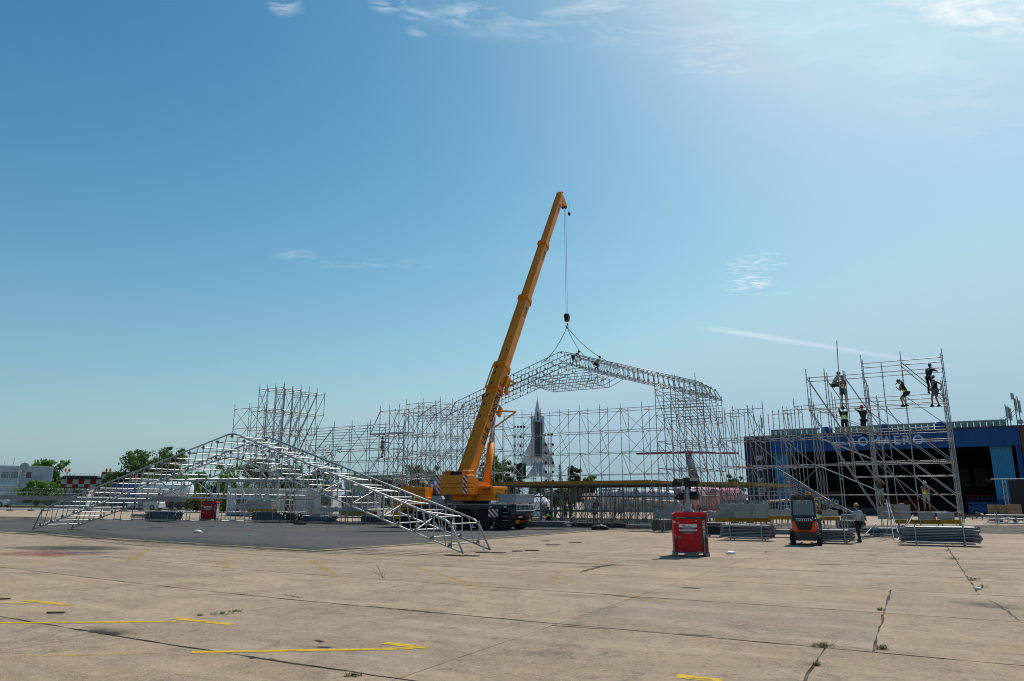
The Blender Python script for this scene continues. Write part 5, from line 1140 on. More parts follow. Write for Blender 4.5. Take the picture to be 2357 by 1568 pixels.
for i, (a, b, c, d, Y, lb) in enumerate([(2020, 2057, 1162, 1178.5, 42.5, 'upper left block of the pile inside the right tower'), (2057.5, 2095, 1162, 1178.5, 41.6, 'upper right block of the pile inside the right tower'), (2021, 2058, 1179, 1195, 42.5, 'lower left block of the pile inside the right tower'), (2058.5, 2096, 1179, 1195, 41.6, 'lower right block of the pile inside the right tower'),
        (2113, 2153, 1181, 1196, 41.0, 'single block under the white-helmeted worker'), (2157, 2196, 1180, 1196, 40.2, 'rightmost ballast block at the tower corner'), (1893, 1928, 1175, 1189, 47.0, 'block with a green mark behind the hi-vis worker at the forklift'),
        (1657, 1696, 1160.5, 1176, 52.0, 'upper left block of the long pile under the scaffold wing'), (1696.5, 1739, 1160.5, 1176, 51, 'upper middle block of the long pile under the scaffold wing'), (1739.5, 1769, 1160.5, 1176, 50, 'upper right block of the long pile under the scaffold wing'), (1650, 1692, 1176.5, 1192, 52, 'lower left block of the long pile under the scaffold wing'), (1692.5, 1734, 1176.5, 1192, 51, 'lower middle block of the long pile under the scaffold wing'), (1734.5, 1770, 1176.5, 1192, 50, 'lower right block of the long pile under the scaffold wing'),
        (1773, 1799, 1174, 1187, 49, 'left of two low blocks behind the forklift'), (1799.5, 1826, 1174, 1187, 48.5, 'right of two low blocks behind the forklift'), (1509, 1576, 1178, 1194, 54, 'long low block left of the floodlight mast'), (1531, 1577, 1163, 1177.5, 54, 'raised block behind the floodlight mast'), (1600, 1646, 1178, 1192, 53, 'low block right of the floodlight mast'),
        (575, 597, 1152, 1162, 63, 'upper left block of the far left pile'), (597.5, 614, 1152, 1162, 62.5, 'upper middle block of the far left pile'), (614.5, 631, 1152, 1162, 62, 'upper right block of the far left pile'), (575, 597, 1162.5, 1172, 63, 'lower left block of the far left pile'), (597.5, 614, 1162.5, 1172, 62.5, 'lower middle block of the far left pile'), (614.5, 631, 1162.5, 1172, 62, 'lower right block of the far left pile'),
        (548, 574, 1160, 1172, 63.5, 'leftmost low block beside the far left pile'), (739, 782, 1168, 1178, 61, 'long low block in front of the office container'), (793, 826, 1167, 1177, 60, 'left block on the yellow beam behind the truss'), (827, 861, 1167, 1177, 59, 'right block on the yellow beam behind the truss')]): block(a, b, c, d, Y, lb)
for a, b, c, d, Y, lb, tx in [(2060, 2166, 1196.5, 1206, 41.2, 'yellow beam pair under the tower ballast', 'doka H20 eco'), (2166, 2212, 1196.5, 1206, 39.8, 'short yellow beam end at the right tower corner', 'doka eco'), (1885, 1932, 1190, 1198, 47, 'yellow beam behind the hi-vis worker at the forklift', '2,45m'), (1648, 1768, 1192.5, 1201, 51, 'long yellow beam under the scaffold wing ballast', 'doka H20 eco'), (1772, 1828, 1188, 1196, 48.8, 'yellow beam just left of the forklift roof', None),
        (575, 631, 1172.5, 1179, 62.5, 'yellow beam under the far left pile', None), (785, 862, 1177.5, 1184, 59.6, 'yellow beam under the blocks behind the truss', None)]: beam(a, b, c, d, Y, lb, tx)
# --- litter and small things
def plate(px, py, sx, sy, rz, label):
    c = G(px, py); mb = MB(); mb.box((0, 0, .022), (sx, sy, .022), 0); tag(mb.build('base_board', 'ply_brown', None, False, c, R(rz)), label, 'board', 'loose base boards')
plate(93, 1224, .9, .3, -20, 'board under the near left foot of the truss'); plate(172, 1220, .9, .3, -15, 'board under the far left foot of the truss'); plate(1048, 1279.5, .8, .3, -25, 'board left of the near right foot of the truss'); plate(1085, 1280, .55, .3, -20, 'board right of the near right foot of the truss'); plate(1112, 1272.6, .55, .28, -20, 'board left of the far right foot of the truss'); plate(1147, 1273, .55, .28, -25, 'board right of the far right foot of the truss')
plate(1224, 1268, .55, .3, 5, 'lowest of four loose boards right of the truss'); plate(1191, 1269.5, .4, .25, 5, 'loose board nearest the truss foot'); plate(1273, 1255, .6, .3, 10, 'loose board right of the other boards'); plate(1324, 1250, .55, .3, 10, 'rightmost loose board on the concrete'); plate(1256, 1246, .4, .2, 0, 'farthest small board near the asphalt edge')
plate(239, 1219, .6, .25, 0, 'leftmost loose board on the asphalt'); plate(359, 1215.5, .9, .25, 0, 'second loose board on the asphalt'); plate(417, 1213.5, .9, .25, 0, 'third loose board on the asphalt'); plate(478, 1212, .9, .25, 0, 'loose board on the asphalt below the small light tower'); plate(128, 1413, .30, .05, 0, 'thin dark stick on the near concrete at left'); plate(10, 1381, .2, .06, 10, 'dark board scrap at the left edge')
def bag(px, py, r, h, mat, label, name='plastic_bag', cat='bag', seed=0):
    rg = random.Random(seed); c = G(px, py); mb = MB(); n = 14; rings = []
    for k, (f, z) in enumerate(((.8, 0), (1.0, .3), (.9, .62), (.66, .8), (.3, .78))): n2 = [rg.uniform(.6, 1.25) for _ in range(n)]; rings.append([Vector((r * f * rg.uniform(.7, 1.25) * math.cos(2 * math.pi * i / n), r * .6 * f * rg.uniform(.78, 1.2) * math.sin(2 * math.pi * i / n), h * z * n2[i] if k else 0)) for i in range(n)])
    mb.loft(rings); tag(mb.build(name, mat, None, True, c), label, cat)
bag(454, 1227.5, .24, .2, 'plastic_white', 'crumpled white plastic bag on the asphalt', seed=1); bag(1682, 1276, .17, .13, 'plastic_white', 'clear crumpled plastic right of the red light tower', seed=2); bag(1380, 1220, .62, .40, 'black', 'black rubbish bag lying in front of the stage', seed=3); bag(575, 1233.5, .10, .06, 'sky_blue_print', 'small blue scrap on the asphalt', seed=4); bag(690, 1208, .45, .22, 'black', 'black cloth heap on the asphalt behind the truss', 'cloth_heap', 'cloth', seed=5); bag(1526, 1167, .3, .35, 'black', 'black bag on the blocks left of the floodlights', seed=6)
bag(2252, 1357, .09, .06, 'plastic_white', 'white scrap in the joint at the right edge', seed=7); bag(1086, 1211, .3, .12, 'light_grey', 'pale rag on the asphalt near the crane wheels', 'cloth_heap', 'cloth', seed=8)
def bottle(px, py, label):
    c = G(px, py); e = empty('water_bottle', c, 0, label, 'bottle'); mb = MB(); mb.lathe([(.045, 0), (.05, .02), (.05, .12), (.046, .15), (.05, .18), (.05, .26), (.018, .33), (.018, .35)], 12); mb.build('bottle_body', 'bottle_plastic', e, True); mb = MB(); mb.lathe([(.02, .35), (.02, .375)], 10); mb.build('bottle_cap', 'steel_blue', e)
bottle(1114, 1271.5, 'tall clear water bottle by the far right truss foot')
def weed(px, py, h, n, label, spread=.12, mat='leaf_weed'):
    c = G(px, py); e = empty('weed', c, 0, label, 'weed', 'weeds in the joints'); mb = MB(); sm = MB()
    for k in range(n):
        a = random.uniform(0, 6.28); rr = random.uniform(0, spread * .45); b = Vector((rr * math.cos(a) * 1.6, rr * math.sin(a), 0)); tip = b + Vector((random.gauss(0, .3) * h, random.gauss(0, .3) * h, h * random.uniform(.2, .6)))
        sm.tube(b, tip, .0022, 4)
        for j in range(5):
            p = b.lerp(tip, .25 + .17 * j); d = Vector((random.gauss(0, 1), random.gauss(0, 1), .4)).normalized() * random.uniform(.012, .03); s_ = d.cross(Z).normalized() * .006
            mb.add([p, p + d * .5 + s_, p + d, p + d * .5 - s_], [(0, 1, 2, 3)])
    tag(mb.build('leaves', mat, e), kind='stuff'); tag(sm.build('stems', mat, e), kind='stuff')
weed(882, 1330, .62, 12, 'tall thin weed standing alone on the concrete', .04); weed(2196, 1288, .16, 46, 'thick weed clump highest in the right-hand joint', .35); weed(2240, 1336, .14, 40, 'weed clump in the middle of the right-hand joint', .3); weed(2262, 1352, .12, 26, 'lowest weed clump in the right-hand joint', .2); weed(1893, 1489, .10, 60, 'spreading weed where two joints cross', .22); weed(2032, 1494, .10, 36, 'weed at the lower end of the cracked joint', .14); weed(1878, 1532, .08, 30, 'small weed near the bottom edge of the picture', .10); weed(2027, 1405, .09, 30, 'weed where the cracked joint meets another', .12); weed(510, 1414, .07, 40, 'low weed strip in the joint at left', .3); weed(545, 1408, .06, 30, 'second low weed strip in the joint at left', .25); weed(815, 1556, .05, 40, 'mossy weed at the bottom left joint', .15); weed(780, 1251, .12, 14, 'dry weed beside the asphalt corner', .2); weed(1763, 1272, .1, 14, 'tiny weed right of the red light tower', .1); weed(458, 1418, .05, 20, 'tiny weed left of the joint strip', .12); weed(2180, 1268, .1, 16, 'small weed at the far end of the right-hand joint', .2)
fc = empty('flight_case', G(1648, 1236), ANG, 'black and silver flight case behind the red light tower', 'case'); mb = MB(); mb.cbox((0, 0, .42), (.95, .6, .62), .02); mb.build('case_body', 'black', fc)
for x in (-.47, .47):
    for y in (-.3, .3): mb = MB(); mb.box((x, y, .42), (.05, .05, .64)); mb.build('corner_profile', 'light_grey', fc); mb = MB(); mb.lathe([(.06, 0), (.06, .04)], 10, frame((x * .85, y * .85 - .02, .06), Vector((1, 0, 0)), Z, Vector((0, -1, 0)))); mb.build('castor', 'black_rubber', fc)
for z in (.12, .60, .74): mb = MB(); mb.box((0, 0, z), (.97, .62, .03)); mb.build('edge_profile', 'light_grey', fc)

# ================================================================== HANGAR AND THE THINGS BEFORE IT
HL = P(1712, 1000, 112); HL.z = 0; hz = 11.5
hg = empty('hangar', HL, ANG, 'large blue hangar with white lettering and an open dark mouth at right', 'building')
def hp(name, mat, fn, parent=hg): mb = MB(); fn(mb); return mb.build(name, mat, parent)
uat = lambda px, z=5.0: solve(lambda q: HL + U * q + Z * z, px, 0, 80)
W_ = uat(2349, 10) + 9.55
fas = hp('fascia', 'hangar_blue', lambda mb: mb.bbox((3.6, -.1, 9.1), (W_ - 9.6, .5, hz)))
for k in range(60): hp('seam', 'navy_panel', lambda mb: mb.bbox((4 + .78 * k, -.115, 9.1), (4.03 + .78 * k, -.1, hz)), fas) if k % 2 == 0 else None
hp('sign_panel', 'navy_panel', lambda mb: mb.bbox((0, -.3, 0), (3.55, 1.0, hz)))
for k, ch in enumerate('BRSO'): text('sign_letter', ch, 1.35, 'letter_white', hg, frame((2.05, -.31, 8.35 - 1.65 * k), Vector((0, 0, -1)), Vector((1, 0, 0)), Vector((0, -1, 0))), .01, bold=.05)
text('hangar_letter', 'ROMAERO', 1.75, 'letter_blue', fas, frame(((uat(1939, 10.3) + uat(2141, 10.3)) / 2, -.12, 10.25), Vector((1, 0, 0)), Z, Vector((0, -1, 0))), .06, bold=.03, sx=1.0, spacing=1.25)
o_ = fas.children[-1]; xs = [v_.co.x for v_ in o_.data.vertices]; o_.scale.x = (uat(2141, 10.3) - uat(1939, 10.3)) / (max(xs) - min(xs))
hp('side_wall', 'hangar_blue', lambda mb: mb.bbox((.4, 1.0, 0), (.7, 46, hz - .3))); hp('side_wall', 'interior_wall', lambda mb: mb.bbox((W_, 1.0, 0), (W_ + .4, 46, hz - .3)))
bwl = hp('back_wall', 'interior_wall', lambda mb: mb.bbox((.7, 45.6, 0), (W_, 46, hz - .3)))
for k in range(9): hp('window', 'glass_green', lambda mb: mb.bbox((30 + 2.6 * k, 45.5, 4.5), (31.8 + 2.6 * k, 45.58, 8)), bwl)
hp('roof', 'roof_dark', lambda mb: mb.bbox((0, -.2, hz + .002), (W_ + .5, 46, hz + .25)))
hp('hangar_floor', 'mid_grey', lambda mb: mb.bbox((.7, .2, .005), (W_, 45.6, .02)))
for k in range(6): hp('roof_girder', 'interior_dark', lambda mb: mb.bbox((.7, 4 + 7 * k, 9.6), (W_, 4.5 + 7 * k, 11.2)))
for x0, x1, nm in ((4.0, uat(1817), 'a'), (uat(2290), uat(2341), 'b')):
    for k in range(14):
        w = (x1 - x0) / 14; hp('door_leaf', 'door_blue', lambda mb: (mb.bbox((x0 + k * w, 1.0, .03), (x0 + (k + .72) * w, 1.18, 9.3)), mb.bbox((x0 + (k + .72) * w, 1.06, .03), (x0 + (k + 1) * w, 1.14, 9.3))))
    hp('door_kick_panel', 'hangar_blue', lambda mb: mb.bbox((x0 + .05, .93, .03), (x1 - .05, .99, 2.2)))
hp('jamb', 'hangar_blue', lambda mb: mb.bbox((W_ - 10.2, .2, 0), (W_ - 9.6, 1.0, 9.1))); hp('pier', 'brown_frame', lambda mb: mb.bbox((W_ - 9.55, -.2, 0), (W_, 1.0, hz)))
for x0, x1 in ((uat(1771, 12), uat(1883, 12)), (uat(1920, 12), uat(2030, 12)), (uat(2040, 12), uat(2154, 12)), (uat(2185, 12), uat(2322, 12))):
    sk = hp('skylight', 'light_grey', lambda mb: mb.bbox((x0, 1.5, hz + .25), (x1, 3.2, hz + .35)))
    n = int((x1 - x0) / .75)
    for k in range(n): hp('skylight_pane', 'glass_green', lambda mb: mb.bbox((x0 + k * .75 + .03, 1.45, hz + .3), (x0 + k * .75 + .70, 1.55, hz + 1.15)), sk)
    hp('skylight_cap', 'light_grey', lambda mb: mb.bbox((x0, 1.4, hz + 1.15), (x1, 3.2, hz + 1.25)), sk)
for x in (uat(1900, 12), uat(2035, 12), uat(2168, 12)): hp('roof_vent', 'hangar_blue', lambda mb: mb.cbox((x, 2.2, hz + .75), (1.5, 1.6, 1.2), .3))
for x, h in ((uat(2321, 14), 3.2), (uat(2328, 14), 2.8), (uat(2344, 14), 4.6), (uat(2352, 14), 4.2), (uat(1745, 13), 3.6)):
    an = hp('antenna_mast', 'dark_galvanised', lambda mb: mb.tube((x, 3, hz + .25), (x, 3, hz + .25 + h), .06, 6)); hp('antenna', 'light_grey', lambda mb: mb.cbox((x + .15, 2.9, hz + h * .72), (.22, .18, 1.7), .05), an); hp('stay', 'dark_galvanised', lambda mb: mb.tube((x, 3, hz + h * .6), (x - 2.4, 3.4, hz + .3), .03, 5), an)
    if h > 4.5: hp('antenna', 'light_grey', lambda mb: mb.cbox((x - .2, 3.0, hz + h * .98), (.25, .25, .9), .06), an); hp('dish', 'light_grey', lambda mb: mb.lathe([(.05, 0), (.35, .12), (.36, .2)], 12, frame((x + .3, 2.8, hz + .9), Vector((1, 0, 0)), Z, Vector((0, -1, 0)))), an)
hU = lambda px, Y, z=0: Vector((P(px, 1160, Y).x, Y, z))
# black box truck inside the hangar mouth
tr = empty('box_truck', hU(1922, 108), ANG, 'black box truck with red edging and a Vo sign in the hangar', 'truck')
def tp_(name, mat, fn, parent): mb = MB(); fn(mb); return mb.build(name, mat, parent)
tp_('box_body', 'black', lambda mb: mb.cbox((0, 2.5, 1.95), (2.9, 6, 2.7), .08), tr); tp_('box_side', 'steel_blue', lambda mb: mb.bbox((-1.50, -.3, .7), (-1.46, 5, 3.2)), tr)
for a, b in (((-1.25, 3.1), (1.3, 3.16)), ((-1.25, .8), (-1.19, 3.1)), ((1.24, .8), (1.3, 3.1))): tp_('edging', 'red_gloss', lambda mb: mb.bbox((a[0], -.53, a[1]), (b[0], -.505, b[1])), tr)
text('sign', 'Vo', 1.2, 'light_grey', tr, frame((-.1, -.51, 1.85), Vector((1, 0, 0)), Z, Vector((0, -1, 0))), .01, bold=.06)
tp_('hazard_diamond', 'light_grey', lambda mb: mb.box((-.5, -.51, 1.1), (.34, .01, .34), 0, Matrix.Rotation(R(45), 3, 'Y')), tr)
for x in (-1.1, 1.1): tp_('wheel', 'black_rubber', lambda mb: mb.lathe([(.3, -.15), (.48, -.15), (.5, 0), (.48, .15), (.3, .15)], 18, Matrix.Translation((x, 1, .5)) @ Matrix.Rotation(R(90), 4, 'Y')), tr)
rc = empty('red_van', hU(2085, 118), ANG + R(20), 'dark red vehicle parked inside the hangar behind the tower', 'vehicle')
tp_('body', 'red_blur', lambda mb: mb.prism([(-2.6, .4), (2.6, .4), (2.7, 1.2), (1.8, 1.4), (1.1, 2.1), (-2.4, 2.1), (-2.6, 1.2)], 1.9, frame((0, 1, 0), Vector((1, 0, 0)), Z, Vector((0, -1, 0)))), rc)
for x in (-1.6, 1.7): tp_('wheel', 'black_rubber', lambda mb: mb.lathe([(.2, -.12), (.38, -.12), (.4, 0), (.38, .12), (.2, .12)], 16, Matrix.Translation((x, -.95, .4)) @ Matrix.Rotation(R(90), 4, 'X')), rc)
# blue scissor lift
sl = empty('scissor_lift', hU(2268, 100), ANG, 'blue scissor lift with red rails at the hangar mouth', 'lift')
tp_('base', 'blue_lift', lambda mb: (mb.cbox((0, 0, .75), (3.6, 1.5, .8), .06), mb.cbox((-1.9, 0, .8), (.3, 1.4, 1.1), .05)), sl)
for k in range(3): tp_('scissor_arm', 'blue_lift', lambda mb: (mb.bbox((-1.6, -.6, 1.18 + .12 * k), (1.6, -.5, 1.27 + .12 * k))), sl)
pf = tp_('platform', 'blue_lift', lambda mb: mb.cbox((0, 0, 1.66), (4.1, 1.5, .2), .03), sl)
for k in range(8): tp_('rail_post', 'red_gloss' if k % 3 == 1 else 'blue_lift', lambda mb: mb.tube((-2.0 + 4.0 * k / 7, -.72, 1.7), (-2.0 + 4.0 * k / 7, -.72, 2.6), .03, 6), pf)
for z, m_ in ((2.2, 'blue_lift'), (2.6, 'red_gloss')):
    for y in (-.72, .72): tp_('guard_rail', m_, lambda mb: mb.tube((-2.0, y, z), (2.0, y, z), .03, 6), pf)
for x in (-1.2, 1.3): tp_('wheel', 'black_rubber', lambda mb: mb.lathe([(.2, -.14), (.36, -.14), (.38, 0), (.36, .14), (.2, .14)], 18, Matrix.Translation((x, -.7, .38)) @ Matrix.Rotation(R(90), 4, 'X')), sl); tp_('hub', 'light_grey', lambda mb: mb.lathe([(.2, 0), (.18, .03)], 14, Matrix.Translation((x, -.84, .38)) @ Matrix.Rotation(R(90), 4, 'X')), sl)
# cardboard cartons on pallets
def carton(px, py, Y, w, h, label):
    c = P(px, py, Y); e = empty('carton', (c.x, c.y, max(0, c.z)), ANG, label, 'carton', 'brown cartons near the hangar')
    tp_('lower_box', 'cardboard', lambda mb: mb.cbox((0, 0, h * .25), (w, .8, h * .49), .01), e); tp_('upper_box', 'cardboard', lambda mb: mb.cbox((0, 0, h * .75), (w, .8, h * .49), .01), e)
carton(2292, 1185, 66, 1.05, .88, 'left carton pair of the upper row near the hangar'); carton(2315, 1185.5, 65.4, 1.0, .84, 'middle carton pair of the upper row near the hangar'); carton(2336, 1184.5, 64.8, 1.05, .88, 'right carton pair of the upper row near the hangar'); carton(2293, 1200.5, 65.5, 1.0, .62, 'carton standing below the upper row near the hangar')
tp = empty('carton_platform', P(2316, 1190, 65.6) * 1.0, ANG, 'low board platform carrying the brown cartons', 'platform'); tp.location.z = 0; zc = P(2316, 1185, 65.6).z
tp_('board', 'pallet_wood', lambda mb: mb.bbox((-1.9, -.5, zc - .12), (1.9, .5, zc - .02)), tp)
for x in (-.4, .6, 1.7): tp_('leg', 'pallet_wood', lambda mb: mb.bbox((x - .1, -.4, 0), (x + .1, .4, zc - .12)), tp)
def pallet(px, py, w, n, label, mess=False):
    e = empty('pallet', G(px, py), ANG + R(random.uniform(-8, 8)), label, 'pallet', 'wooden pallets near the hangar')
    for k in range(n):
        for x in (-w / 2, 0, w / 2): tp_('bearer', 'wood_dark', lambda mb: mb.bbox((x - .05, -.5, .02 + .17 * k), (x + .05, .5, .12 + .17 * k)), e)
        for y in (-.45, -.2, .05, .3): tp_('deck_slat', 'pallet_wood' if (k + int(y * 10)) % 2 else 'wood_dark', lambda mb: mb.bbox((-w / 2 - .08, y, .125 + .17 * k), (w / 2 + .08, y + .14, .15 + .17 * k)), e)
    if mess:
        for k in range(4): o = tp_('loose_board', 'brown_frame', lambda mb: mb.box((0, 0, 0), (.8, .3, .02)), e); o.location = (random.uniform(-.5, .5), random.uniform(-.3, .3), .2 + .17 * n + .05 * k); o.rotation_euler = (random.uniform(-.3, .3), random.uniform(-.2, .2), random.uniform(0, 3))
pallet(2222, 1194, 2.2, 3, 'stack of dark pallets right of the tower corner'); pallet(2262, 1197, 1.8, 2, 'pallet heap with tipped brown boards', True)
# ladder truss lying on a rack, and the LED tower at the right edge
ts = empty('truss_stack', G(2335, 1208), ANG, 'pile of short lattice trusses at the right edge', 'truss stack')
for j in range(3):
    for k in range(2):
        z0 = .15 + .34 * k; y = -.5 + .45 * j
        for z in (z0, z0 + .28): tube('chord', (-1.9, y, z), (2.2, y, z), .028, 'aluminium', ts)
        for q in range(12): tube('lattice', (-1.9 + .34 * q, y, z0 + (.28 if q % 2 else 0)), (-1.56 + .34 * q, y, z0 + (0 if q % 2 else .28)), .014, 'aluminium', ts)
for x in (-1.2, 1.2): tube('rack_post', (x, -.8, 0), (x, -.8, 1.0), .035, 'galvanised', ts); tube('rack_post', (x, .8, 0), (x, .8, 1.0), .035, 'galvanised', ts); tube('rack_foot', (x, -.8, .1), (x, .8, .1), .03, 'galvanised', ts)
def box_truss(o, a, b, w=.3, seg=8):
    a, b = Vector(a), Vector(b)
    for dx in (-w / 2, w / 2):
        for dy in (-w / 2, w / 2): tube('chord', a + Vector((dx, dy, 0)), b + Vector((dx, dy, 0)), .025, 'aluminium', o)
    for k in range(seg):
        p, q = a.lerp(b, k / seg), a.lerp(b, (k + 1) / seg); s_ = 1 if k % 2 else -1
        for dy in (-w / 2, w / 2): tube('lattice', p + Vector((-w / 2 * s_, dy, 0)), q + Vector((w / 2 * s_, dy, 0)), .014, 'aluminium', o)
ld = empty('led_tower', hU(2338, 78), ANG, 'black screen hung between lattice truss uprights at the right edge', 'screen')
box_truss(ld, (-.75, 0, 0), (-.75, 0, 4.2)); box_truss(ld, (1.75, 0, 0), (1.75, 0, 4.2)); mb = MB(); mb.cbox((.5, .1, 2.1), (1.75, .12, 4.0), .02); mb.build('screen_panel', 'screen_black', ld)
tube('cross_bar', (-1.9, 0, 4.22), (3.4, 0, 4.22), .04, 'aluminium', ld); mb = MB(); mb.cbox((-2.1, -.1, 4.05), (.5, .35, .3), .05); mb.build('hanging_lamp', 'black', ld)

# ================================================================== AIRCRAFT
# T-tail airliner in mixed colours, parked behind the stage
tl = P(1582, 1042, 86)
ap = empty('airliner', (tl.x, tl.y, 0), R(58), 'pink and purple painted T-tail airliner parked behind the stage', 'aircraft')
def wingsec(p0, c0, p1, c1, th=.16, axis='y'):          # thin tapered surface between two chord lines
    out = []
    for p, c in ((p0, c0), (p1, c1)):
        p = Vector(p); c = Vector(c); n_ = 10; ring = []
        for k in range(n_):
            a = 2 * math.pi * k / n_; ring.append(p + c * (.5 * math.cos(a)) + Vector((0, 0, 1) if axis == 'y' else (0, 1, 0)) * (th * .5 * math.sin(a)))
        out.append(ring)
    return out
H_ = tl.z
def fus(mb):
    m_ = frame((0, 0, 2.35), Vector((0, 0, 1)), Vector((0, 1, 0)), Vector((1, 0, 0)))
    mb.lathe([(.3, -3.2), (.9, -1.6), (1.4, 1), (1.66, 4), (1.68, 15), (1.6, 19), (1.25, 21), (.6, 22.5), (.1, 23)], 26, m_)
mb = MB(); fus(mb); mb.build('fuselage', 'pink_skin', ap, True)
mb = MB(); mb.loft(wingsec((.3, 0, H_ - .1), (2.4, 0, 0), (3.0, 0, 3.4), (4.2, 0, 0), .3, 'z')); mb.build('fin', 'green_skin', ap, True)
yaw = Matrix.Rotation(R(-62), 4, 'Z')
for s_ in (-1, 1): mb = MB(); mb.loft(wingsec((.3, 0, H_ + .05), (2.2, 0, 0), tuple(yaw @ Vector((s_ * 5.9, 0, H_ - .1))), (1.1, 0, 0), .26)); mb.build('tailplane', 'magenta_skin', ap, True)
mb = MB(); mb.lathe([(.05, -1.6), (.28, -.6), (.3, .6), (.1, 1.5)], 12, frame((.4, 0, H_ + .08), Vector((0, 0, 1)), Vector((0, 1, 0)), Vector((1, 0, 0)))); mb.build('tail_bullet', 'magenta_skin', ap, True)
for y in (-2.2, 2.2): mb = MB(); mb.lathe([(.35, -1.6), (.6, -1), (.66, .5), (.6, 1.6), (.45, 1.7)], 18, frame((3.6, y, 2.9), Vector((0, 0, 1)), Vector((0, 1, 0)), Vector((1, 0, 0)))); mb.build('engine', 'pink_skin', ap, True)
for s_ in (-1, 1): mb = MB(); mb.loft(wingsec((12, s_ * 1.4, 1.6), (4.6, 0, 0), (9.6, s_ * 13, 2.2), (1.5, 0, 0), .3)); mb.build('wing', 'orange_skin', ap, True)
for k in range(14): mb = MB(); mb.box((4.5 + 1.05 * k, -1.67, 2.75), (.32, .04, .38)); mb.build('window', 'window_glass', ap)
for x, y in ((19, 0), (10.5, -2), (10.5, 2)): tube('gear_leg', (x, y, .3), (x, y, 1.4), .09, 'mid_grey', ap); mb = MB(); mb.lathe([(.12, -.12), (.32, -.12), (.34, 0), (.32, .12), (.12, .12)], 14, Matrix.Translation((x, y, .34)) @ Matrix.Rotation(R(90), 4, 'X')); mb.build('gear_wheel', 'black_rubber', ap)
# a pale fuselage stored beyond
fz = P(1470, 1136, 112); pf_ = empty('fuselage_hulk', (fz.x, fz.y, 0), R(-12), 'pale grey aircraft fuselage stored beyond the stage deck', 'aircraft')
mb = MB(); mb.lathe([(.2, -6.5), (1.0, -5.5), (1.35, -3), (1.4, 3), (1.1, 5.5), (.5, 7)], 22, frame((0, 0, 2.3), Vector((0, 0, 1)), Vector((0, 1, 0)), Vector((1, 0, 0)))); mb.build('hull', 'white_panel', pf_, True)
for k in range(12): mb = MB(); mb.lathe([(1.405, -.02), (1.405, .02)], 22, frame((-3 + .5 * k, 0, 2.3), Vector((0, 0, 1)), Vector((0, 1, 0)), Vector((1, 0, 0)))); mb.build('hoop', 'light_grey', pf_)
for x in (-3, 3): mb = MB(); mb.bbox((x - .2, -1, 0), (x + .2, 1, 1.1)); mb.build('cradle', 'mid_grey', pf_)
# jet standing on its tail as a stage piece
jb = P(1236, 1093, 112); jt = P(1231, 918, 112); jz0 = jb.z
jt_e = empty('jet_centrepiece', (jb.x + .15, 112, 0), R(4), 'grey fighter jet mounted nose up as a distant stage centrepiece', 'jet')
JH = jt.z - jz0
def jr(w, d, z, x=0): return [Vector((x + w * math.cos(2 * math.pi * k / 16), d * math.sin(2 * math.pi * k / 16), jz0 + z)) for k in range(16)]
mb = MB(); mb.loft([jr(.04, .04, JH + .3), jr(.05, .05, JH - .2), jr(.32, .3, JH * .88), jr(.55, .5, JH * .76), jr(.72, .62, JH * .66), jr(.80, .7, JH * .5), jr(.82, .72, JH * .25), jr(.62, .6, JH * .12)]); mb.build('fuselage', 'jet_grey', jt_e, True, fix=True)
mb = MB(); mb.prism([(-.60, JH * .22), (.60, JH * .22), (.58, JH * .68), (-.56, JH * .69)], .05, frame((0, -.74, jz0), Vector((1, 0, 0)), Z, Vector((0, -1, 0)))); mb.build('dark_back_panel', 'jet_dark', jt_e)
mb = MB(); mb.loft([jr(.02, .1, JH * .86), jr(.18, .62, JH * .80), jr(.2, .72, JH * .72), jr(.05, .5, JH * .69)]); mb.build('canopy', 'jet_dark', jt_e, True)
for s_ in (-1, 1):
    mb = MB(); mb.cbox((s_ * .84, 0, jz0 + JH * .66), (.38, .9, JH * .22), .1); mb.build('intake', 'jet_grey', jt_e)
    mb = MB(); mb.prism([(s_ * .7, JH * .60), (s_ * 1.15, JH * .44), (s_ * 2.5, JH * .18), (s_ * 2.75, JH * .07), (s_ * 2.2, JH * .12), (s_ * .75, JH * .12)][::s_], .14, frame((0, .07, jz0), Vector((1, 0, 0)), Z, Vector((0, -1, 0)))); mb.build('wing', 'jet_grey', jt_e)
    mb = MB(); mb.prism([(s_ * .6, JH * .13), (s_ * 1.0, JH * .08), (s_ * 1.9, -JH * .04), (s_ * 1.7, -JH * .06), (s_ * .6, JH * .0)][::s_], .12, frame((0, -.1, jz0), Vector((1, 0, 0)), Z, Vector((0, -1, 0)))); mb.build('tailplane', 'jet_grey', jt_e)
    mb = MB(); mb.prism([(0, JH * .16), (.1, 0), (1.5, -.1), (1.7, JH * .04), (.9, JH * .12)], .1, frame((s_ * .5, -.4, jz0), Vector((0, -1, 0)), Z, Vector((1, 0, 0)))); mb.build('fin', 'jet_grey', jt_e)
    mb = MB(); mb.lathe([(.30, 0), (.36, .5), (.38, 1.4), (.36, 2)], 14, Matrix.Translation((s_ * .4, -.3, jz0 - .2))); mb.build('exhaust_nozzle', 'light_grey', jt_e, True)
for x in (-.6, .6): tube('support', (x, .4, 0), (x, .4, jz0 + .4), .08, 'galvanised', jt_e)
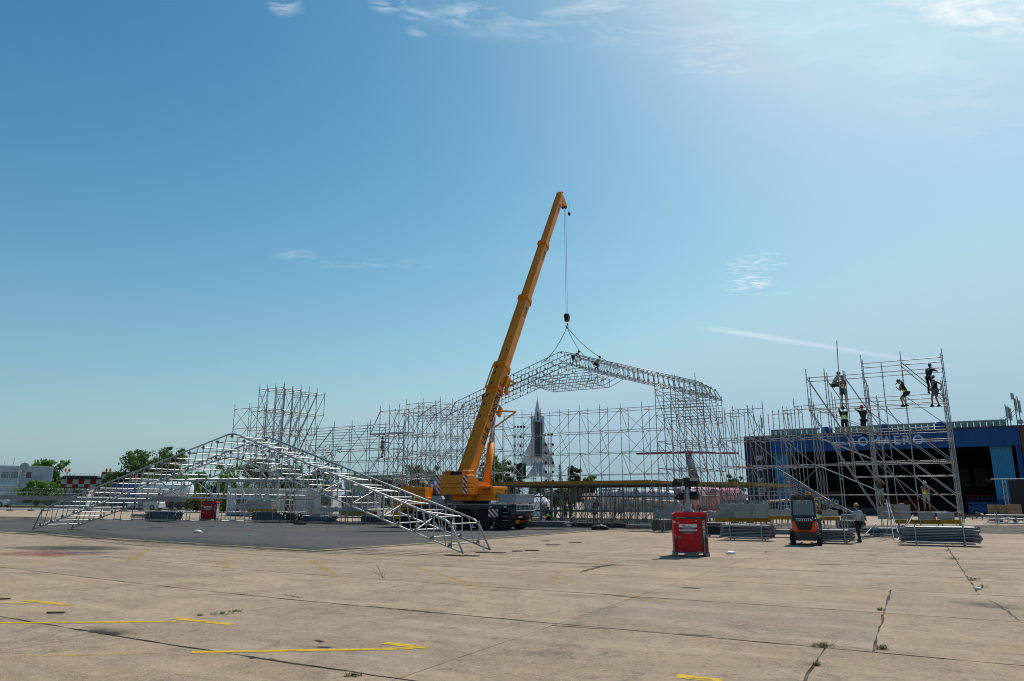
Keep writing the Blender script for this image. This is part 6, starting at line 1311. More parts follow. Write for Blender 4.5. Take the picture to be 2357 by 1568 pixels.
# lamp-hung scaffold towers on both sides of the jet
for (pa, pb, top_px, n, lb) in ((1186, 1206, 988, 6, 'distant scaffold tower with black lamps left of the jet'), (1247, 1271, 1006, 5, 'distant scaffold tower with black lamps right of the jet')):
    a = P(pa, 1100, 112); w = (pb - pa) / 1637 * 112; zt = P(pa, top_px, 112).z; lt = Scaf('lamp_tower', (a.x, 112), lb, 'lamp tower'); lf = []
    z = .3
    while z < zt: lf.append(z); z += 1.15
    X = Vector((1, 0, 0)); Yv = Vector((0, 1, 0))
    for i in range(4):
        for j in range(2):
            q = lt.org + X * (w * i / 3) + Yv * (1.6 * j); lt.t_('standard', q + Z * .02, q + Z * (zt + (.4 if i % 2 else 0)), .035, tape=.2)
    for k, z in enumerate(lf):
        for j in range(2): lt.t_('ledger', lt.org + Yv * (1.6 * j) + Z * z, lt.org + X * w + Yv * (1.6 * j) + Z * z, .03, tape=.4)
        if k + 1 < len(lf):
            for i in range(3): lt.t_('brace', lt.org + X * (w * i / 3) + Z * z, lt.org + X * (w * (i + 1) / 3) + Z * lf[k + 1], .025, tape=.2)
    ox = 0 if pa < 1230 else w
    for k in range(n):
        for xo in (-.1, w * .6):
            c = lt.org + X * (ox + (xo if pa < 1230 else -xo)) + Yv * -.25 + Z * (zt - 1.2 - 1.4 * k); mb = MB(); mb.cbox(c - lt.org, (.34, .3, .38), .06); mb.build('lamp', 'black', lt.o)
    for i in range(4): mb = MB(); mb.cbox(X * (w * i / 3) + Yv * -.2 + Z * (zt + .35), (.36, .3, .3), .06); mb.build('lamp', 'black', lt.o)
    if pa < 1230: mb = MB(); mb.cbox(X * .9 + Yv * -.3 + Z * 6.4, (1.5, .7, 2.3), .1); mb.build('speaker', 'black', lt.o)
    lt.finish()
# a plainer scaffold mast rising behind the jet
lt = Scaf('lamp_mast', tuple(P(1206, 1100, 114)[:2]), 'thin distant scaffold mast just left of the jet nose', 'lamp tower')
for i in range(2):
    for j in range(2): q = lt.org + Vector((i * 1.9, j * 1.5, 0)); lt.t_('standard', q + Z * .02, q + Z * 14.3, .03, tape=.2)
for k in range(14):
    for j in range(2): lt.t_('ledger', lt.org + Vector((0, j * 1.5, .4 + k)), lt.org + Vector((1.9, j * 1.5, .4 + k)), .025, tape=.3)
    lt.t_('brace', lt.org + Vector((0, 0, .4 + k)), lt.org + Vector((1.9, 0, 1.4 + k)), .022, tape=.2)
lt.finish()
# ================================================================== LEFT BUILDINGS, VEHICLES, FENCE
def at_g(px, Y): x = P(px, 1160, Y).x; return Vector((x, Y, gz(x)))
def wpx(Y): return Y / 1637.0
# two-storey stack of white site cabins
YB = 98; cb = at_g(112, YB); Lc = 9.6
cbn = empty('cabin_block', cb, R(32), 'two-storey white cabin block with satellite dish at the left edge', 'building')
def bp(name, mat, fn, parent): mb = MB(); fn(mb); return mb.build(name, mat, parent)
for k, (x0, x1, yo) in enumerate(((-8.6, -3.7, -.35), (-3.7, 0, 0))):
    for s_ in range(2):
        z0 = .25 + 2.55 * s_
        md = bp('cabin_module', 'white_panel', lambda mb: mb.bbox((x0 + .06, yo + .05, z0), (x1 - .06, yo + 5, z0 + 2.45)), cbn)
        for x in (x0 + .08, x1 - .08): bp('corner_post', 'white_paint', lambda mb: mb.bbox((x - .08, yo - .02, z0), (x + .08, yo + .12, z0 + 2.5)), md)
        for z in (z0, z0 + 2.40): bp('frame_rail', 'white_paint', lambda mb: mb.bbox((x0 + .16, yo - .01, z), (x1 - .16, yo + .06, z + .14)), md)
        n_ = 6
        for q in range(n_): bp('rib', 'light_grey', lambda mb: mb.bbox((x0 + .3 + (x1 - x0 - .6) * q / n_, yo + .035, z0 + .14), (x0 + .33 + (x1 - x0 - .6) * q / n_, yo + .049, z0 + 2.4)), md)
def window(parent, x, z, w, h, y, fr='white_paint', gl='window_glass', split=False):
    f = bp('window', fr, lambda mb: (mb.bbox((x - w / 2 - .06, y - .05, z), (x - w / 2, y + .02, z + h)), mb.bbox((x + w / 2, y - .05, z), (x + w / 2 + .06, y + .02, z + h)), mb.bbox((x - w / 2 - .06, y - .05, z + h), (x + w / 2 + .06, y + .02, z + h + .06)), mb.bbox((x - w / 2 - .08, y - .08, z - .06), (x + w / 2 + .08, y + .02, z))), parent)
    bp('pane', gl, lambda mb: mb.bbox((x - w / 2, y - .012, z), (x + w / 2, y + .012, z + h)), f)
    if split: bp('mullion', fr, lambda mb: mb.bbox((x - .03, y - .05, z), (x + .03, y + .018, z + h)), f)
window(cbn, -5.3, 3.7, .8, .85, -.33, gl='glass_green'); window(cbn, -4.25, 3.7, .75, .85, -.33, gl='glass_green'); window(cbn, -2.7, 3.75, .6, .8, .03); window(cbn, -4.3, 1.1, .7, .4, -.33); window(cbn, -5.4, 1.1, .8, .9, -.33, gl='white_paint'); window(cbn, -2.9, .95, .8, .9, .03)
bp('air_conditioner', 'light_grey', lambda mb: (mb.cbox((-1.75, -.2, 3.95), (.55, .35, .45), .04)), cbn); bp('air_conditioner', 'light_grey', lambda mb: mb.cbox((-.1, -.3, 2.35), (.6, .4, .5), .04), cbn)
dsh = bp('satellite_dish', 'light_grey', lambda mb: (mb.lathe([(.02, 0), (.3, .05), (.5, .14), (.51, .15)], 22, frame((-3.3, -.5, 5.25), Vector((1, 0, 0)), Z, Vector((0, -1, 0)))), mb.tube((-3.3, -.45, 5.2), (-3.4, .1, 4.4), .04)), cbn)
bp('aerial', 'dark_galvanised', lambda mb: (mb.tube((-4.6, 0, 5.2), (-4.55, 0, 6.4), .025), mb.tube((-5.6, 0, 5.2), (-5.55, 0, 5.8), .02)), cbn)
# chequered airfield building
YC = 112; cc = at_g(133, YC); che = empty('chequered_building', cc, R(20), 'low airfield building painted in red and white squares', 'building')
Wc = (228 - 133) * wpx(YC) * .84
bp('wall', 'checker_wall', lambda mb: mb.bbox((0, 0, 0), (Wc, 7, 3.95)), che); bp('tall_wall', 'checker_wall', lambda mb: mb.bbox((Wc + .003, -.4, 0), (Wc + 4.4, 7, 5.1)), che)
rf = bp('roof', 'roof_dark', lambda mb: (mb.bbox((-.35, -.5, 3.96), (Wc - .01, 7.3, 4.06)), mb.prism([(-.3, 4.06), (Wc - .4, 4.06), (Wc - .8, 4.5), (.2, 4.5)], 5, frame((0, 5.5, 0), Vector((1, 0, 0)), Z, Vector((0, -1, 0))))), che)
for k in range(9): bp('rail_post', 'dark_galvanised', lambda mb: mb.tube((Wc * k / 8 - .2, -.45, 4.06), (Wc * k / 8 - .2, -.45, 4.75), .025, 5), rf)
for z in (4.4, 4.75): bp('roof_rail', 'dark_galvanised', lambda mb: mb.tube((-.2, -.45, z), (Wc - .3, -.45, z), .02, 5), rf)
for px, lb in ((145, 'orange twin obstruction lamp on a pole left of the chequered building'), (240, 'orange twin obstruction lamp on a pole right of the chequered building')):
    YL = 108; b = at_g(px, YL); lp = empty('obstruction_lamp', b, 0, lb, 'lamp', 'orange obstruction lamps'); ht = P(px, 1086, YL).z - b.z
    tube('pole', (0, 0, 0), (0, 0, ht), .05, 'mid_grey', lp)
    for s_ in (-1, 1): tube('arm', (0, 0, ht - .3), (s_ * .28, 0, ht), .035, 'mid_grey', lp); bp('lamp_globe', 'amber', lambda mb: mb.lathe([(.1, ht), (.17, ht + .15), (.14, ht + .42), (.04, ht + .5)], 10, Matrix.Translation((s_ * .28, 0, 0))), lp)
# ribbed store with brown posts
YS = 94; sc = at_g(117, YS); sto = empty('ribbed_store', sc, R(18), 'ribbed pale metal store with brown posts and a white window', 'building'); Ws = (196 - 117) * wpx(YS) * .86
sw = bp('wall', 'white_panel', lambda mb: mb.bbox((0, .06, 0), (Ws, 4, 2.5)), sto)
for k in range(30): bp('rib', 'light_grey', lambda mb: mb.bbox((.05 + Ws * k / 30, .0, .05), (.05 + Ws * (k + .5) / 30, .058, 2.42)), sw)
for x in (0, Ws * .34, Ws * .62, Ws * .99): bp('post', 'brown_frame', lambda mb: mb.bbox((x - .07, -.06, 0), (x + .07, .0, 2.5)), sto)
bp('eaves_beam', 'brown_frame', lambda mb: mb.bbox((-.1, -.08, 2.5), (Ws + .1, 4.1, 2.62)), sto); window(sto, Ws * .78, 1.15, .95, 1.05, -.005, split=True); window(sto, Ws * .06, 1.3, .3, .8, -.005, fr='blue_lift')
# tanker lorry
YT = 95; tk = at_g(300, YT); tnk = empty('tanker_truck', tk, R(-3), 'white tanker lorry with a dark blue cab behind the fence', 'tanker')
Lt = (438 - 318) * wpx(YT)
tank = bp('tank', 'white_paint', lambda mb: mb.lathe([(.3, 0), (.9, .12), (1.05, .5), (1.05, Lt - .5), (.9, Lt - .12), (.3, Lt)], 24, frame((1.0, 0, 2.45), Vector((0, 0, 1)), Vector((0, 1, 0)), Vector((1, 0, 0)))), tnk)
for p in tank.data.polygons: p.use_smooth = True
text('lettering', 'FUEL', .42, 'red_gloss', tank, frame((3.0, -1.08, 2.5), Vector((1, 0, 0)), Z, Vector((0, -1, 0))), .005); text('lettering', 'SPEED', .42, 'blue_cab', tank, frame((4.55, -1.08, 2.5), Vector((1, 0, 0)), Z, Vector((0, -1, 0))), .005)
for k in range(4): bp('manhole', 'light_grey', lambda mb: mb.lathe([(.25, 0), (.25, .2)], 12, Matrix.Translation((2 + 1.5 * k, 0, 3.45))), tank)
bp('tank_chassis', 'black', lambda mb: mb.bbox((-1.5, -.45, .85), (Lt + 1, .45, 1.1)), tnk)
cbk = bp('cab', 'blue_cab', lambda mb: mb.prism([(-2.4, .7), (.3, .7), (.3, 3.3), (-1.6, 3.3), (-2.2, 2.9), (-2.45, 2.0)], 2.3, frame((0, 1.15, 0), Vector((1, 0, 0)), Z, Vector((0, -1, 0)))), tnk)
bp('side_window', 'window_glass', lambda mb: mb.bbox((-1.9, -1.165, 2.0), (-.9, -1.152, 2.8)), cbk); text('lettering', 'CISTERNA 25', .3, 'white_paint', cbk, frame((-.6, -1.16, 1.5), Vector((1, 0, 0)), Z, Vector((0, -1, 0))), .004)
for x in (-1.6, .4, 6.0, 7.1): bp('wheel', 'black_rubber', lambda mb: mb.lathe([(.25, -.15), (.46, -.15), (.5, 0), (.46, .15), (.25, .15)], 18, Matrix.Translation((x, -.95, .5)) @ Matrix.Rotation(R(90), 4, 'X')), tnk); bp('wheel', 'black_rubber', lambda mb: mb.lathe([(.25, -.15), (.46, -.15), (.5, 0), (.46, .15), (.25, .15)], 18, Matrix.Translation((x, .95, .5)) @ Matrix.Rotation(R(90), 4, 'X')), tnk)
bp('rear_marker', 'lamp_red', lambda mb: mb.bbox((Lt + .5, -1.0, 1.1), (Lt + .8, -.95, 1.6)), tnk)
# cars
def car(loc, rz, label, mat='white_paint', stripe=False):
    c = empty('parked_car', loc, rz, label, 'car', 'cars behind the fence')
    prof = [(-2.1, .32), (2.05, .32), (2.1, .7), (1.95, .95), (1.0, 1.02), (.35, 1.5), (-1.3, 1.52), (-1.95, 1.05), (-2.12, .85)]
    bd = bp('body', mat, lambda mb: mb.loft([[Vector((x * (1 - .02 * abs(k)), y, z if (z < 1.0 or abs(y) < .75) else z)) for x, z in prof] for k, y in ((2, -.80), (1, -.72), (1, .72), (2, .80))]), c)
    for p in bd.data.polygons: p.use_smooth = False
    for s_ in (-1, 1):
        bp('side_glass', 'window_glass', lambda mb: mb.prism([(-1.75, 1.05), (.8, 1.05), (.3, 1.44), (-1.25, 1.46)], .01, frame((0, s_ * .806 + .005 * s_, 0), Vector((1, 0, 0)), Z, Vector((0, -1, 0)))), bd)
        for x in (-1.3, 1.3): w = bp('wheel', 'black_rubber', lambda mb: mb.lathe([(.18, -.1), (.30, -.1), (.33, 0), (.30, .1), (.18, .1)], 18, Matrix.Translation((x, s_ * .76, .33)) @ Matrix.Rotation(R(90), 4, 'X')), c); bp('rim', 'light_grey', lambda mb: mb.lathe([(.19, 0), (.17, .03), (.05, .05)], 12, Matrix.Translation((x, s_ * .85, .33)) @ Matrix.Rotation(R(90) * -s_, 4, 'X')), w)
        bp('tail_lamp', 'lamp_red', lambda mb: mb.cbox((2.08 * -1, s_ * .68, .9), (.08, .16, .3), .02), c); bp('headlamp', 'plastic_white', lambda mb: mb.cbox((2.05, s_ * .6, .75), (.1, .3, .16), .02), c)
    bp('rear_glass', 'window_glass', lambda mb: mb.add([(-1.98, -.62, 1.07), (-1.98, .62, 1.07), (-1.36, .6, 1.50), (-1.36, -.6, 1.50)], [(0, 1, 2, 3)]), bd)
    if stripe:
        for k, m_ in enumerate(('blue_cab', 'gold', 'red_gloss')): bp('flag_stripe', m_, lambda mb: mb.bbox((.35 - .22 * k, -.815, .45), (.57 - .22 * k, -.803, .8)), bd); bp('flag_stripe', m_, lambda mb: mb.bbox((.35 - .22 * k, .803, .45), (.57 - .22 * k, .815, .8)), bd)
    return c
car(at_g(338, 91), R(172), 'white police car with a flag stripe behind the fence', stripe=True); car(at_g(-18, 88), R(6), 'white car cut off by the left edge', stripe=False)
# fence: posts, feet, panels, rail boards, razor wire
fa, fb = G(-80, 1176), G(560, 1176.5)
fn = empty('site_fence', fa, 0, 'long mesh fence with grey rail and razor wire along the left', 'fence'); NP = 16
for k in range(NP + 1):
    p = fa.lerp(fb, k / NP); p.z = gz(p.x)
    tube('post', p, p + Z * 1.75, .035, 'mid_grey', fn, fa); tube('barb_arm', p + Z * 1.75, p + Vector((.18, 0, 2.0)), .022, 'mid_grey', fn, fa); tube('barb_arm', p + Z * 1.75, p + Vector((-.18, 0, 2.0)), .022, 'mid_grey', fn, fa)
    mb = MB(); mb.cbox((0, 0, .07), (.7, .28, .14), .03); o = mb.build('post_foot', 'mid_grey', fn); o.location = p - fa
    if k < NP:
        q = fa.lerp(fb, (k + 1) / NP); q.z = gz(q.x); d = (q - p); n_ = d.normalized()
        mb = MB(); mb.add([p + Z * 1.12, q + Z * 1.12, q + Z * 1.58, p + Z * 1.58, p + Z * 1.12 + Vector((0, .04, 0)), q + Z * 1.12 + Vector((0, .04, 0)), q + Z * 1.58 + Vector((0, .04, 0)), p + Z * 1.58 + Vector((0, .04, 0))], [(0, 1, 2, 3), (7, 6, 5, 4), (3, 2, 6, 7), (0, 4, 5, 1)]); mb.build('rail_board', 'mid_grey', fn, False, -fa)
        mb = MB()
        for i in range(28): x = p.lerp(q, (i + .5) / 28); mb.tube(x + Z * .15, x + Z * 1.1, .007, 4, cap=False)
        for i in range(7): mb.tube(p + Z * (.15 + .155 * i), q + Z * (.15 + .155 * i), .006, 4, cap=False)
        tag(mb.build('mesh_panel', 'dark_galvanised', fn, False, -fa), kind='stuff')
    if k < NP:
        pts = [p.lerp(q, t / 60) + Vector((0, .28 * math.cos(t * .95), 2.1 + .28 * math.sin(t * .95))) for t in range(61)]
        mb = MB(); mb.path([x - fa for x in pts], .012, 4); mb.build('razor_coil', 'dark_galvanised', fn)
# kerb of red and white blocks at the foot of the fence
# office container
YO = 75; oc = at_g(523, YO); off = empty('office_container', oc, R(-8), 'long white office container with glazed doors behind the left scaffold', 'building'); Wo = (764 - 523) * wpx(YO) * 1.02
ob = bp('body', 'white_panel', lambda mb: mb.bbox((0, 0, .15), (Wo, 2.5, 2.62)), off); bp('roof_rail', 'white_paint', lambda mb: mb.bbox((-.03, -.04, 2.5), (Wo + .03, 2.54, 2.72)), off); bp('floor_rail', 'mid_grey', lambda mb: mb.bbox((-.02, -.03, 0), (Wo + .02, 2.53, .16)), off)
for k in range(5): bp('corner_post', 'white_paint', lambda mb: mb.bbox((Wo * k / 4 - .09, -.035, .16), (Wo * k / 4 + .09, .0, 2.5)), off)
for k in range(40):
    if k % 10: bp('rib', 'light_grey', lambda mb: mb.bbox((Wo * k / 40, -.012, .2), (Wo * k / 40 + .03, .0, 2.45)), ob)
for x in (.135, .60):
    d = bp('door', 'white_paint', lambda mb: (mb.bbox((Wo * x - .62, -.05, .2), (Wo * x - .54, .0, 2.3)), mb.bbox((Wo * x + .54, -.05, .2), (Wo * x + .62, .0, 2.3)), mb.bbox((Wo * x - .04, -.05, .2), (Wo * x + .04, .0, 2.3)), mb.bbox((Wo * x - .62, -.05, 2.3), (Wo * x + .62, .0, 2.4)), mb.bbox((Wo * x - .54, -.045, 1.05), (Wo * x + .54, .0, 1.15))), off)
    for s_ in (-.29, .29): bp('door_glass', 'window_glass', lambda mb: mb.bbox((Wo * x + s_ - .24, -.02, .22), (Wo * x + s_ + .24, -.003, 2.29)), d)
for x in (.27, .44, .945): window(off, Wo * x, 1.0, 1.0 if x < .9 else 1.15, 1.15, -.015)
bp('air_conditioner', 'light_grey', lambda mb: mb.cbox((Wo * .79, -.22, .95), (.7, .35, .5), .04), off); bp('cable', 'brown_frame', lambda mb: mb.path([(Wo * .74, -.03, 2.5), (Wo * .742, -.03, 1.8), (Wo * .76, -.03, 1.3), (Wo * .79, -.2, 1.2)], .015, 5), off)
YD = 78; dc = at_g(765, YD); dk = empty('dark_container', dc, R(-8), 'dark grey container with large pale letters beside the office container', 'container'); Wd = (862 - 765) * wpx(YD)
db = bp('body', 'mid_grey', lambda mb: mb.bbox((0, 0, .1), (Wd, 2.4, 2.3)), dk)
for k in range(20): bp('rib', 'mid_grey', lambda mb: mb.bbox((Wd * k / 20, -.04, .15), (Wd * (k + .5) / 20, .0, 2.25)), db)
bp('sign_board', 'navy_panel', lambda mb: mb.bbox((.05, -.09, .45), (Wd * .42, -.05, 2.1)), dk); text('lettering', 'CAU', 1.1, 'light_grey', dk, frame((Wd * .20, -.1, 1.1), Vector((1, 0, 0)), Z, Vector((0, -1, 0))), .01, bold=.03)
# beige hall far behind
YH = 150; bc = at_g(792, YH); bh = empty('beige_hall', bc, R(-5), 'beige flat-roofed hall far behind the left scaffolds', 'building'); Wh = (930 - 792) * wpx(YH)
bp('wall', 'beige_wall', lambda mb: mb.bbox((0, 0, 0), (Wh, 10, 6.3)), bh); bp('parapet', 'white_panel', lambda mb: mb.bbox((-.1, -.1, 6.3), (Wh + .1, 10.1, 6.6)), bh); bp('red_pier', 'maroon', lambda mb: mb.bbox((Wh * .86, -.25, 0), (Wh * .94, -.02, 4.6)), bh); bp('red_lintel', 'maroon', lambda mb: mb.bbox((Wh * .86, -.3, 3.4), (Wh * 1.0, -.26, 4.4)), bh)
for k in range(4): window(bh, Wh * (.12 + .18 * k), 1.6, 1.6, 1.4, -.02)
# white tents
def tent(px, Y, w, h, label):
    b = at_g(px, Y); t_ = empty('party_tent', b, ANG * .5, label, 'tent', 'white tents behind the crane')
    bp('canopy', 'tent_white', lambda mb: mb.add([(-w / 2, -w / 2, h * .62), (w / 2, -w / 2, h * .62), (w / 2, w / 2, h * .62), (-w / 2, w / 2, h * .62), (0, 0, h)], [(0, 1, 4), (1, 2, 4), (2, 3, 4), (3, 0, 4), (3, 2, 1, 0)]), t_)
    bp('valance', 'tent_white', lambda mb: [mb.box((s_ * w / 2 * (1 - q), s_ * w / 2 * q, h * .57), (.03 if not q else w, w if not q else .03, h * .1)) for s_ in (-1, 1) for q in (0, 1)], t_)
    bp('wall_sheet', 'tent_white', lambda mb: mb.bbox((-w / 2 + .05, w / 2 - .06, 0), (w / 2 - .05, w / 2 - .03, h * .6)), t_); bp('wall_sheet', 'tent_white', lambda mb: mb.bbox((w / 2 - .06, -w / 2, 0), (w / 2 - .03, w / 2 - .1, h * .6)), t_); bp('wall_sheet', 'tent_white', lambda mb: mb.bbox((-w / 2, -w / 2 + .02, 0), (w * .2, -w / 2 + .05, h * .56)), t_)
    for sx in (-1, 1):
        for sy in (-1, 1): tube('tent_leg', (sx * w / 2, sy * w / 2, 0), (sx * w / 2, sy * w / 2, h * .62), .03, 'white_paint', t_)
tent(1240, 92, 2.9, 2.9, 'white pointed tent right of the crane rear'); tent(1215, 99, 3.2, 3.1, 'white pointed tent behind the one by the crane rear'); tent(1160, 104, 5.0, 3.0, 'white tent hidden behind the crane tail')
hs = empty('shed', at_g(1378, 135), R(-10), 'low shed with a brown tiled roof beyond the stage deck', 'building'); bp('wall', 'white_panel', lambda mb: mb.bbox((-2.8, 0, 0), (2.8, 4, 2.3)), hs); bp('roof', 'roof_tile', lambda mb: mb.prism([(-.4, 2.3), (2, 3.3), (4.4, 2.3)], 6.2, frame((-3.1, 0, 0), Vector((0, 1, 0)), Z, Vector((1, 0, 0)))), hs); window(hs, 0, .9, 1.2, .9, -.02)
wb = empty('white_hall', at_g(1440, 165), R(-8), 'long white hall far beyond the stage deck', 'building'); bp('wall', 'white_panel', lambda mb: mb.bbox((-5, 0, 0), (16, 8, 4.3)), wb); bp('roof', 'light_grey', lambda mb: mb.bbox((-5.2, -.2, 4.3), (16.2, 8.2, 4.55)), wb)
for k in range(7): window(wb, -3.4 + 2.8 * k, 1.4, 1.4, 1.3, -.02)
wc = empty('low_trailer', at_g(1712, 62), ANG, 'white box trailer behind the ballast blocks under the scaffold wing', 'trailer'); bp('body', 'white_panel', lambda mb: mb.cbox((0, 0, 1.25), (3.6, 2, 1.5), .05), wc)
for x in (-.6, .6): bp('wheel', 'black_rubber', lambda mb: mb.lathe([(.15, -.1), (.3, -.1), (.32, 0), (.3, .1), (.15, .1)], 14, Matrix.Translation((x, -.9, .32)) @ Matrix.Rotation(R(90), 4, 'X')), wc)
bp('drawbar', 'mid_grey', lambda mb: mb.tube((1.8, 0, .5), (2.8, 0, .45), .05), wc)

# ================================================================== TREES
def tree(px, py_top, Y, half_w, label, mat='leaf_green', seed=0, base_py=None, dens=1.0, name='broadleaf_tree', trunk=True, leaf=.22, open_=0.0, low=.25, group='trees behind the site', cat='tree'):
    rg = random.Random(seed); b = at_g(px, Y); top = P(px, py_top, Y).z - b.z; rw = half_w * Y / 1637.0
    e = empty(name, b, 0, label, cat, group)
    bark = MB(); lv = MB(); ends = []
    th = top * low
    if trunk:
        bark.path([(0, 0, -.1), (rg.gauss(0, .08), rg.gauss(0, .08), th * .6), (rg.gauss(0, .1), rg.gauss(0, .1), th * 1.3)], [top * .028, top * .022, top * .017], 8)
    nl = 16 if trunk else 20
    for k in range(nl):
        a = 2 * math.pi * k / nl * 2.4 + rg.random(); f = rg.uniform(.25, 1.0); zt = th + (top - th) * rg.uniform(.15, .97); rr = rw * (1 - ((zt - th) / (top - th) - .38) ** 2 * 1.45) * rg.uniform(.5, .98); rr = max(rr, rw * .15)
        p0 = Vector((0, 0, th * rg.uniform(.7, 1.25))); p2 = Vector((rr * math.cos(a), rr * math.sin(a), zt)); p1 = p0.lerp(p2, .5) + Vector((0, 0, top * .04))
        bark.path([p0, p1, p2], [top * .011, top * .007, top * .003], 5); ends += [p2, p0.lerp(p2, .72) + Vector((rg.gauss(0, .2), rg.gauss(0, .2), rg.gauss(0, .2)))]
    bark.build('trunk', 'bark', e, True)
    cl = []
    for p in ends:
        for q in range(3): cl.append((p + Vector((rg.gauss(0, rw * .16), rg.gauss(0, rw * .16), rg.gauss(0, top * .05))), rw * rg.uniform(.13, .28)))
    for c, r_ in cl:
        if rg.random() < open_: continue
        for q in range(int(62 * dens)):
            d = Vector((rg.gauss(0, 1), rg.gauss(0, 1), rg.gauss(0, .8))).normalized() * r_ * rg.random() ** .45; p = c + d
            if p.z > top * 1.03 or p.z < .1: continue
            s_ = leaf * rg.uniform(.55, 1.25); n1 = Vector((rg.gauss(0, 1), rg.gauss(0, 1), rg.gauss(0, 1))).normalized(); n2 = n1.cross(Vector((rg.gauss(0, 1), rg.gauss(0, 1), rg.gauss(0, 1)))).normalized()
            lv.add([p - n1 * s_ * .5, p + n2 * s_ * .28, p + n1 * s_ * .5, p - n2 * s_ * .28], [(0, 1, 2, 3)])
    tag(lv.build('crown', mat, e), kind='stuff')
    return e
def spruce(px, py_top, Y, half_w, label, mat='leaf_spruce', seed=0):
    rg = random.Random(seed); b = at_g(px, Y); top = P(px, py_top, Y).z - b.z; rw = half_w * Y / 1637.0; e = empty('spruce_tree', b, 0, label, 'tree', 'trees behind the site'); lv = MB(); bk = MB(); bk.tube((0, 0, 0), (0, 0, top * .96), top * .018, 7, .02)
    n = int(top * 2.6)
    for k in range(n):
        z = top * (.12 + .86 * k / n); r_ = rw * (1 - z / top) ** .8 * 1.1
        for q in range(9):
            a = rg.random() * 6.28; L = r_ * rg.uniform(.6, 1.1); tip = Vector((L * math.cos(a), L * math.sin(a), z - L * .22 + (L * .1))); bk.tube((0, 0, z), tip, .02, 4, .006)
            for i in range(16):
                p = Vector((0, 0, z)).lerp(tip, rg.uniform(.15, 1.05)) + Vector((rg.gauss(0, .1), rg.gauss(0, .1), rg.gauss(-.06, .08))); s_ = rg.uniform(.12, .28); d = Vector((math.cos(a) + rg.gauss(0, .5), math.sin(a) + rg.gauss(0, .5), rg.gauss(-.3, .3))).normalized(); w = d.cross(Z).normalized()
                lv.add([p - d * s_ * .5, p + w * s_ * .2, p + d * s_ * .5, p - w * s_ * .2], [(0, 1, 2, 3)])
    bk.build('trunk', 'bark', e, True); tag(lv.build('crown', mat, e), kind='stuff')
tree(102, 1062, 116, 44, 'leafy tree standing behind the white cabin block', 'leaf_bright', 11, leaf=.5, low=.3, dens=.8); tree(305, 1041, 108, 70, 'broad dark green tree left of the grounded truss slope', 'leaf_green', 12, leaf=.42, dens=1.25, low=.12); tree(383, 1034, 112, 48, 'tall dark green tree behind the upper truss slope', 'leaf_green', 13, leaf=.42, dens=1.2, low=.15)
tree(83, 1108, 90, 40, 'round bright green bush before the white cabins', 'leaf_bright', 14, name='bush', trunk=False, leaf=.3, low=.05, dens=1.2, cat='bush'); tree(440, 1090, 100, 40, 'bushy green tree behind the truss tie girder', 'leaf_bright', 15, leaf=.35, low=.08); tree(520, 1068, 104, 55, 'green tree behind the ridge of the grounded truss', 'leaf_bright', 16, leaf=.4, low=.1); tree(590, 1058, 108, 48, 'dark tree behind the left scaffold annex', 'leaf_green', 17, leaf=.4, low=.1); tree(655, 1072, 105, 46, 'green tree behind the foot of the left tower', 'leaf_green', 18, leaf=.4, low=.1)
tree(748, 1030, 100, 42, 'thin half-bare tree seen through the low scaffold wall', 'leaf_olive', 19, leaf=.3, dens=.35, open_=.45, low=.3); tree(708, 1085, 110, 34, 'low green tree right of the left tower foot', 'leaf_green', 20, leaf=.4, low=.1); tree(880, 1098, 98, 30, 'small olive tree left of the crane cab', 'leaf_olive', 21, leaf=.35, low=.15, dens=.8); tree(968, 1074, 105, 44, 'olive green tree right above the crane cab', 'leaf_olive', 22, leaf=.4, low=.15)
tree(1128, 1044, 118, 40, 'tall tree just right of the crane boom foot', 'leaf_green', 23, leaf=.45, low=.12, dens=.9, open_=.15); tree(1165, 1062, 122, 34, 'tree between the crane boom and the jet', 'leaf_olive', 24, leaf=.45, low=.12, dens=.9); tree(1085, 1085, 125, 30, 'dark tree hidden behind the crane superstructure', 'leaf_green', 28, leaf=.45, low=.1)
spruce(1290, 1064, 140, 15, 'dark pointed spruce right of the jet', 'leaf_spruce', 31); spruce(1310, 1070, 142, 14, 'second spruce beside the dark pointed one', 'leaf_red', 32); spruce(1262, 1085, 138, 14, 'short spruce hidden behind the right lamp tower', 'leaf_spruce', 33); tree(1324, 1074, 140, 20, 'reddish broad tree right of the spruces', 'leaf_red', 25, leaf=.5, low=.15); tree(1358, 1096, 145, 24, 'low round green tree beyond the stage deck', 'leaf_bright', 26, leaf=.5, low=.15)
tree(1694, 1094, 150, 22, 'small distant tree left of the hangar', 'leaf_olive', 27, leaf=.5, low=.2); tree(505, 1140, 88, 30, 'low green scrub behind the razor wire', 'leaf_bright', 29, name='scrub', trunk=False, leaf=.3, low=.05, cat='bush'); tree(455, 1142, 86, 26, 'dry low scrub beside the small light tower', 'leaf_weed', 30, name='scrub', trunk=False, leaf=.25, low=.05, cat='bush', dens=.8)
tree(1240, 1122, 150, 26, 'low dark tree behind the white tents', 'leaf_green', 34, leaf=.5, low=.1); tree(1290, 1120, 150, 30, 'low dark tree below the spruces', 'leaf_green', 35, leaf=.5, low=.1); tree(1600, 1130, 130, 26, 'low green tree behind the airliner wing', 'leaf_green', 36, leaf=.45, low=.1)
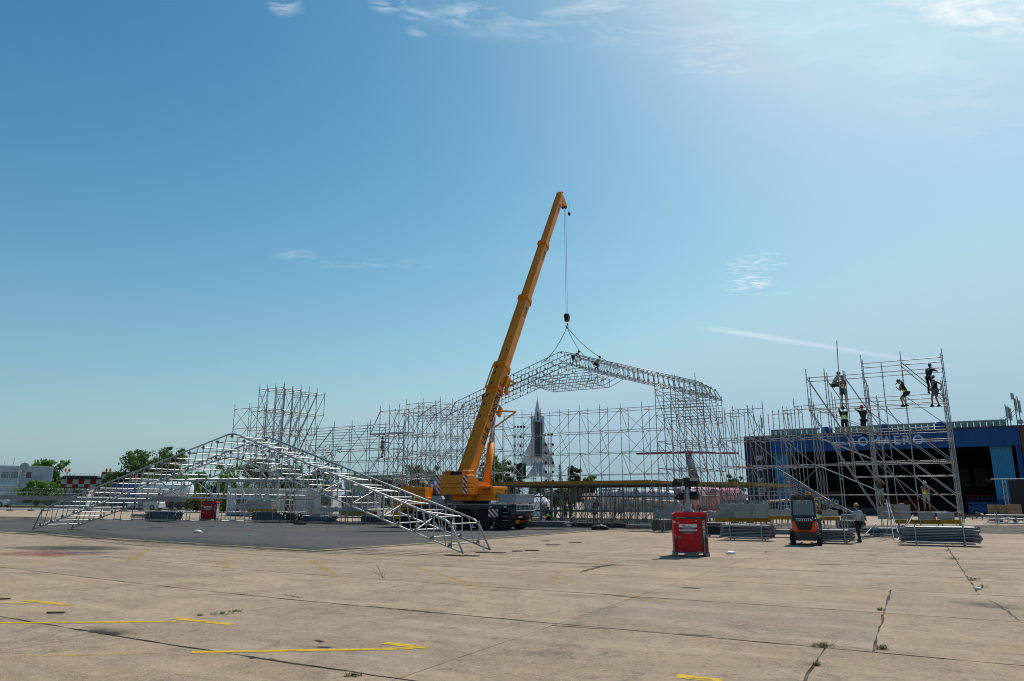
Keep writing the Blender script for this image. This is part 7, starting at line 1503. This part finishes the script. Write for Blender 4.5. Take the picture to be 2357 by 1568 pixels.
# ================================================================== PEOPLE
def skin_mesh(verts, edges, radii, root, sub=1):
    me = bpy.data.meshes.new('tmp'); me.from_pydata(verts, edges, []); ob = bpy.data.objects.new('tmp', me)
    COL.objects.link(ob)
    md = ob.modifiers.new('s', 'SKIN'); md.use_smooth_shade = True
    for i, r in enumerate(radii):
        me.skin_vertices[0].data[i].radius = r if isinstance(r, tuple) else (r, r); me.skin_vertices[0].data[i].use_root = (i == root)
    sb = ob.modifiers.new('b', 'SUBSURF'); sb.levels = sub; sb.render_levels = sub
    return ob
JOBS = []
def ik(a, b, l1, l2, hint):
    d = b - a; L = min(d.length, (l1 + l2) * .995); e = d.normalized(); b = a + e * L
    x = (l1 * l1 - l2 * l2 + L * L) / (2 * L); h = math.sqrt(max(0, l1 * l1 - x * x)); n = (hint - e * hint.dot(e)); n = n.normalized() if n.length > 1e-4 else Vector((0, 1, 0)); return a + e * x + n * h, b
def add_mesh(mb, me):
    b = len(mb.v); mb.v += [v.co.copy() for v in me.vertices]; mb.f += [tuple(i + b for i in p.vertices) for p in me.polygons]; mb.mi += [mb.cur] * len(me.polygons)
def person(loc, yaw, label, hip=(0, 0, .93), neck=None, feet=((-.11, .02), (.11, -.02)), hands=((-.30, .05, .80), (.30, .05, .80)), look=(0, 1, 0), top='shirt_black', legs='trousers_black', shorts=False, vest=False, head='helmet_black', skin='skin', shoe='shoe_black', sleeves=True, long_sleeve=False, gloves=False, harness=False, scale=1.0, helmet=True, knees=Vector((0, 1, 0)), elbow=Vector((0, -1, -.3)), dress=False):
    e = empty('person', loc, yaw, label, 'person'); e.scale = (scale,) * 3
    hp_ = Vector(hip); nk = Vector(neck) if neck else hp_ + Vector((0, .02, .53)); sp = (nk - hp_); up = sp.normalized(); fw = Vector((0, 1, 0)); fw = (fw - up * fw.dot(up)).normalized(); rt_ = Vector((1, 0, 0))
    belly = hp_ + sp * .30; chest = hp_ + sp * .72 + fw * .01
    sh = [nk - up * .05 + rt_ * s_ * .175 for s_ in (-1, 1)]; hj = [hp_ + rt_ * s_ * .095 - up * .03 for s_ in (-1, 1)]
    ft = [Vector((f[0], f[1], f[2] if len(f) > 2 else .09)) for f in feet]; kn = []; an = []
    for k in range(2): q, f_ = ik(hj[k], ft[k], .43, .42, knees); kn.append(q); an.append(f_)
    el = []; wr = []
    for k in range(2): q, f_ = ik(sh[k], Vector(hands[k]), .29, .26, elbow + rt_ * (-.5 if k == 0 else .5)); el.append(q); wr.append(f_)
    lk = Vector(look).normalized(); hd_ = nk + up * .10 + lk * .03; hc_ = hd_ + Vector((0, 0, .10)) * .7 + up * .04
    # body: one skin surface
    V_ = [hp_, belly, chest, nk, nk + up * .08] + [hj[0], kn[0], an[0], an[0] + Vector((0, .12, -.05))] + [hj[1], kn[1], an[1], an[1] + Vector((0, .12, -.05))] + [sh[0], el[0], wr[0]] + [sh[1], el[1], wr[1]]
    E_ = [(0, 1), (1, 2), (2, 3), (3, 4), (0, 5), (5, 6), (6, 7), (7, 8), (0, 9), (9, 10), (10, 11), (11, 12), (2, 13), (13, 14), (14, 15), (2, 16), (16, 17), (17, 18)]
    R_ = [(.15, .11), (.13, .095), (.165, .11), .06, .052, .085, .058, .038, .036, .085, .058, .038, .036, .058, .043, .028, .058, .043, .028]
    mb = MB(); sk_ = skin_mesh([tuple(v) for v in V_], E_, R_, 0)
    # head with brow, nose, ears; fingers
    hm = frame(hc_, lk.cross(Z).normalized(), lk, lk.cross(Z).normalized().cross(lk) )
    n_ = 14; rings = []
    for z, rx, ry, yo in ((-.115, .035, .045, .035), (-.09, .055, .065, .03), (-.04, .068, .085, .012), (.01, .074, .094, 0), (.06, .072, .09, -.005), (.10, .055, .07, -.008), (.122, .025, .03, -.01)):
        rings.append([hm @ Vector((rx * math.cos(2 * math.pi * i / n_), yo + ry * math.sin(2 * math.pi * i / n_), z)) for i in range(n_)])
    mb.loft(rings); mb.add([hm @ Vector(p) for p in ((0, .088, .02), (.016, .09, -.03), (0, .118, -.028), (-.016, .09, -.03))], [(0, 1, 2), (0, 2, 3), (1, 3, 2)])
    for s_ in (-1, 1): mb.box(hm @ Vector((s_ * .077, -.005, -.005)), (.018, .035, .055), 0, hm.to_3x3())
    if not gloves: gm = mb
    else: gm = MB()
    for k in range(2):
        d = (wr[k] - el[k]).normalized(); sd = d.cross(Vector((0, 1, .2))).normalized(); pm = wr[k] + d * .05
        gm.loft([[wr[k] + d * t_ + sd * (w * x) + d.cross(sd) * (.014 * y) for x, y in ((-1, -1), (1, -1), (1, 1), (-1, 1))] for t_, w in ((-.01, .024), (.04, .04), (.09, .038))])
        for q in range(4):
            b0 = wr[k] + d * .088 + sd * (-.03 + .02 * q); ln = (.055, .07, .066, .05)[q]; b1 = b0 + d * ln * .55; b2 = b1 + (d * .6 + d.cross(sd) * .7).normalized() * ln * .5; gm.path([b0, b1, b2], [.0095, .009, .007], 5)
        b0 = wr[k] + d * .03 + sd * .036; gm.path([b0, b0 + sd * .025 + d * .025, b0 + sd * .03 + d * .055], [.011, .010, .008], 5)
    JOBS.append((sk_, mb, 'body', skin, e))
    if gloves: gm.build('glove', 'glove', e, True)
    for s_ in (-1, 1): q = MB(); q.lathe([(.009, 0), (.007, .006)], 8, hm @ frame((s_ * .03, .083, .022), Vector((1, 0, 0)), Z, Vector((0, -1, 0)).cross(Z).cross(Z) * -1 if False else Vector((0, 1, 0)))); q.build('eye', 'black', e)
    q = MB(); q.box(hm @ Vector((0, .088, -.062)), (.04, .012, .009), 0, hm.to_3x3()); q.build('mouth', 'red_blur', e)
    # shirt
    g = .022
    sv = [hp_ + up * .0, belly, chest, nk - up * .02, sh[0], el[0] if long_sleeve else sh[0].lerp(el[0], .75), sh[1], el[1] if long_sleeve else sh[1].lerp(el[1], .75)]
    se = [(0, 1), (1, 2), (2, 3), (2, 4), (4, 5), (2, 6), (6, 7)]; sr = [(.15 + g, .11 + g), (.135 + g, .10 + g), (.165 + g, .112 + g), .068, .062 + g * .8, .05 + g * .6, .062 + g * .8, .05 + g * .6]
    if not sleeves: sv = sv[:4] + [sh[0], sh[1]]; se = [(0, 1), (1, 2), (2, 3), (2, 4), (2, 5)]; sr = sr[:4] + [.05, .05]
    if long_sleeve:
        sv += [wr[0], wr[1]]; se += [(5, 8), (7, 9)]; sr += [.04, .04]
    JOBS.append((skin_mesh([tuple(v) for v in sv], se, sr, 0), MB(), 'shirt', top, e))
    if vest:
        JOBS.append((skin_mesh([tuple(v) for v in (hp_ + up * .03, belly, chest, nk - up * .06, sh[0].lerp(chest, .25), sh[1].lerp(chest, .25))], [(0, 1), (1, 2), (2, 3), (2, 4), (2, 5)], [(.182, .142), (.168, .135), (.195, .145), .085, .075, .075], 0), MB(), 'vest', 'hi_vis', e))
    # trousers or shorts
    f_ = .86 if shorts else 1.0
    tv = [hp_ + up * .04, hj[0], hj[0].lerp(kn[0], f_ if shorts else 1), hj[1], hj[1].lerp(kn[1], f_ if shorts else 1)]; te = [(0, 1), (1, 2), (0, 3), (3, 4)]; tr_ = [(.158, .122), .10, .075 if not shorts else .085, .10, .075 if not shorts else .085]
    if not shorts: tv += [an[0] + Vector((0, 0, .03)), an[1] + Vector((0, 0, .03))]; te += [(2, 5), (4, 6)]; tr_ += [.06, .06]
    JOBS.append((skin_mesh([tuple(v) for v in tv], te, tr_, 0), MB(), 'shorts' if shorts else 'trousers', legs, e))
    for k in range(2):
        a = an[k]; s_ = MB(); s_.loft([[a + Vector((w * math.cos(2 * math.pi * i / 10), .04 + L * math.sin(2 * math.pi * i / 10), z)) for i in range(10)] for w, L, z in ((.048, .135, -.09), (.052, .14, -.06), (.045, .11, -.025), (.04, .05, .03), (.038, .045, .06))]); s_.build('shoe', shoe, e, True)
    if helmet:
        q = MB(); q.loft([[hm @ Vector((rx * math.cos(2 * math.pi * i / 18), -.004 + ry * math.sin(2 * math.pi * i / 18), z)) for i in range(18)] for z, rx, ry in ((.035, .105, .135), (.045, .108, .138), (.05, .094, .115), (.09, .09, .11), (.13, .07, .088), (.155, .035, .045), (.162, .008, .01))]); q.build('helmet', head, e, True)
        q = MB(); q.loft([[hm @ Vector((rx * math.cos(2 * math.pi * i / 12), -.02 + ry * math.sin(2 * math.pi * i / 12), z)) for i in range(12)] for z, rx, ry in ((-.05, .068, .075), (-.02, .08, .082), (.035, .08, .085))]); q.build('hair', 'hair', e, True)
    else:
        q = MB(); q.loft([[hm @ Vector((rx * math.cos(2 * math.pi * i / 14), -.022 + ry * math.sin(2 * math.pi * i / 14), z)) for i in range(14)] for z, rx, ry in ((-.06, .07, .078), (.0, .084, .09), (.06, .084, .1), (.11, .066, .082), (.138, .03, .04))]); q.build('hair', head, e, True)
    if harness:
        q = MB()
        for s_ in (-1, 1): q.path([hp_ + rt_ * s_ * .15 + Vector((0, -.02, .02)), hj[0 if s_ < 0 else 1] + Vector((s_ * .1, .02, -.16)), hj[0 if s_ < 0 else 1] + Vector((0, .1, -.12))], .014, 5)
        q.path([hp_ + up * .06 + Vector((.185 * math.cos(a * .5236), .145 * math.sin(a * .5236), 0)) for a in range(13)], .017, 5); q.build('harness', 'harness_blue', e)
    return e
def pg(px, py): return G(px, py)
def on(px, py, Y): return P(px, py, Y)
# on the ground, right
person(pg(1981, 1248), R(10), 'man in grey shirt and black trousers walking away, yellow helmet', feet=((-.10, -.16), (.10, .22, .10)), hands=((-.36, -.08, .82), (.36, .02, .80)), top='shirt_grey', legs='trousers_black', head='helmet_yellow', gloves=True)
person(pg(1889, 1242) + Vector((.35, 1.0, 0)), R(150), 'worker in hi-vis vest and yellow helmet standing right behind the forklift', hands=((-.3, .12, .86), (.34, .0, .82)), top='shirt_black', legs='shorts_grey', vest=True, head='helmet_yellow', gloves=True)
fw_ = fl.matrix_world if False else (Matrix.Translation(fl.location) @ Matrix.Rotation(R(-23), 4, 'Z'))
person(fw_ @ Vector((-.02, .72, .42)), R(-23), 'forklift driver seated in the cab seen through the rear window', hip=(0, 0, .96), feet=((-.14, .55, .62), (.14, .55, .62)), hands=((-.2, .42, 1.15), (.2, .42, 1.15)), look=(-.5, .8, 0), top='shirt_black', vest=True, head='helmet_yellow', skin='skin', scale=.9)
# on the right tower
person(on(1918, 888, 42.6) - Z * .92, R(-105), 'man in patterned shirt and blue helmet sitting astride the tower top', hip=(0, 0, .98), neck=(0, .25, 1.44), feet=((-.16, .42, .55), (.16, .34, .45)), hands=((-.1, .62, 1.55), (.12, .55, 1.12)), look=(0, .9, -.4), top='camo', legs='trousers_navy', head='helmet_blue', shoe='shoe_black', harness=True)
person(on(1944, 934, 42.4), R(165), 'worker in hi-vis vest below the seated man, arm stretched out left', hands=((.1, .32, 1.62), (.72, .25, 1.30)), feet=((-.1, .05), (.12, -.06)), top='shirt_black', legs='shorts_grey', shorts=True, vest=True, head='hair', helmet=False, shoe='shoe_red', harness=True)
person(on(1947, 1005, 42.2), R(-20), 'worker in hi-vis vest on the middle lift, one arm raised to a post', hands=((-.12, .3, 1.78), (-.05, .35, 1.5)), top='shirt_black', legs='trousers_black', shorts=True, vest=True, head='helmet_black')
person(on(1992, 1004, 41.6), R(15), 'worker in black clothes and red helmet on the middle lift', hands=((-.26, .28, 1.58), (-.12, .34, 1.66)), feet=((-.09, .0), (.09, .03)), top='shirt_black', legs='trousers_black', shorts=True, head='helmet_red')
person(on(2086, 936, 40.5), R(80), 'crouching worker in hi-vis vest hugging a post on the upper lift', hip=(0, -.10, .80), neck=(0, .14, 1.26), feet=((-.12, -.02), (.13, .08)), hands=((-.05, .34, 1.36), (.06, .33, 1.08)), look=(-.1, .8, -.5), top='shirt_black', legs='trousers_black', shorts=True, vest=True, head='helmet_black', gloves=True)
person(on(2143, 906, 39.9), R(-55), 'worker in black with a blue helmet leaning over the top right post', hands=((.05, .5, 1.5), (.2, .5, 1.35)), hip=(0, -.05, .92), neck=(.02, .16, 1.42), feet=((-.08, -.1), (.1, .0)), top='shirt_black', legs='trousers_black', head='helmet_blue')
person(on(2158, 936, 39.4), R(20), 'worker with white helmet, black vest and shorts at the tower edge', hands=((-.30, .02, 1.0), (.36, -.05, 1.02)), feet=((-.26, .08), (.14, -.02)), top='shirt_black', legs='shorts_grey', shorts=True, sleeves=False, head='helmet_white', harness=True, skin='skin_tan')
person(on(2029, 1165, 42.4), R(170), 'man in olive shirt and pale shorts standing on the ballast blocks', hands=((-.06, .36, 1.42), (.26, .06, .92)), top='shirt_olive', legs='shorts_light', shorts=True, head='hair', helmet=False, skin='skin_tan')
person(on(2136, 1179, 41.0), R(150), 'bending worker with white helmet and open hi-vis vest on a block', neck=(0, .2, 1.40), hands=((-.1, .3, 1.25), (-.28, .25, .95)), feet=((-.14, .05), (.12, -.03)), look=(0, .7, -.7), top='shirt_tan', legs='shorts_light', shorts=True, vest=True, head='helmet_white', shoe='shoe_red', skin='skin_tan', gloves=True)
# under the stage and on the far structures
person(pg(1263, 1211), R(8), 'worker in hi-vis vest sitting on the truss pile behind the crane', hip=(0, 0, .62), neck=(0, .12, 1.13), feet=((-.16, .45, .1), (.16, .45, .1)), hands=((-.2, .4, .75), (.25, .35, .7)), vest=True, top='shirt_black', head='hair', helmet=False)
person(pg(1301, 1203), R(-150), 'worker in yellow helmet and hi-vis vest under the stage deck', hands=((-.2, .3, 1.1), (.15, .38, 1.0)), vest=True, top='shirt_navy', legs='trousers_black', shorts=True, head='helmet_yellow'); person(pg(1293, 1201) + Vector((-.5, .6, 0)), R(60), 'dark-haired worker half hidden behind the yellow-helmeted one', vest=True, top='shirt_black', legs='trousers_black', head='hair', helmet=False)
person(pg(1315, 1203), R(120), 'man in brown shirt and shorts standing among the deck posts', hands=((-.1, .35, 1.05), (.2, .3, 1.0)), top='shirt_tan', legs='shorts_grey', shorts=True, head='hair', helmet=False, skin='skin_tan'); person(pg(1370, 1202), R(40), 'worker in hi-vis vest and black shorts in the middle under the deck', vest=True, top='shirt_black', legs='trousers_black', shorts=True, head='hair', helmet=False); person(pg(1417, 1200), R(90), 'worker in hi-vis vest at the right under the deck', hands=((-.15, .35, 1.1), (.1, .35, 1.0)), vest=True, top='shirt_black', legs='trousers_black', shorts=True, head='helmet_black')
person(on(878, 1053, 63.2), R(-60), 'worker in hi-vis vest on the plank of the left scaffold bay', hands=((-.1, .55, 1.35), (.25, .5, 1.3)), vest=True, top='shirt_black', legs='trousers_black', shorts=True, head='hair', helmet=False, skin='skin_tan')
person(on(1322, 843, 63.0), R(-70), 'worker in hi-vis vest bending over the ridge of the hanging truss', hip=(0, -.1, .88), neck=(0, .32, 1.20), hands=((-.15, .62, .75), (.15, .6, .72)), feet=((-.1, -.25), (.1, .2)), look=(0, .8, -.4), vest=True, top='shirt_black', legs='trousers_black', shorts=True, head='helmet_black', shoe='shoe_red'); person(on(1372, 851, 62.6), R(-80), 'worker in hi-vis vest crouching on the slope of the hanging truss', hip=(0, -.1, .55), neck=(0, .25, .95), hands=((-.15, .6, .85), (.15, .6, .8)), feet=((-.1, -.1), (.12, .1)), vest=True, top='shirt_black', legs='trousers_black', head='helmet_black')
person(pg(2210, 1196), R(190), 'small person with fair hair and a yellow top near the pallets', top='gold', legs='shorts_grey', head='cardboard', helmet=False, scale=.72)
for k, (px, tp2, lg) in enumerate(((2190, 'shirt_navy', 'trousers_black'), (2203, 'shirt_black', 'trousers_navy'), (2214, 'shirt_grey', 'trousers_black'), (2224, 'shirt_black', 'trousers_black'))):
    person(hU(px, 112 + k), R(180 + 15 * k), ('person in navy top standing leftmost in the dark hangar mouth', 'person in black top second from left in the hangar mouth', 'person in pale top standing in the hangar mouth', 'person in black standing rightmost in the hangar mouth')[k], top=tp2, legs=lg, head='hair', helmet=False)
dg = bpy.context.evaluated_depsgraph_get()
made = [(j[0], bpy.data.meshes.new_from_object(j[0].evaluated_get(dg))) for j in JOBS]
for (ob, me), (_, mb, nm, mt, e) in zip(made, JOBS): add_mesh(mb, me); mb.build(nm, mt, e, True); bpy.data.meshes.remove(me)
for ob, _ in made: me = ob.data; bpy.data.objects.remove(ob); bpy.data.meshes.remove(me)
